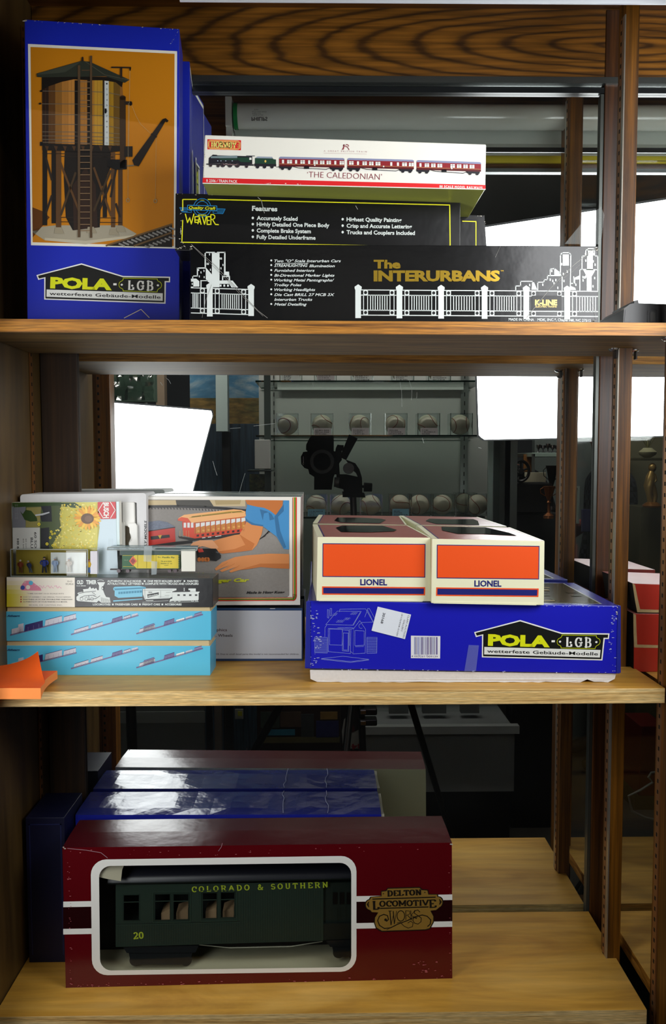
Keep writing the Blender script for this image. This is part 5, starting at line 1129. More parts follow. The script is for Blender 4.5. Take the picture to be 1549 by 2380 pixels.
# end flaps
for xa, xb, sgn in ((709, 722, -1), (1434, 1444, 1)):
    b = MB(); A = [onPlane(x, y, C[0] + n * .0012, n) for x, y in ((xa + 3, 1398 if sgn < 0 else 1407), (xb, 1397 if sgn < 0 else 1408), (xb, 1551 if sgn < 0 else 1564), (xa, 1552 if sgn < 0 else 1566))]
    b.hexa(A + [p - n * .003 for p in A], card('#1c2590', .4)); b.build('end_flap', t, bevel=.0004)
z = zm(690, 1170, 1.961); g = Face(f.p, f.n)
pola_logo(g, zq([(1103, 1441), (1422, 1441), (1412, 1535), (1102, 1535)])); g.build('printed_logo', t)
g = Face(f.p, f.n); z = zm(705, 1400, 4.364); LN = mat('#8a98dc', .5)
for pl, cl in (([(255, 265), (485, 270), (480, 520), (255, 500)], 1), ([(268, 270), (400, 275), (395, 435), (268, 430)], 1), ([(398, 280), (465, 285), (462, 497), (398, 492)], 1), ([(408, 310), (458, 312), (455, 485), (408, 482)], 1), ([(485, 270), (512, 268), (508, 522), (485, 500)], 0), ([(512, 268), (575, 185), (635, 275), (630, 515), (508, 522)], 1), ([(525, 285), (620, 290), (620, 435), (525, 440)], 1), ([(530, 450), (615, 447)], 0),
    ([(230, 225), (345, 90), (590, 92), (510, 232)], 1), ([(505, 228), (580, 100)], 0), ([(370, 95), (372, 70), (635, 66), (710, 200), (590, 205)], 0), ([(655, 62), (672, 62), (728, 165), (715, 205), (655, 80)], 1), ([(220, 350), (222, 255), (240, 232)], 0), ([(248, 72), (262, 78), (260, 160), (246, 155)], 1), ([(274, 62), (290, 62), (288, 135), (274, 138)], 1),
    ([(118, 352), (248, 357), (245, 515), (118, 510)], 1), ([(648, 355), (750, 355), (748, 515), (648, 518)], 1), ([(185, 570), (405, 547), (668, 578), (480, 600)], 1), ([(185, 577), (480, 610), (668, 585)], 0), ([(350, 258), (480, 255), (515, 262)], 0), ([(470, 275), (470, 440)], 0), ([(625, 150), (660, 60), (712, 180)][:2], 0)):
    g.line(pl, .75, LN, 2, closed=bool(cl), z=z)
g.line(ell(588, 240, 22, 24, 60, 260, 8), .8, LN, 2, z=z)
for i in range(17): g.line([(120, 365 + i * 8.7), (246, 369 + i * 8.5)], .4, LN, 2, z=z); g.line([(650, 365 + i * 8.7), (748, 365 + i * 8.7)], .4, LN, 2, z=z)
for x0, y0, k in ((310, 110, 5), (495, 100, 7), (350, 180, 8), (430, 155, 6)):
    for j in range(3): g.line([(x0 + i * 10 - j * 8, y0 + j * 9 + (i % 2) * 6) for i in range(k)], .5, LN, 2, z=z)
g.build('printed_line_drawing', t)
g = Face(f.p, f.n)
g.poly([(1094, 338), (1393, 342), (1390, 570), (1094, 566)], mat('#e8e8ea', .45), 2, z)
r = random.Random(9); x = 1128; cols_ = [mat('#39307a', .45), mat('#5a4a8a', .45), mat('#7c88c0', .45)]
while x < 1366:
    w0 = r.choice((3, 3, 5, 8, 11)); g.rect(x, 352, min(x + w0, 1370), 530 if not (1165 < x < 1185 or 1250 < x < 1262) else 545, cols_[r.randrange(3)], 3, z); x += w0 + r.choice((4, 5, 8))
g.text('4 003261 009139', (1098, 556), (1366, 560), 19, mat('#4a4478', .45), 3, z=z, hz=4.364)
g.build('barcode_label', t)
g = Face(f.p + n * .0003, f.n)
g.poly([(757, 43), (1096, 124), (1034, 373), (694, 287)], mat('#e6ebf2', .5), 3, z)
IK = mat('#3a3c44', .5)
g.text('30168', (812, 104), (786, 212), 24, IK, 4, .02, z=z, hz=4.364); g.text('CLARS AUCTION', (1064, 128), (1010, 355), 17, IK, 4, z=z, hz=4.364); g.text('GALLERY', (1022, 175), (990, 295), 17, IK, 4, z=z, hz=4.364); g.text('(510)428-0100', (1000, 115), (945, 338), 14, IK, 4, z=z, hz=4.364)
g.build('auction_sticker', t)
g = Face(f.p + n * .0004, f.n); g.poly([(1090, 1499), (1114, 1500), (1107, 1560), (1080, 1560)], tape_mat('tape_blue', '#8c94d0', .35), 3); g.build('clear_tape', t)
scuffs(f, [(728, 1420), (735, 1470), (745, 1500), (728, 1550)], 46, mat('#a9b0d4', .8), size=2.6, seed=31, parent=t, spread=9); scuffs(f, [(720, 1400), (724, 1550)], 22, mat('#8f98cc', .8), size=1.8, seed=36, parent=t, spread=3)
scuffs(f, [(1432, 1412), (1428, 1450), (1420, 1500), (1430, 1560)], 40, mat('#a9b0d4', .8), size=1.8, seed=32, parent=t, spread=6); scuffs(f, [(745, 1555), (900, 1557), (1120, 1560), (1430, 1564)], 30, mat('#b9bfe0', .8), size=1.6, seed=33, parent=t, spread=1.5)
scuffs(f, [(1270, 1408), (1436, 1410)], 18, mat('#b9bfe0', .8), size=1.5, seed=34, parent=t, spread=1); scuffs(f, [(1436, 1410), (1436, 1430)], 8, CHIP, size=2.6, seed=35, parent=t, spread=2)
# window on the carton's lid: clear film over a printed scene
tp = [C[0] + (C[1] - C[0]) * u + (D[0] - C[0]) * v for u, v in ((.03, .055), (.955, .055), (.955, .95), (.03, .95))]
ft = Face(C[0] + Vector((0, 0, .0001)), Vector((C[1] - C[0])).cross(D[0] - C[0]))
b = MB(); upn = (C[1] - C[0]).cross(D[0] - C[0]).normalized(); 
b.mesh([p + upn * .0002 for p in tp], [(0, 1, 2, 3)], mat('#8c8f80', .4)); r = random.Random(77)
tpi = [C[0] + (C[1] - C[0]) * u + (D[0] - C[0]) * v + upn * .0004 for u, v in ((.038, .065), (.948, .065), (.948, .94), (.038, .94))]
b.mesh(tpi, [(0, 1, 2, 3)], mat('#4c4838', .16))
for i in range(60):
    u, v = r.uniform(.05, .9), r.uniform(.08, .9); du, dvv = r.uniform(.01, .05), r.uniform(.02, .08)
    b.mesh([C[0] + (C[1] - C[0]) * uu + (D[0] - C[0]) * vv + upn * (.0005 + .00001 * i) for uu, vv in ((u, v), (u + du, v), (u + du, v + dvv), (u, v + dvv))], [(0, 1, 2, 3)], mat(r.choice(['#a08050', '#6a6c54', '#7a9aa0', '#b0a078', '#4a4030', '#55604a']), .16))
b.build('printed_lid_picture', t)

# ------------------------------------------------------------------ two cream cartons with orange panels
CRM_ = card('#f1eeca', .38, .05); ORG = mat('#f4561a', .4); NVY = mat('#1f2272', .4); PKT = card('#a8564e', .28, .25)
def cream(q, lab, logo, bars, win, dn):
    dd = []
    for (x, y) in (q[3], q[2]):
        Y = .02
        for _ in range(12):
            p = onY(x, y, Y); zt = ctop(p.x) + .0006; Y = onZ(x, y, zt).y
        dd.append(Y)
    t, f, C, D, n = carton('window_carton', lab, 'box', q, dd[0], dd[1], YM - .006 - max(dd), {'all': CRM_, 'top': PKT}, group='cream and orange cartons', bevel=.0005)
    for p in (C[2], C[3]): pass
    z = zm(690, 1180, 2.6254)
    for a, mt_, L in ((0, NVY, 1), (5, ORG, 2)):
        o = bars[0]; f.poly([(o[0][0] + a, o[0][1] + a), (o[1][0] - a, o[1][1] + a), (o[2][0] - a, o[2][1] - a), (o[3][0] + a, o[3][1] - a)], mt_, L, z)
        o = bars[1]; k = a * 1.6; f.poly([(o[0][0] + k, o[0][1] + k), (o[1][0] - k, o[1][1] + k), (o[2][0] - k, o[2][1] - k), (o[3][0] + k, o[3][1] - k)], (ORG, NVY)[a > 0], L, z)
    f.text('LIONEL', (logo[0], logo[2]), (logo[1], logo[2] + 1), 36, NVY, 2, .03, z=z, hz=2.6254)
    f.build('printed_end', t)
    # tuck flap line at the foot
    b = MB(); A = [onPlane(x, y, C[0] + n * .0006, n) for x, y in ((q[3][0] + 8, q[3][1] - 4), (q[2][0] - 14, q[2][1] - 4), (q[2][0] - 18, q[2][1] + .5), (q[3][0] + 5, q[3][1] + .5))]
    b.hexa(A + [p - n * .0012 for p in A], CRM_); b.build('tuck_flap', t)
    # openings in the printed top, closed with film
    upn = (C[1] - C[0]).cross(D[0] - C[0]).normalized(); L_ = D[0] - C[0]
    def tq(u, v, h=0): return C[0] + (C[1] - C[0]) * u + (D[0] - C[0]) * v + upn * h
    b = MB(); e_ = .05
    b.mesh([tq(0, .0, .0002), tq(e_, 0, .0002), tq(e_, 1, .0002), tq(0, 1, .0002)], [(0, 1, 2, 3)], CRM_); b.mesh([tq(1 - .02, .0, .0002), tq(1, 0, .0002), tq(1, 1, .0002), tq(1 - .02, 1, .0002)], [(0, 1, 2, 3)], CRM_)
    b.mesh([tq(.055, .0, .0003), tq(.065, 0, .0003), tq(.065, 1, .0003), tq(.055, 1, .0003)], [(0, 1, 2, 3)], NVY)
    b.build('printed_top_edge', t)
    b = MB(); pts = []
    for u, v in win: pts.append(tq(u, v, .0006))
    b.mesh(pts, [tuple(tt) for tt in tessellate_polygon([[Vector((u, v, 0)) for u, v in win]])], mat('#1b1f20', .06)); b.build('film_window', t)
    return t, f, C, D, n
cream([(738.5, 1247.5), (1002, 1249.5), (1000.5, 1398), (736, 1396.5)], 'cream carton with orange panel, left of the pair on the big blue carton', (388, 552, 472),
      ([(158, 217), (787, 221), (785, 427), (157, 422)], [(155, 480), (785, 485), (784, 535), (155, 531)]), [(.24, .35), (.5, .33), (.75, .42), (.80, .55), (.72, .92), (.30, .9), (.22, .7)], 0)
cream([(1005, 1252), (1266.5, 1257.5), (1265, 1406.5), (1003, 1402)], 'cream carton with orange panel, right of the pair on the big blue carton', (1085, 1250, 480),
      ([(856, 225), (1483, 233), (1480, 438), (855, 431)], [(852, 486), (1478, 493), (1476, 545), (851, 538)]), [(.3, .35), (.55, .38), (.85, .3), (.84, .5), (.72, .93), (.25, .9), (.2, .6)], 0)

# ------------------------------------------------------------------ orange sticky notes at the shelf edge
STK = mat('#ff6410', .7); STS = mat('#ff9448', .8)
zt = S2 + .0004
A = onZ(95, 1625, zt); Bk = onZ(137, 1588, zt); Bk = onZ(134, 1583, zt)
e = (Bk - A); e.z = 0; lft = Vector((-1, .02, 0)) * .078
h = onPlane(95, 1599, A, Vector((0, -1, 0))).z - A.z
t = thing('sticky_notes', 'pad of orange sticky notes with a curled top sheet, at the shelf edge', 'sticky notes', (A + Bk) / 2 + lft / 2)
b = MB(); ns = 10; ring0 = []
side_ = [A + e * (i / ns) + Vector((1, 0, 0)) * (-.0035 * math.sin(PI * i / ns)) for i in range(ns + 1)]
lift = lambda i: .0018 * math.sin(PI * i / ns) + (.003 * (i / ns) ** 2)
bl = [p + lft for p in side_]
low = [side_[i] + Vector((0, 0, lift(i))) for i in range(ns + 1)]; upp = [p + Vector((0, 0, h)) for p in side_]
lw2 = [bl[i] + Vector((0, 0, lift(i))) for i in range(ns + 1)]; up2 = [p + Vector((0, 0, h)) for p in bl]
b.mesh(low + upp, [(i, i + 1, ns + 2 + i, ns + 1 + i) for i in range(ns)], STS); b.mesh(upp + up2, [(i, i + 1, ns + 2 + i, ns + 1 + i) for i in range(ns)], STK)
b.mesh(low + lw2, [(i + 1, i, ns + 1 + i, ns + 2 + i) for i in range(ns)], STK); b.mesh([low[0], upp[0], up2[0], lw2[0]], [(0, 1, 2, 3)], STS); b.mesh([low[-1], upp[-1], up2[-1], lw2[-1]], [(0, 1, 2, 3)], STS); b.mesh(lw2 + up2, [(i + 1, i, ns + 1 + i, ns + 2 + i) for i in range(ns)], STS)
b.build('pad', t)
b = MB(); nu, nv = 14, 10; G = []
for j in range(nv + 1):
    for i in range(nu + 1):
        u, v = i / nu, j / nv       # u left to right, v front to back
        p = A + Vector((0, 0, h)) + e * v + lft * (1 - u); c_ = max(0, (u * .45 + v) - .72) ; k = max(0, v - .55) * 1.0
        p = p + Vector((-c_ * .030 * u, 0, c_ ** 1.6 * .030 * u + k * .010 + .0006)); G.append(p)
b.mesh(G, [(j * (nu + 1) + i, j * (nu + 1) + i + 1, (j + 1) * (nu + 1) + i + 1, (j + 1) * (nu + 1) + i) for j in range(nv) for i in range(nu)], STK); b.build('curled_sheet', t, smooth=True)

# ------------------------------------------------------------------ torn red cartons in the right bay
zs = S2 - .0038
def red_box(q, Y, lab, snapz=None, corr=True):
    t, f, C, D, n = carton('torn_red_carton', lab, 'box', q, Y, Y, .11, {'all': card('#8c2018', .4), 'front': card('#a82818', .4), 'left': mat('#0c0a08', .8), 'top': card('#a86a64', .4)}, group='torn red cartons', snap=snapz)  # left face coloured black for the dark inside of the open end
    z4 = q; TN = mat('#b39a6a', .8, noise=.2, nscale=300)
    xl = lambda v: q[0][0] + (q[3][0] - q[0][0]) * v
    H = q[3][1] - q[0][1]
    f.poly([(xl(0) - 1, q[0][1]), (xl(0) + 5, q[0][1] + 3), (xl(.5) + 6, q[0][1] + H * .5), (xl(1) + 7, q[3][1] - 7), (q[2][0], q[2][1] - 5), (q[2][0], q[2][1]), (xl(1), q[3][1]), (xl(.6) - 1, q[0][1] + H * .6)], TN, 2); f.build('corrugated_edge', t)
    return t, C, D
red_box([(1474, 1426), (1640, 1428), (1640, 1508), (1475, 1505)], .085, 'torn red carton lying on the right bay shelf, lower of the pair', zs)
red_box([(1472, 1356), (1640, 1362), (1640, 1426), (1482, 1423)], .085, 'torn red carton with a pale worn top, upper of the pair in the right bay')
# ================================================================== bottom shelf
# ------------------------------------------------------------------ maroon carton with a window and the coach inside
MRN = card('#58060f', .24, .10); MRD = card('#240508', .25)
q = [(145, 1970), (1051, 1958.5), (1052, 2274), (153, 2296)]
YL_, YR_ = onZ(*q[3], S3).y, onZ(*q[2], S3).y
DEP = .074
t, f, C, D, n = carton('coach_carton', 'large maroon carton with a white-edged window showing a dark green coach', 'box', q, YL_, YR_, DEP, None, body=None)
for p in (C[2], C[3], D[2], D[3]): p.z = S3 + .0003
CF = (C, D, n)
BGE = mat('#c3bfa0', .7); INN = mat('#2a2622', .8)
b = MB(); i_ = .0012
def wall(P, mt_out, mt_in):     # P: 4 outer points, thin panel inward handled by double faces
    b.mesh(P, [(0, 1, 2, 3)], mt_out)
# outer skins and inner skins 1 mm apart
Ci = [c - n * i_ for c in C]; cen = sum(C + D, Vector()) / 8
def ins(p): return p + (cen - p).normalized() * .002
NS = 20
# top with a slight sag along its front edge
sag = lambda u: Vector((0, 0, -.0022 * math.sin(PI * min(1, u * 1.6)) if u < .62 else 0))
fe = [C[0].lerp(C[1], i / NS) for i in range(NS + 1)]; be = [D[0].lerp(D[1], i / NS) for i in range(NS + 1)]
md = [a.lerp(c_, .5) + Vector((0, 0, .0010)) for a, c_ in zip(fe, be)]
b.mesh(fe + md + be, [(i, i + 1, NS + 2 + i, NS + 1 + i) for i in range(NS)] + [(NS + 1 + i, NS + 2 + i, 2 * NS + 3 + i, 2 * NS + 2 + i) for i in range(NS)], card('#460c14', .22, .12))
b.mesh([D[0], D[1], D[2], D[3]], [(0, 1, 2, 3)], card('#c3c4a4', .5)); b.mesh([C[0], D[0], D[3], C[3]], [(0, 1, 2, 3)], MRN); b.mesh([C[1], D[1], D[2], C[2]], [(0, 1, 2, 3)], MRN); b.mesh([C[3], C[2], D[2], D[3]], [(0, 1, 2, 3)], MRN)
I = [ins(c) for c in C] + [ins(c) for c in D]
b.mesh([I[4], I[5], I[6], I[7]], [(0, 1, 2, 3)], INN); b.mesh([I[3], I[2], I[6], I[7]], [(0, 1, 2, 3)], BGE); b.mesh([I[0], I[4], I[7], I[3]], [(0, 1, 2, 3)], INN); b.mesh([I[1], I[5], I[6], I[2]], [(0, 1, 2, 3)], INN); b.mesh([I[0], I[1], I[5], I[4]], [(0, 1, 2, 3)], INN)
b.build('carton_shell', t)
def rr(x0, y0, x1, y1, r, dyr, x1b=None, n_=6):
    """rounded window outline; dyr: how far the right side sits above the left (perspective)"""
    pts = []
    for cx_, cy_, a0 in ((x1 - r, y0 + r, -90), (x1 - r, y1 - r, 0), (x0 + r, y1 - r, 90), (x0 + r, y0 + r, 180)):
        for j in range(n_ + 1):
            a = math.radians(a0 + 90 * j / n_); pts.append((cx_ + r * math.cos(a), cy_ + r * math.sin(a)))
    return [(x, y - dyr * (x - x0) / (x1 - x0)) for x, y in pts]
outer = rr(211, 1998, 829, 2267, 36, 9); inner = rr(230, 2013, 817, 2256, 27, 8)
# lean of left side
lean = lambda P: [(x + (y - 2010) * .012 * (1 - (x - 211) / 618), y) for x, y in P]
outer, inner = lean(outer), lean(inner)
nf = 10
border_ = [(145, 1970), (1051, 1958.5), (1052, 2274), (153, 2296)]
fr = MB(); g = Face(C[0], n, fr, step=.0002); g.hole(border_, inner, MRN, 0); fr.build('front_panel', t)
g = Face(C[0], n); g.hole(outer, inner, W_, 2)
for (xa, xb) in ((147, 216), (826, 1052)):
    yl = lambda x, k: (2095.5, 2161)[k] - (x - 150) * (.0185, .0198)[k]
    g.poly([(xa, yl(xa, 0)), (xb, yl(xb, 0)), (xb, yl(xb, 0) + 13), (xa, yl(xa, 0) + 13)], W_, 1); g.poly([(xa, yl(xa, 1) - 2), (xb, yl(xb, 1) - 2), (xb, yl(xb, 1) + 11), (xa, yl(xa, 1) + 11)], W_, 1)
    g.poly([(xa, yl(xa, 0) + 13), (xb, yl(xb, 0) + 13), (xb, yl(xb, 1) - 2), (xa, yl(xa, 1) - 2)], MRD, 1)
g.build('printed_white_frame', t)
g = Face(C[0] - n * .0008, n); g.poly(inner, FILM, 0); g.build('film_window', t)
# brass-coloured crest
GLD = mat('#8c6c2c', .45); KR = mat('#140e06', .5)
g = Face(C[0], n); z = zm(840, 2040, 7.041)
crest = [(150, 310), (325, 295), (325, 215), (405, 205), (430, 165), (960, 150), (1005, 190), (1095, 195), (1110, 265), (1255, 265), (1265, 305)] + ell(1268, 395, 80, 92, -80, 70, 8) + [(1240, 530), (1145, 540), (1195, 640), (1190, 730), (1130, 840), (1060, 860), (330, 885), (240, 830), (210, 740), (215, 660), (270, 570), (160, 565), (145, 540)] + ell(140, 440, 82, 90, 95, 260, 8)
g.poly(crest, KR, 4, z)
cx0, cy0 = 705, 520
g.poly([(cx0 + (x - cx0) * .972, cy0 + (y - cy0) * .955) for x, y in crest], GLD, 5, z)
g.slab('DELTON', z(430, 300), z(988, 280), 84 / 7.041, KR, 6, .36, .12, .2, .10)
g.line([(185, 350), (1220, 318)], 2.6, KR, 6, z=z); g.line([(310, 502), (1102, 478)], 2.6, KR, 6, z=z)
g.slab('OCOMOTIV', z(300, 470), z(1108, 450), 84 / 7.041, KR, 6, .34, .16, .16, .08); g.slab('L', z(188, 518), z(292, 515), 128 / 7.041, KR, 6, .30, .14, .18); g.slab('E', z(1112, 488), z(1224, 482), 120 / 7.041, KR, 6, .28, .14, .16)
for x in (365, 1044): g.disc(x, 262 - (x - 365) * .03, 10, 10, KR, 6, 10, z)
for x0, s_ in ((125, 1), (1285, -1)):
    for a in (-60, -30, 0, 30, 60): g.disc(x0 - s_ * 14 * math.cos(math.radians(a)) , (437 if s_ > 0 else 395) + 34 * math.sin(math.radians(a)), 22, 8, KR, 6, 8, z, rot=math.radians(a * s_))
for pl, w_ in (([(445, 545), (500, 545)], 1.4), ([(470, 545), (490, 775)], 2.4), ([(490, 775), (525, 620), (545, 755)], 1.1), ([(545, 755), (580, 545)], 1.2), ([(525, 545), (545, 755)], 2.2), (ell(650, 625, 62, 85, 0, 360, 20), 1.8), ([(730, 540), (732, 690)], 1.6), ([(730, 540), (790, 545), (800, 590), (735, 620)], 1.2), ([(760, 615), (830, 690)], 1.6), ([(812, 535), (820, 690)], 1.6), ([(880, 535), (820, 615), (905, 670)], 1.4),
               ([(960, 560), (930, 530), (880, 540), (870, 580), (930, 620), (985, 660), (980, 720), (930, 760), (870, 740), (845, 690), (870, 650), (915, 655)], 1.6), ([(385, 690), (420, 710), (448, 680), (430, 620), (370, 600), (300, 630), (270, 700), (300, 780), (380, 830), (480, 820), (600, 760), (760, 700), (880, 640), (1000, 610), (1080, 630), (1140, 690), (1130, 760), (1090, 795)], 2.2), ([(590, 740), (640, 730), (700, 790), (770, 825), (840, 800), (850, 740), (810, 710), (765, 740)], 1.4), ([(420, 850), (520, 800), (590, 760)], 1.2)):
    g.line(pl, w_, KR, 6, z=z)
g.disc(400, 688, 22, 22, KR, 7, 12, z)
g.build('printed_crest', t)
sc_ = mat('#b05a60', .8)
scuffs(f, [(160, 1976), (400, 1984), (700, 1978), (1040, 1966)], 30, sc_, size=1.8, seed=41, parent=t, spread=6); scuffs(f, [(160, 2290), (500, 2283), (1040, 2272)], 46, sc_, size=2.2, seed=42, parent=t, spread=4); scuffs(f, [(160, 2000), (166, 2280)], 26, sc_, size=2, seed=43, parent=t, spread=3); scuffs(f, [(1046, 2000), (1048, 2270)], 16, sc_, size=1.8, seed=44, parent=t, spread=2); scuffs(f, [(955, 2245), (1020, 2250)], 14, sc_, size=3, seed=45, parent=t, spread=14)
g = Face(C[0], n); g.line([(157, 1972), (200, 1976), (235, 1982), (250, 1994)], 1.2, mat('#a88088', .7), 5); g.line([(508, 1978), (515, 1968), (517, 1960)], 1, mat('#a88088', .7), 5); g.build('crease', t)
scuffs(f, [(147, 1970), (151, 1972)], 4, CHIP, size=2.4, seed=46, parent=t, spread=1.5); scuffs(f, [(1048, 1961), (1051, 1964)], 4, CHIP, size=2.4, seed=47, parent=t, spread=1)
# dashed cut marks on the carton floor and a fold of card
b = MB(); fz = S3 + .0026
for i in range(13):
    a = C[3].lerp(C[2], .135 + i * .044); p0 = a - n * .006; p1 = a + (C[2] - C[3]) * .012 - n * .006; p0.z = p1.z = fz
    b.mesh([p0, p1, p1 - n * .0012, p0 - n * .0012], [(0, 1, 2, 3)], mat('#3a3428', .7))
b.build('perforation', t)
b = MB(); P = [onPlane(x, y, C[0] - n * .006, n) for x, y in ((225, 2010), (288, 2012), (284, 2022), (281, 2048), (255, 2044), (228, 2038))]; b.prism(P, -n * .001, mat('#cfc8b0', .7)); b.build('card_fold', t)

# coach model
cm = thing('coach_model', 'dark green model railway coach lettered in yellow, inside the maroon carton', 'model train car', (C[3] + C[2]) / 2 - n * .04 + Vector((0, 0, .01)))
GRD = mat('#27372f', .42); GRK = mat('#141c1a', .5); dcoach = .024
def Q(x, y, d=dcoach): return onPlane(x, y, C[0] - n * d, n)
def slabq(pts, d, th, mt_, bb): bb.prism([Q(x, y, d) for x, y in pts], -n * th, mt_)
# side wall with window openings: build as strips
b = MB(); zc = zm(130, 1950, 3.161); zd = zm(560, 1950, 3.037)
wins = [((287, 2080), (324, 2140)), ((360, 2078), (396, 2139)), ((403, 2078), (439, 2138)), ((471, 2075), (505, 2135)), ((513, 2074), (546, 2133))]
xs = sorted(set([269] + [w_[0][0] for w_ in wins] + [w_[1][0] for w_ in wins] + [752]))
def ytop(x): return 2056 - (x - 269) * .013
def ybot(x): return 2201 - (x - 269) * .030
wtop = lambda x: 2079 - (x - 287) * .020; wbot = lambda x: 2140 - (x - 287) * .026
g = Face(Q(300, 2100), n, b, step=0)
g.poly([(269, ytop(269)), (752, ytop(752)), (752, wtop(752)), (269, wtop(269))], GRD, 0); g.poly([(269, wbot(269)), (752, wbot(752)), (752, ybot(752)), (269, ybot(269))], GRD, 0)
prev = 269
for (a, c_) in [(w_[0][0], w_[1][0]) for w_ in wins] + [(752, 752)]:
    g.poly([(prev, wtop(prev)), (a, wtop(a)), (a, wbot(a)), (prev, wbot(prev))], GRD, 0); prev = c_
b.build('side_wall', cm)
# core behind the side: far wall, floor, end
b = MB(); slabq([(269, 2058), (830, 2050), (830, 2182), (269, 2201)], dcoach + .045, .002, GRK, b); slabq([(269, 2160), (830, 2145), (830, 2182), (269, 2201)], dcoach + .001, .044, GRK, b)
slabq([(269, 2058), (271, 2058), (271, 2201), (269, 2201)], dcoach + .0005, .045, GRK, b); slabq([(752, 2052), (830, 2050), (830, 2182), (752, 2186)], dcoach + .004, .04, mat('#1c2824', .45), b); b.build('body_shell', cm)
# boards: fine vertical grooves
b = MB(); g = Face(Q(300, 2100), n, b, step=.0002); GV = mat('#1b2822', .5)
x = 275
while x < 748:
    ya = 2146 - (x - 269) * .025 if x < 556 else ytop(x) + 18
    g.line([(x, ya), (x, ybot(x) - 3)], .7, GV, 1); x += 5.6
g.line([(269, 2148), (558, 2141)], 1.6, GV, 2); g.line([(269, 2151), (558, 2144)], 1.0, mat('#34483e', .4), 2); b.build('board_grooves', cm)
b = MB(); g = Face(Q(300, 2100), n, b, step=.0005)
for (a, c_) in wins:
    g.line([(a[0], a[1]), (c_[0], a[1] - .6), (c_[0], c_[1] - .6), (a[0], c_[1])], 2.2, mat('#1f2d27', .4), 1, closed=True); g.line([(a[0], a[1] + 17), (c_[0], a[1] + 16)], 2, mat('#2c3e35', .4), 1)
for (xa, xb, dy) in ((356, 443, 0), (467, 551, -3)): g.line([(xa, 2073 + dy), (xb, 2072 + dy), (xb, 2143 + dy), (xa, 2145 + dy)], 1.6, mat('#2f4238', .4), 2, closed=True)
b.build('window_frame', cm)
b = MB(); g = Face(Q(300, 2100, dcoach + .001), n, b, step=0)
for (a, c_) in wins: g.poly([(a[0], a[1]), (c_[0], a[1]), (c_[0], c_[1]), (a[0], c_[1])], FILM, 0)
b.build('window_glass', cm)
for x0, x1 in ((375, 395), (410, 437), (478, 503), (518, 544)):
    b = MB(); slabq([(x0, 2122 - (x0 - 375) * .026), (x1, 2112 - (x0 - 375) * .026), (x1, 2138), (x0, 2138)], dcoach + .012, .02, mat('#a98a6a', .6), b); b.build('seat', cm)
# roof
b = MB(); n0 = 10; prof = []
for j in range(n0 + 1):
    a = PI * j / n0; prof.append((.5 - .5 * math.cos(a), math.sin(a)))
RFm = mat('#23242e', .35); L0 = Q(250, 2053, dcoach - .003); R0 = Q(835, 2041, dcoach - .003)
pts = []
for P in (L0, R0):
    for (u, v) in prof: pts.append(P - n * (.054 * u) + Vector((0, 0, .013 * v)))
k = n0 + 1; b.mesh(pts, [(j, j + 1, k + j + 1, k + j) for j in range(n0)] + [tuple(range(k)), tuple(range(k, 2 * k))], RFm)
b.hexa([L0 + Vector((0, 0, .0002)), R0 + Vector((0, 0, .0002)), R0 - Vector((0, 0, .0014)), L0 - Vector((0, 0, .0014))] + [p - n * .054 for p in (L0 + Vector((0, 0, .0002)), R0 + Vector((0, 0, .0002)), R0 - Vector((0, 0, .0014)), L0 - Vector((0, 0, .0014)))], GRK)
b.build('roof', cm, smooth=True)
# lettering
g = Face(Q(300, 2100), n, step=.0004); LY = mat('#b9cc3a', .4)
g.slab('COLORADO & SOUTHERN', (446, 2073), (763, 2062), 11.5, LY, 1, .26, .15, .14, .42); g.slab('20', (311, 2182), (334, 2180.5), 14, LY, 1, .26, .14, .14, .2)
g.build('painted_lettering', cm)
g = Face(Q(300, 2100, dcoach + .0035), n, step=.0005)
for x0 in (774, 790, 806): g.poly([(x0, 2074), (x0 + 10, 2073.5), (x0 + 10, 2101), (x0, 2102)], K_, 1)
for x0 in (771, 791): g.line([(x0, 2110), (x0 + 13, 2110), (x0 + 13, 2158), (x0, 2159)], .8, GV, 1, closed=True)
g.build('vestibule_panelling', cm)
# trucks, truss rod, coupler
def truck(xa, xb, yt, yb, nm):
    b = MB(); TR = mat('#1d2022', .35); slabq([(xa, yt), (xb, yt - 2), (xb - 8, yt + 14), (xa + 10, yt + 15)], dcoach + .002, .004, TR, b)
    slabq([(xa + 14, yt + 12), (xb - 14, yt + 12), (xb - 22, yb - 4), (xa + 20, yb - 4)], dcoach + .003, .004, TR, b); tk = b.build('truck', cm)
    for xc in (xa + 30, xb - 30):
        b = MB(); c_ = Q(xc, yb - 14, dcoach + .009); b.cyl(c_, c_ - n * .004, .0075, None, mat('#2a2c2e', .4), 20); b.cyl(c_ - n * .03, c_ - n * .034, .0075, None, mat('#2a2c2e', .4), 20); b.cyl(c_ - n * .002, c_ - n * .032, .0018, None, mat('#2a2c2e', .4), 10); b.build('wheel', tk, smooth=True)
truck(285, 462, 2200, 2246, 0); truck(758, 850, 2186, 2228, 1)
b = MB(); g = Face(Q(300, 2100, dcoach + .002), n, b, step=0); b.tube([Q(455, 2195, .03), Q(535, 2203, .03), Q(675, 2200, .03), Q(750, 2188, .03)], .0006, mat('#a8a894', .4), 6); b.build('truss_rod', cm)

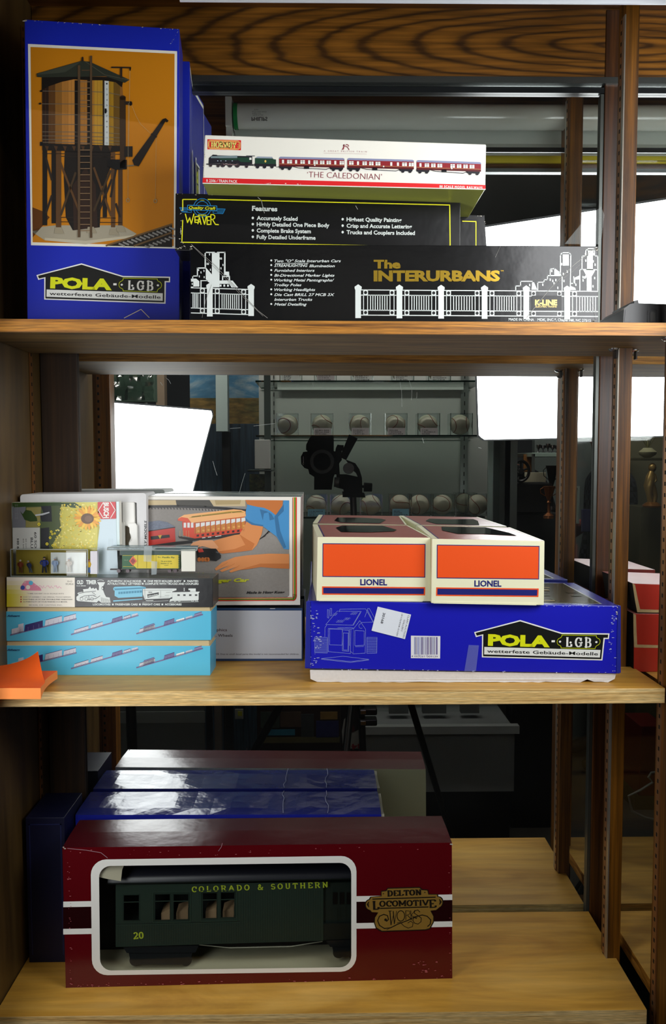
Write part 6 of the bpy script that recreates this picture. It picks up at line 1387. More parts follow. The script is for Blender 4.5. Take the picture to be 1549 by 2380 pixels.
# ------------------------------------------------------------------ long blue carton right behind, doubled by the mirror
ZB = ZC + (-.459)
Yb = .138
pL = onY(100, 1900, Yb); xR = onY(887, 1850, Yb).x
t = thing('blue_carton', 'long glossy blue carton lying behind the maroon one, against the mirror', 'box', ((XL + xR) / 2, .17, S3))
x0, x1, y0, y1 = -.3215, xR, Yb, .2085
b = MB(); BT = card('#232c74', .17, .28); BFt = card('#18208a', .3)
n1 = 16; T = []
for i in range(n1 + 1):
    for j in range(5):
        x = x0 + (x1 - x0) * i / n1; y = y0 + (y1 - y0) * j / 4; T.append(Vector((x, y, ZB + .0010 * math.sin(i * 1.7) * math.sin(PI * j / 4) - .0012 * (j == 0) + (x1 - x) * .006)))
b.mesh(T, [(i * 5 + j, (i + 1) * 5 + j, (i + 1) * 5 + j + 1, i * 5 + j + 1) for i in range(n1) for j in range(4)], BT)
zt0 = [T[i * 5] for i in range(n1 + 1)]; bt0 = [Vector((p.x, p.y, S3 + .0003)) for p in zt0]; k = n1 + 1
b.mesh(zt0 + bt0, [(i, i + 1, k + i + 1, k + i) for i in range(n1)], BFt)
zt1 = [T[i * 5 + 4] for i in range(n1 + 1)]; bt1 = [Vector((p.x, p.y, S3 + .0003)) for p in zt1]; b.mesh(zt1 + bt1, [(i + 1, i, k + i, k + i + 1) for i in range(n1)], BFt)
b.mesh([T[-5], T[-1], bt1[-1], bt0[-1]], [(0, 1, 2, 3)], mat('#3a3a36', .7)); b.mesh([T[0], T[4], bt1[0], bt0[0]], [(0, 1, 2, 3)], BFt); b.mesh([bt0[0], bt0[-1], bt1[-1], bt1[0]], [(0, 1, 2, 3)], BFt)
b.build('carton', t, smooth=False)
b = MB(); e0 = T[-5]; b.prism([Vector((x1, y, ZB + zz_)) for y, zz_ in ((y0 + .002, -.002), (y0 + .02, -.006), (y0 + .045, -.003), (y1 - .004, -.001), (y1 - .002, -.035), (y0 + .04, -.05), (y0 + .004, -.03))], (.004, 0, 0), mat('#a9a692', .7)); b.build('torn_flap', t)
b = MB(); r = random.Random(12)
for (x, wv) in ((.0, 1), (-.06, -1)):
    xs_ = x1 + (x - .07); b.tube([Vector((xs_ + r.uniform(-.003, .003), y0 + (y1 - y0) * k_ / 6, ZB + (x1 - xs_) * .006 + .0012)) for k_ in range(7)], .0005, mat('#8c90b0', .5), 5)
b.build('crease', t)

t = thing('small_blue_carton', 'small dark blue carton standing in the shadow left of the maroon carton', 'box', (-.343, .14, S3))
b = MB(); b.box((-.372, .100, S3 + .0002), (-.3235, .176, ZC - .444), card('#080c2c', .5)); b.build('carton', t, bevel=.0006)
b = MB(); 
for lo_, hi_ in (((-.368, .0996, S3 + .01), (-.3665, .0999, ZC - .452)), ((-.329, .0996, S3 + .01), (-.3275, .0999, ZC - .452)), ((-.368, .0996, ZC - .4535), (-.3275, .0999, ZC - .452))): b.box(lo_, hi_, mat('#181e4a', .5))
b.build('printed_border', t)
# ================================================================== what the mirror shows: the room opposite
def VB(px0, py0, px1, py1, dv, th):
    """box seen in the mirror between two sighted corners, th deep (away from the mirror)"""
    a, c_ = V(px0, py0, dv), V(px1, py1, dv); return (min(a.x, c_.x), a.y - th, min(a.z, c_.z)), (max(a.x, c_.x), a.y, max(a.z, c_.z))
# ------------------------------------------------------------------ display case with baseballs
dc = thing('baseball_display_case', 'glass-shelved display case with a grey back, opposite, seen in the mirror', 'display case', V(890, 1200, 3.0) * 1)
dc.location.z = 0
GB = mat('#a8aca8', .8, noise=.04, nscale=8)
lo, hi = VB(600, 640, 1192, 1672, 3.14, .02); lo = (lo[0], lo[1], .78); b = MB(); b.box(lo, hi, GB); b.build('back_panel', dc)
x0c, x1c = lo[0], hi[0]; yb = hi[1]; yf = yb + .36; ztop_c = hi[2]
b = MB(); b.box((x0c, yb, ztop_c), (x1c + .02, yb + .03, ztop_c + .04), mat('#8d9490', .5)); b.build('top_panel', dc)
lo2, hi2 = VB(845, 1672, 1176, 1806, 2.98, .3)
b = MB(); b.box((V(845, 1700, 2.98).x - .01, yb - .0, V(900, 1806, 2.98).z), (V(1176, 1700, 2.98).x, yf - .06, V(900, 1668, 2.98).z), mat('#8a8f90', .7)); b.build('base_cabinet', dc)
b = MB(); b.box((V(845, 1700, 2.98).x - .01, yb, .0), (V(1176, 1700, 2.98).x, yf - .12, V(900, 1806, 2.98).z), mat('#0d0e10', .7)); b.build('plinth', dc)
b = MB(); b.box((V(845, 1700, 2.98).x - .01, yf - .06, V(900, 1672, 2.98).z - .0), (V(1176, 1700, 2.98).x + .01, yf - .03, V(900, 1655, 2.98).z), mat('#a3a8a8', .5)); b.build('ledge', dc)
for px0, px1, dvv, c_ in ((1140, 1152, 2.80, '#9fb0aa'), (1180, 1196, 2.80, '#7a8280'), (1153, 1156, 2.79, '#3a4440')):
    lo, hi = VB(px0, 640, px1, 1672, dvv, .012); b = MB(); b.box((lo[0], lo[1], .8), (hi[0], hi[1], hi[2]), mat(c_, .3, .6)); b.build('frame_post', dc)
lo, hi = VB(1157, 640, 1180, 1672, 2.80, .004); b = MB(); b.box((lo[0], lo[1], .8), hi, mat('#3d4340', .5)); b.build('side_panel', dc)
lo, hi = VB(612, 640, 634, 1672, 2.82, .012); b = MB(); b.box((lo[0], lo[1], .8), hi, mat('#4a5652', .4, .4)); b.build('frame_post', dc)
for px in (638, 1078):
    lo, hi = VB(px - 4, 650, px + 5, 1672, 3.13, .004); b = MB(); b.box((lo[0], lo[1], .85), hi, ALU); sp = b.build('slotted_standard', dc)
    b = MB(); z_ = .9
    while z_ < hi[2] - .02: b.box(((lo[0] + hi[0]) / 2 - .0018, hi[1], z_), ((lo[0] + hi[0]) / 2 + .0018, hi[1] + .0005, z_ + .016), K_); z_ += .034
    b.build('slots', sp)
lo, hi = VB(645, 888, 1078, 906, 3.12, .004); b = MB(); b.box(lo, hi, mat('#b4bcb8', .5)); b.build('painted_light_strip', dc)  # pale strip painted for case light reflected along the back
SHZ = {}
for nm, py, lab in (('top', 886, 'highest'), ('mid', 1013, 'middle'), ('low', 1203, 'lowest')):
    z_ = V(850, py, 2.86).z; SHZ[nm] = z_ + .003
    b = MB(); b.box((x0c + .01, yb + .005, z_ - .003), (V(1128, py, 2.86).x, yf - .08, z_ + .003), {'all': glass('green_edge', '#1f4a3c', .1), 'top': GREEN_GLASS, 'bottom': GREEN_GLASS})
    tag(b.build('glass_shelf'), 'green-edged glass shelf, %s of the three in the baseball case' % lab, 'glass shelf', 'glass shelves of the opposite case')
SEAM = mat('#8c4a3a', .7); BALLM = mat('#c9c4b0', .6)
def seam_pts(c, r, rot):
    P = []
    for i in range(48):
        a = 2 * PI * i / 48; s_ = .44
        x = math.cos(a) + s_ * math.cos(3 * a) * -.0; 
        # tennis-ball curve
        A_, B_ = .75, .25; x = A_ * math.cos(a) + B_ * math.cos(3 * a); y = A_ * math.sin(a) - B_ * math.sin(3 * a); z = 2 * math.sqrt(A_ * B_) * math.sin(2 * a)
        v = Vector((x, y, z)).normalized() * r * 1.002; v = rot @ v; P.append(c + v)
    return P
import mathutils
ords = ['leftmost', 'second from the left', 'third from the left', 'fourth from the left', 'fifth from the left', 'sixth from the left', 'seventh from the left', 'rightmost']
def ball_in_case(px, zs_, dv, where, note, cardm, k, cube=.078, tint=None, blue=False, glare=False):
    c = V(px, 1000, dv); c.z = zs_ + .0385; rot = mathutils.Euler((k * 1.3, k * .9, k * 2.1)).to_matrix()
    t = thing('baseball', 'baseball with red stitching, %s' % where, 'baseball', Vector((c.x, c.y, zs_)), 'baseballs in the opposite case')
    b = MB(); b.ball(c, .0365, BALLM, 24, 14); b.build('ball', t, smooth=True)
    b = MB(); b.tube(seam_pts(c, .0365, rot), .0013, SEAM, 5, closed=True); b.build('stitching', t, smooth=True)
    t = thing('acrylic_cube', 'clear cube %s, %s' % (note, where), 'display cube', Vector((c.x, c.y, zs_)), 'clear cubes in the opposite case')
    h = cube / 2; b = MB(); b.box((c.x - h, c.y - h, zs_ + .0002), (c.x + h, c.y + h, zs_ + cube), ACRYLIC); b.build('cube', t)
    b = MB(); RM = glass('cube_edge', '#b8c8c4', .35, .15)
    for sx in (-h, h):
        b.box((c.x + sx - .0012, c.y + h - .0012, zs_ + .0002), (c.x + sx + .0012, c.y + h + .0012, zs_ + cube), RM)
    b.build('edges', t)
    if cardm:
        b = MB(); b.mesh([Vector((c.x - .030, c.y + h + .001, zs_ + .001)), Vector((c.x + .032, c.y + h + .001, zs_ + .001)), Vector((c.x + .032, c.y + h + .001, zs_ + .026)), Vector((c.x - .030, c.y + h + .001, zs_ + .026))], [(0, 1, 2, 3)], cardm); b.build('name_card', t)
        b = MB(); r = random.Random(int(px))
        for j in range(3):
            for i in range(r.randint(4, 8)):
                x = c.x - .024 + i * .0062; b.box((x, c.y + h + .0012, zs_ + .004 + j * .0065), (x + r.uniform(.002, .0052), c.y + h + .0015, zs_ + .0062 + j * .0065), mat('#3a3a3c', .6))
        b.build('handwriting', t)
CARD = mat('#a7a3a4', .6); CARD2 = mat('#c3c9c6', .6)
for i, px in enumerate((669, 749, 836, 919, 994, 1069)):
    ball_in_case(px, SHZ['mid'], 2.93, ords[i] + ' on the middle glass shelf' if i < 5 else 'rightmost on the middle glass shelf', 'with a name card' if i in (1, 2, 3, 4) else 'without a card', CARD if i in (1, 2, 3, 4) else None, i + 1)
for i, px in enumerate((678, 757, 841, 934, 1018)):
    ball_in_case(px, SHZ['top'], 2.93, ords[i] + ' on the highest glass shelf', 'with a name card', CARD2 if i != 1 else CARD, i + 9)
for i, px in enumerate((735, 793, 862, 930, 975, 1030, 1082, 1112)):
    ball_in_case(px, SHZ['low'], 2.93 if i != 6 else 3.03, ords[i] + ' on the lowest glass shelf', 'with a pale blue card' if i in (0, 3) else 'half hidden by the cartons', mat('#6fa3b8', .5) if i in (0, 3) else None, i + 20)
# small display things on the ledge under the case
for i, (px0, px1) in enumerate(((905, 950), (983, 1038), (1072, 1115))):
    lo, hi = VB(px0, 1640, px1, 1651, 2.96, .03); z_ = V(900, 1655, 2.98).z
    b = MB(); b.box((lo[0], lo[1], z_), (hi[0], hi[1], hi[2] + .01), mat('#5a5e5e', .5)); o = b.build('display_block'); tag(o, ('left', 'middle', 'right')[i] + ' dark display block on the ledge of the opposite case', 'display block', 'display blocks on the ledge')

# ------------------------------------------------------------------ the photographer's camera on its tripod
CB_ = mat('#040405', .7, spec=.08); CB3 = mat('#060607', .7, spec=.1)
tc = thing('camera_on_tripod', 'black camera turned upright on a black tripod, seen in the middle of the mirror', 'camera', (V(840, 1700, 2.30).x, V(840, 1700, 2.30).y, 0))
z = zm(680, 860, 6.8)
def vprism(pts, dv, th, mt_, nm, bev=.002, par=None):
    b = MB(); P = [V(*z(*p), dv) for p in pts]; b.prism(P, (0, -th, 0), mt_); return b.build(nm, par or tc, bevel=bev)
bd = vprism([(300, 1040), (640, 1035), (655, 1060), (655, 1280), (690, 1300), (690, 1600), (650, 1700), (620, 1890), (345, 1890), (345, 1690), (270, 1640), (245, 1550), (245, 1290), (215, 1260), (220, 1180), (265, 1090)], 2.262, .05, CB_, 'camera_body', .004)
vprism([(240, 1290), (180, 1310), (145, 1370), (150, 1480), (195, 1535), (250, 1555)], 2.258, .04, CB_, 'viewfinder_hump', .003)
LC = V(749, 1073, 2.262); b = MB(); b.lathe([(.034, 0), (.034, .022), (.031, .024), (.031, .036), (.033, .038), (.033, .046)], LC, (0, 1, 0), CB3, 32); ln = b.build('lens_barrel', tc, smooth=True)
b = MB(); b.lathe([(.033, .046), (.033, .0465), (.024, .0462), (.024, .0440)], LC, (0, 1, 0), mat('#0c0c0e', .4, spec=.2), 32); b.ball(LC + Vector((0, .040, 0)), .023, mat('#050608', .05), 20, 10, (1, .25, 1)); b.build('front_glass', ln, smooth=True)
g = Face((0, 2 * YM - (V(0, 0, 2.2575).y), 0), (0, -1, 0), virt=True, step=.0003); g.text('Canon', (706.5, 1081), (706.5, 1061), 3.0, mat('#8c8f90', .4), 2, .02, flip=False); g.build('printed_mark', bd)
vprism([(660, 1290), (770, 1260), (775, 1420), (740, 1480), (740, 1640), (660, 1640)], 2.275, .03, CB3, 'head_plate')
vprism([(690, 1230), (720, 1190), (805, 1195), (805, 1260), (690, 1290)], 2.28, .03, CB3, 'head_clamp')
def vt(a, c_, r0, r1, dv, mt_, nm, seg=16): b = MB(); b.cyl(V(*z(*a), dv), V(*z(*c_), dv), r0, r1, mt_, seg); return b.build(nm, tc, smooth=True, bevel=.001)
vt((800, 1400), (965, 1050), .010, .0135, 2.27, CB_, 'pan_handle')
b = MB(); c_ = V(*z(890, 1555), 2.25); b.lathe([(.0155, 0), (.0155, -.02), (.013, .002), (.013, .004), (.009, .004), (.009, .001)], c_, (0, 1, 0), mat('#1d1e1f', .35), 24); b.build('tilt_knob', tc, smooth=True)
vprism([(860, 1430), (990, 1480), (1060, 1570), (1100, 1700), (1100, 1900), (820, 1880), (700, 1850), (700, 1650), (860, 1660), (1040, 1690), (1010, 1620), (960, 1580)], 2.28, .035, CB_, 'head_body')
vt((660, 1770), (740, 1775), .014, .014, 2.28, mat('#2b2d2e', .4), 'pan_knob'); vt((1090, 1840), (1130, 1845), .004, .004, 2.28, CB3, 'knob_stem'); vt((1130, 1850), (1260, 1855), .013, .012, 2.28, CB_, 'side_knob')
vprism([(820, 1880), (1100, 1880), (1100, 1950), (820, 1950)], 2.285, .04, CB_, 'head_base'); vprism([(805, 1940), (1140, 1960), (1145, 2005), (805, 2000)], 2.28, .05, CB_, 'platform')
top = V(*z(960, 2000), 2.30); bot = V(850, 1700, 2.30)
b = MB(); b.cyl(top, Vector((top.x + (bot.x - top.x), top.y, bot.z - .25)), .0095, .0105, mat('#18191b', .35), 16); b.build('centre_column', tc, smooth=True)
apex = Vector((V(850, 1290, 2.30).x, bot.y, V(850, 1290, 2.30).z))
for yy in (1654, 1679):
    b = MB(); c_ = V(856, yy, 2.27); b.box((c_.x - .026, c_.y - .03, c_.z - .010), (c_.x + .026, c_.y + .005, c_.z + .010), mat('#23262a', .25)); o = b.build('leg_clamp', tc, bevel=.004)
    b = MB(); b.box((c_.x - .022, c_.y + .005, c_.z - .006), (c_.x - .006, c_.y + .007, c_.z + .006), CHROME); b.build('chrome_badge', o, bevel=.0015)
for p1, mt_, r_ in ((V(600, 1735, 2.36), mat('#0a0a0a', .4), .014), (V(1040, 1920, 2.45), mat('#0a0a0a', .4), .012), (V(800, 1800, 1.95), mat('#0a0a0a', .4), .011)):
    d_ = (p1 - apex); k_ = apex.z / -d_.z; p2 = apex + d_ * k_; p2.z = .0
    b = MB(); b.cyl(apex + Vector((0, 0, .2)) * 0, p2 + Vector((0, 0, .012)), r_, r_ * .7, mt_, 14); b.build('leg', tc, smooth=True)
# ------------------------------------------------------------------ left of the case: picture, column, posts, wrapped things
lo, hi = VB(440, 780, 612, 985, 3.55, .03)
t = thing('landscape_picture', 'large picture of a cloudy blue sky over a brown field, left in the middle mirror', 'picture', Vector(((lo[0] + hi[0]) / 2, lo[1], lo[2])))
SKY = wood('painted_sky', [(.35, '#2f6a90'), (.5, '#5a94b8'), (.62, '#b8ccd0'), (.75, '#d8e0da')], (2.2, 5, 7), .1, .5, .6)
zmid = V(500, 925, 3.55).z
b = MB(); b.box((lo[0], lo[1], zmid), hi, SKY); b.build('painted_sky', t)
b = MB(); b.box(lo, (hi[0], hi[1], zmid), wood('painted_field', [(.3, '#4a5a34'), (.5, '#94783c'), (.7, '#b0924a')], (5, 8, 18), .4, .6)); b.build('painted_field', t)
def slabv(nm, lab, cat, px0, py0, px1, py1, dv, th, mt_, bev=.002, floor=False):
    lo, hi = VB(px0, py0, px1, py1, dv, th)
    if floor: lo = (lo[0], lo[1], 0)
    b = MB(); b.box(lo, hi, mt_); return tag(b.build(nm, bevel=bev), lab, cat)
slabv('white_column', 'pale square column hanging before the picture, in the mirror', 'column', 500, 780, 530, 1003, 3.35, .06, mat('#c4d8d4', .5))
slabv('brown_post', 'dull brown upright post left of the picture, in the mirror', 'post', 359, 700, 388, 1300, 3.45, .06, mat('#9c8a74', .6), floor=True)
slabv('dark_curtain', 'dark blue hanging cloth below the picture, in the mirror', 'curtain', 392, 985, 612, 1300, 3.52, .05, wood('dark_cloth', [(.3, '#1c2a38'), (.5, '#2f4454'), (.7, '#3f5462')], (30, 5, 1.5), .4, .7), floor=True)
slabv('dark_bar', 'black upright bar in front of the dark blue cloth', 'bar', 516, 1003, 538, 1300, 3.4, .03, mat('#0c0f12', .5), floor=True)
o = slabv('white_box', 'small bright white box left of the baseball case, in the mirror', 'box', 592, 1022, 628, 1090, 2.75, .05, mat('#eef4f0', .5)); 
slabv('side_shelf', 'small dark shelf below the white box, in the mirror', 'shelf', 575, 1092, 632, 1096, 2.75, .12, mat('#3c4644', .4))
o = slabv('framed_card', 'dim green and yellow framed card under the white box', 'framed card', 580, 1102, 630, 1142, 2.85, .01, wood('dim_print', [(.3, '#1e2a22'), (.5, '#54603c'), (.7, '#7c7c4c')], (30, 10, 30), .3, .4))
# plastic-wrapped thing at the far left
t = thing('wrapped_bundle', 'bundle wrapped in crinkled clear plastic, top left of the middle mirror', 'bundle', V(310, 945, 3.0))
lo, hi = VB(240, 800, 357, 930, 3.0, .08); b = MB(); r = random.Random(8); G = []; n1, n2 = 12, 12
for j in range(n2 + 1):
    for i in range(n1 + 1): G.append(Vector((lo[0] + (hi[0] - lo[0]) * i / n1, hi[1] + r.uniform(-.018, .018), lo[2] + (hi[2] - lo[2]) * j / n2)))
b.mesh(G, [(j * (n1 + 1) + i, j * (n1 + 1) + i + 1, (j + 1) * (n1 + 1) + i + 1, (j + 1) * (n1 + 1) + i) for j in range(n2) for i in range(n1)], glass('crinkled_plastic', '#d3e0dc', .22, .12)); b.build('plastic_wrap', t, smooth=True)
b = MB(); b.box((lo[0], lo[1] - .04, lo[2]), (hi[0] - .01, lo[1], hi[2]), mat('#5c7464', .7)); b.build('contents', t)
slabv('grey_carton', 'plain grey carton below the wrapped bundle, in the mirror', 'box', 240, 925, 333, 1100, 3.1, .1, mat('#8a908c', .7), floor=True)
# ------------------------------------------------------------------ lower mirror: framed panel, posts, cards
t = thing('large_picture_frame', 'large grey framed panel with a pale strip, lower left in the mirror', 'panel', V(380, 2000, 2.6)); t.location.z = 0
lo, hi = VB(272, 1560, 478, 1900, 2.6, .02); b = MB(); b.box((lo[0] - .3, lo[1], .35), hi, mat('#6c7270', .7)); b.build('grey_sheet', t)
lo, hi = VB(272, 1655, 477, 1680, 2.595, .006); b = MB(); b.box((lo[0] - .3, lo[1], lo[2]), hi, mat('#8b9290', .6)); b.build('pale_strip', t)
lo, hi = VB(478, 1560, 496, 1900, 2.59, .02); b = MB(); b.box((lo[0], lo[1], 0), hi, mat('#11171e', .5)); b.build('frame_edge', t)
slabv('tan_board', 'pale tan upright board beside the framed panel, in the lower mirror', 'board', 497, 1560, 518, 1900, 2.7, .02, mat('#77716a', .6), floor=True)
slabv('black_frame_strip', 'thin black strip right of the tan board, in the lower mirror', 'frame strip', 519, 1560, 526, 1900, 2.69, .02, mat('#0c0a08', .6), floor=True)
t = thing('framed_cards', 'dark wooden frame of small colourful cards, behind the tripod leg in the mirror', 'framed cards', V(690, 1800, 3.0)); t.location.z = 0
lo, hi = VB(597, 1600, 792, 1860, 3.0, .02); b = MB(); b.box((lo[0], lo[1], 0), hi, mat('#2b1b14', .5)); b.build('frame', t)
for (a, y0_, c_, y1_, h_) in ((606, 1655, 650, 1692, '#2f3c34'), (612, 1696, 686, 1709, '#2c7590'), (652, 1655, 700, 1690, '#4c3a2c'), (700, 1660, 730, 1712, '#33383a'), (745, 1655, 785, 1672, '#8c6c34'), (735, 1676, 788, 1714, '#20245a'), (606, 1714, 790, 1726, '#5a5434')):
    lo, hi = VB(a, y0_, c_, y1_, 2.99, .004); b = MB(); b.box(lo, hi, mat(h_, .5, noise=.3, nscale=60)); b.build('small_card', t)
slabv('yellow_sign', 'small white tag with a yellow patch hanging at the top of the lower mirror', 'tag', 546, 1648, 566, 1672, 2.75, .004, mat('#8c9088', .6))
slabv('yellow_sticker', 'tiny yellow sticker on the white hanging tag', 'sticker', 553, 1654, 563, 1664, 2.744, .003, mat('#a8a81c', .6), bev=0)
t = thing('baseball_poster', 'poster of a player in a white jersey with red numerals, behind the tripod', 'poster', V(815, 1750, 3.1)); 
lo, hi = VB(792, 1600, 846, 1760, 3.1, .004); b = MB(); b.box((lo[0], lo[1], lo[2]), hi, mat('#241c1e', .5)); b.build('sheet', t)
g = Face((0, 2 * YM - hi[1] - .001, 0), (0, -1, 0), virt=True, step=.001)
g.poly([(795, 1700), (800, 1672), (812, 1660), (820, 1668), (812, 1690), (826, 1700), (842, 1692), (846, 1740), (798, 1740)], mat('#a9a4a0', .5), 1); g.poly([(808, 1690), (822, 1684), (826, 1700), (812, 1704)], mat('#4c1c20', .5), 2)
g.text('34', (842, 1728), (817, 1730), 12, mat('#a02430', .5), 3, .03); g.build('printed_player', t)
# ------------------------------------------------------------------ right side: projector reel, counters, trophies, statue
t = thing('film_projector', 'old film projector with a spoked reel, right in the middle mirror', 'projector', V(1240, 1225, 2.9))
RC = V(1211, 1095, 2.9); b = MB()
b.tube([RC + Vector((.030 * math.cos(a), 0, .036 * math.sin(a))) for a in [2 * PI * i / 28 for i in range(28)]], .0055, mat('#101214', .35), 8, closed=True)
for i in range(5): a = 2 * PI * i / 5 + .3; b.cyl(RC, RC + Vector((.030 * math.cos(a), 0, .036 * math.sin(a))), .0045, .003, mat('#101214', .35), 8)
b.cyl(RC + Vector((0, -.006, 0)), RC + Vector((0, .008, 0)), .010, None, mat('#26282a', .3), 16); b.build('reel', t, smooth=True)
lo, hi = VB(1200, 1122, 1282, 1194, 2.92, .12); b = MB(); b.box(lo, hi, mat('#0b0b0c', .5)); b.build('body', t, bevel=.006)
lo, hi = VB(1207, 1108, 1216, 1124, 2.92, .02); b = MB(); b.box(lo, hi, mat('#151617', .4)); b.build('reel_arm', t)
slabv('counter', 'dark counter under the film projector, in the mirror', 'counter', 1197, 1194, 1300, 1500, 3.0, .10, mat('#16181a', .5), floor=True)
slabv('cream_sign_board', 'cream board behind the film projector, in the mirror', 'board', 1221, 1098, 1270, 1124, 3.05, .01, mat('#d8d0b4', .6))
slabv('brown_board', 'brown board hanging over the cream board, in the mirror', 'panel', 1218, 1056, 1238, 1097, 3.2, .01, mat('#9a6830', .6))
slabv('glass_showcase', 'bright glass showcase with silver things, right in the middle mirror', 'showcase', 1240, 1052, 1306, 1062, 3.1, .3, mat('#a9c0b4', .3))
lo, hi = VB(1238, 1055, 1244, 1098, 3.1, .01); b = MB(); b.box(lo, hi, ALU); tag(b.build('showcase_post'), 'thin metal showcase post beside the brown panel', 'post')
slabv('grey_backdrop', 'grey wall section behind the showcase, in the mirror', 'partition', 1244, 1000, 1420, 1300, 3.95, .05, mat('#74807c', .7), floor=True)
r = random.Random(4)
for i in range(5):
    c_ = V(1252 + i * 11, 1052, 3.0); t = thing('silver_cup', 'small silver cup, %s in the row on the showcase' % ('first', 'second', 'third', 'fourth', 'last')[i], 'cup', c_, 'silver cups on the showcase'); b = MB(); hh = r.uniform(.025, .045)
    b.lathe([(.008, 0), (.002, .006), (.003, hh * .4), (.009, hh * .6), (.010, hh)], c_, (0, 0, 1), CHROME, 14); b.build('cup', t, smooth=True)
for i, (px, py0, py1, m_) in enumerate(((1282, 1082, 1190, '#2a2220'), (1276, 1130, 1205, '#a8683c'))):
    c_ = V(px, py1, 2.85 - i * .1); H = V(px, py0, 2.85 - i * .1).z - c_.z
    t = thing('trophy_cup', ('dark trophy cup with a wide bowl beside the post, in the mirror', 'slim copper trophy column below the dark cup, in the mirror')[i], 'trophy', c_); b = MB()
    b.lathe([(.018, 0), (.018, .01), (.006, .02), (.005, H * .45), (.008, H * .5), (.005, H * .55), (.012, H * .7), (.018, H * .9), (.022, H)], c_, (0, 0, 1), mat(m_, .25, .6), 18); b.build('cup', t, smooth=True)
    b = MB()
    for s_ in (-1, 1): b.tube([c_ + Vector((s_ * x_, 0, z_)) for x_, z_ in ((.012, H * .7), (.028, H * .78), (.030, H * .9), (.020, H * .96))], .0015, mat(m_, .25, .6), 6)
    b.build('handles', t, smooth=True)
# mirror frame strip and right bay things
t = thing('beaded_mirror_frame', 'narrow bright silver frame between the posts, in the mirror', 'frame', V(1342, 1217, 2.7))
b = MB()
for (a, y0_, c_, y1_) in ((1333, 1130, 1347, 1134), (1344, 1130, 1347, 1217), (1333, 1213, 1347, 1217)):
    lo, hi = VB(a, y0_, c_, y1_, 2.7, .01); b.box(lo, hi, mat('#cfe4da', .3, .3))
b.build('frame', t)
t = thing('golden_statue', 'golden dancing figure statue on a cabinet, in the mirror of the right bay', 'statue', V(1512, 1175, 3.1))
GD = mat('#b89a5a', .3, .6); sx, s0 = V(1512, 1175, 3.1), None
def sp(px, py): return V(px, py, 3.1)
b = MB(); b.tube([sp(1514, 1172), sp(1510, 1150), sp(1509, 1130), sp(1513, 1110), sp(1515, 1095)], [.012, .012, .020, .018, .010], GD, 12); b.tube([sp(1520, 1172), sp(1524, 1152), sp(1518, 1135), sp(1512, 1122)], [.010, .010, .014, .016], GD, 10)
b.tube([sp(1515, 1100), sp(1522, 1105), sp(1526, 1116), sp(1521, 1122)], [.010, .008, .006, .005], GD, 8); b.tube([sp(1513, 1100), sp(1506, 1108), sp(1504, 1120)], [.010, .007, .005], GD, 8); b.build('figure', t, smooth=True)
b = MB(); b.ball(sp(1517, 1087), .015, GD, 14, 10, (1, 1, 1.2)); b.build('head', t, smooth=True)
b = MB(); c_ = sp(1516, 1175); b.lathe([(.034, -.006), (.036, 0), (.028, .008), (.018, .014)], c_, (0, 0, 1), mat('#8a5a20', .35, .4), 20); b.build('base', t, smooth=True)
slabv('olive_cabinet', 'olive-brown cabinet under the golden statue, in the mirror of the right bay', 'cabinet', 1490, 1178, 1560, 1420, 3.15, .17, mat('#4c4a30', .6), floor=True)
t = thing('flower_vase', 'pale vase of dry branches above the statue, in the mirror of the right bay', 'vase', V(1506, 1062, 3.1))
b = MB(); c_ = V(1506, 1064, 3.1); b.lathe([(.012, 0), (.03, .012), (.034, .022), (.02, .034), (.016, .038)], c_, (0, 0, 1), mat('#b8b890', .5), 18); b.build('vase', t, smooth=True)
b = MB(); r = random.Random(6)
for i in range(16): a = r.uniform(0, 2 * PI); b.tube([c_ + Vector((0, 0, .034)), c_ + Vector((.02 * math.cos(a), .02 * math.sin(a), .07)), c_ + Vector((.06 * math.cos(a), .04 * math.sin(a), .10 + r.uniform(0, .03)))], .0012, mat('#7a7a50', .6), 5)
b.build('branches', t)
slabv('olive_shelf', 'shelf carrying the vase, in the mirror of the right bay', 'shelf', 1470, 1064, 1560, 1070, 3.15, .2, mat('#55553c', .5))
slabv('tall_olive_wall', 'dull olive wall panel behind the statue, in the mirror of the right bay', 'wall panel', 1440, 1000, 1600, 1300, 3.98, .04, mat('#7c7c62', .7), floor=True)
slabv('red_bin', 'dark red plastic bin on the floor, in the lower mirror of the right bay', 'bin', 1490, 1688, 1545, 1850, 2.7, .15, mat('#5a100c', .4))
t = thing('white_cable', 'coiled white cable on the floor, in the lower mirror of the right bay', 'cable', V(1500, 1850, 2.6)); b = MB()
b.tube([V(*p_, 2.6) for p_ in ((1545, 1792), (1515, 1796), (1508, 1806), (1518, 1818), (1490, 1836), (1462, 1850), (1470, 1885), (1500, 1900), (1535, 1908))], .004, mat('#8a8f8a', .5), 8); b.build('cable', t, smooth=True)

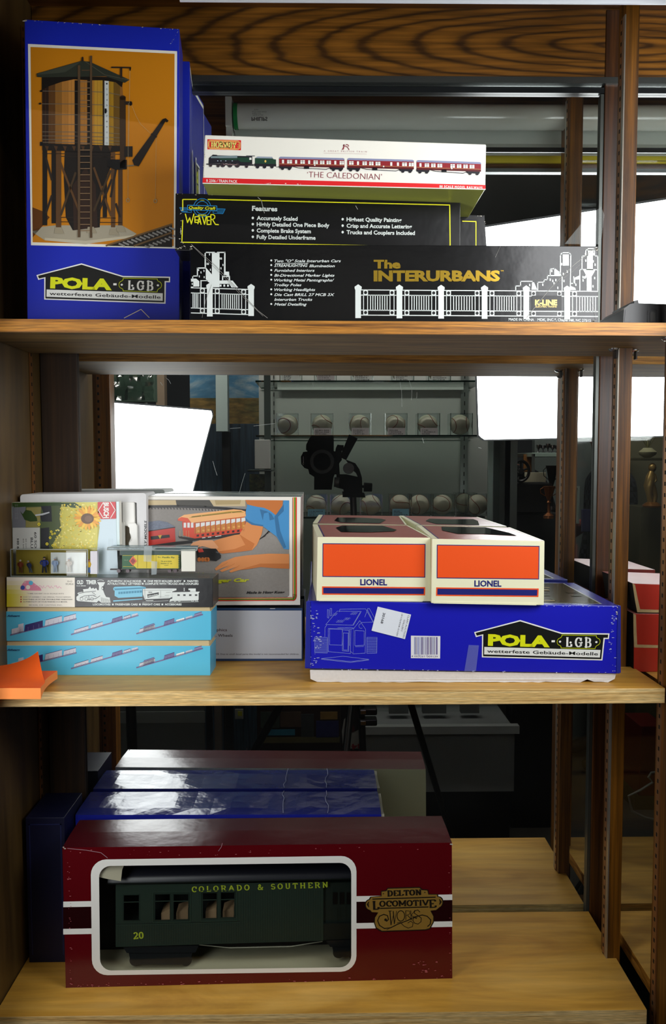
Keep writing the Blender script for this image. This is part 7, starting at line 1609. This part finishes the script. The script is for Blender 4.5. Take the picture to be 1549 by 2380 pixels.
# ------------------------------------------------------------------ people standing in the room
def person(x, y, H, label, side, tablet=True):
    """standing figure, skinned on one skeleton; side = +1 puts the raised forearm towards +x"""
    t = thing('person', label, 'person', Vector((x, y, 0)))
    k = H / 1.75; J = {}; Vv = []; E_ = []; R_ = []
    def add(nm, p, r, par=None):
        J[nm] = len(Vv); Vv.append(Vector((p[0] * k * side, p[1] * k, p[2] * k))); R_.append(r * k)
        if par: E_.append((J[par], J[nm]))
    add('pelvis', (0, 0, .95), .15); add('waist', (0, 0, 1.08), .135, 'pelvis'); add('chest', (0, 0, 1.28), .155, 'waist'); add('neck0', (0, 0, 1.43), .10, 'chest'); add('neck', (0, .01, 1.50), .055, 'neck0'); add('jaw', (0, .03, 1.57), .065, 'neck'); add('head', (0, .02, 1.66), .088, 'jaw'); add('crown', (0, .01, 1.72), .075, 'head')
    for s_ in (-1, 1):
        n_ = str(s_); add('hip' + n_, (.10 * s_, 0, .88), .10, 'pelvis'); add('knee' + n_, (.11 * s_, .02, .48), .06, 'hip' + n_); add('ankle' + n_, (.11 * s_, 0, .09), .042, 'knee' + n_); add('toe' + n_, (.12 * s_, .15, .035), .034, 'ankle' + n_)
        add('sh' + n_, (.185 * s_, 0, 1.40), .068, 'neck0')
        if s_ == 1 and tablet: add('el1', (.26, .05, 1.13), .048, 'sh1'); add('wr1', (.30, .27, 1.20), .03, 'el1'); add('hand1', (.305, .33, 1.22), .034, 'wr1')
        else: q_ = str(s_); add('el' + q_, (.25 * s_, 0, 1.12), .047, 'sh' + q_); add('wr' + q_, (.25 * s_, .06, .88), .029, 'el' + q_); add('hand' + q_, (.25 * s_, .07, .82), .034, 'wr' + q_)
    for hs, base, d in ((('1', (.305, .33, 1.22), 1) if tablet else ('1', (.25, .07, .82), -1)), ('-1', (-.25, .07, .82), -1)):
        for i in range(4):
            if d > 0: p1 = (base[0] - .024 + i * .016, base[1] + .045, base[2] + .012); p2 = (p1[0], p1[1] + .028 - abs(i - 1.5) * .004, p1[2] - .010)
            else: p1 = (base[0], base[1] - .024 + i * .016, base[2] - .05); p2 = (p1[0] + .008, p1[1], p1[2] - .034 + abs(i - 1.5) * .004)
            add('f%s%d' % (hs, i), p1, .0095, 'hand' + hs); add('g%s%d' % (hs, i), p2, .008, 'f%s%d' % (hs, i))
        q1 = (base[0] - .035, base[1] + .02, base[2] + .02) if d > 0 else (base[0] + .01, base[1] + .035, base[2] - .02)
        add('th' + hs, q1, .010, 'hand' + hs)
    me = bpy.data.meshes.new('body'); me.from_pydata(Vv, E_, []); o = bpy.data.objects.new('body', me); COL.objects.link(o); o.parent = t
    md = o.modifiers.new('skin', 'SKIN'); md.use_smooth_shade = True; o.modifiers.new('sub', 'SUBSURF').levels = 1; o.modifiers['sub'].render_levels = 2
    for i, v in enumerate(me.skin_vertices[0].data): v.radius = (R_[i], R_[i] * (.72 if i < 4 else 1)); v.use_root = (i == 0)
    # plaid shirt, trousers and skin by height, in one body material
    mt = bpy.data.materials.new('person_clothes'); mt.use_nodes = True; nt = mt.node_tree; bs = nt.nodes['Principled BSDF']; bs.inputs['Roughness'].default_value = .8
    tcn = nt.nodes.new('ShaderNodeTexCoord'); ck = nt.nodes.new('ShaderNodeTexChecker'); ck.inputs['Scale'].default_value = 45; ck.inputs['Color1'].default_value = rgb('#2a2f38'); ck.inputs['Color2'].default_value = rgb('#0e1014')
    nt.links.new(tcn.outputs['Object'], ck.inputs['Vector']); sp_ = nt.nodes.new('ShaderNodeSeparateXYZ'); nt.links.new(tcn.outputs['Object'], sp_.inputs[0])
    def gate(axis, op, val, prev, col):
        m_ = nt.nodes.new('ShaderNodeMath'); m_.operation = op; m_.inputs[1].default_value = val; nt.links.new(sp_.outputs[axis], m_.inputs[0])
        mx = nt.nodes.new('ShaderNodeMix'); mx.data_type = 'RGBA'; nt.links.new(m_.outputs[0], mx.inputs['Factor']); nt.links.new(prev, mx.inputs['A']); mx.inputs['B'].default_value = rgb(col); return mx.outputs['Result']
    c = gate('Z', 'LESS_THAN', .92 * k, ck.outputs['Color'], '#15171c'); c = gate('Z', 'GREATER_THAN', 1.475 * k, c, '#9c6a54'); c = gate('Y', 'GREATER_THAN', .25 * k, c, '#8c4a40'); c = gate('Z', 'LESS_THAN', .09 * k, c, '#0c0c0c')
    nt.links.new(c, bs.inputs['Base Color']); me.materials.append(mt)
    b = MB(); hc = Vector((x, y, 0)) + Vector((0, .0, 1.70 * k)); b.ball(hc + Vector((0, -.012, .005)), .092 * k, mat('#15110e', .8), 20, 12, (1, 1.05, 1)); b.build('hair', t, smooth=True)
    b = MB(); fc = Vector((x, y, 0)) + Vector((0, .095 * k, 1.645 * k)); SKN = mat('#9c6a54', .6)
    b.ball(fc + Vector((0, .012, -.005)), .013 * k, SKN, 10, 8, (.8, 1.1, 1.5)); b.build('nose', t, smooth=True)
    b = MB(); [b.ball(fc + Vector((s_ * .030 * k, -.002, .020 * k)), .010 * k, mat('#e0dcd8', .3), 10, 8) for s_ in (-1, 1)]; b.build('eyes', t, smooth=True)
    b = MB(); b.ball(fc + Vector((0, -.004, -.042 * k)), .018 * k, mat('#7c3c34', .5), 12, 8, (1.2, .4, .3)); b.build('mouth', t, smooth=True)
    b = MB(); [b.ball(Vector((x, y, 0)) + Vector((s_ * .088 * k, .01, 1.65 * k)), .022 * k, SKN, 10, 8, (.35, .7, 1.2)) for s_ in (-1, 1)]; b.build('ears', t, smooth=True)
    if tablet:
        c_ = Vector((x + side * .335 * k, y + .40 * k, 1.245 * k)); b = MB(); b.box((c_.x - .06, c_.y - .004, c_.z - .045), (c_.x + .06, c_.y + .004, c_.z + .045), {'all': mat('#26283c', .3), 'back': mat('#3a3c5c', .3)}); o = b.build('tablet', None, bevel=.003); tag(o, 'dark tablet held by the person at the right of the mirror', 'tablet')
    if not tablet: t.rotation_euler = (0, 0, PI / 2)
    return t
person(.76, -2.20, 1.64, 'person in a dark checked shirt holding a tablet, beside the baseball case', 1)
person(1.30, -2.32, 1.62, 'person in dark clothes half hidden behind the wooden post', -1, False)
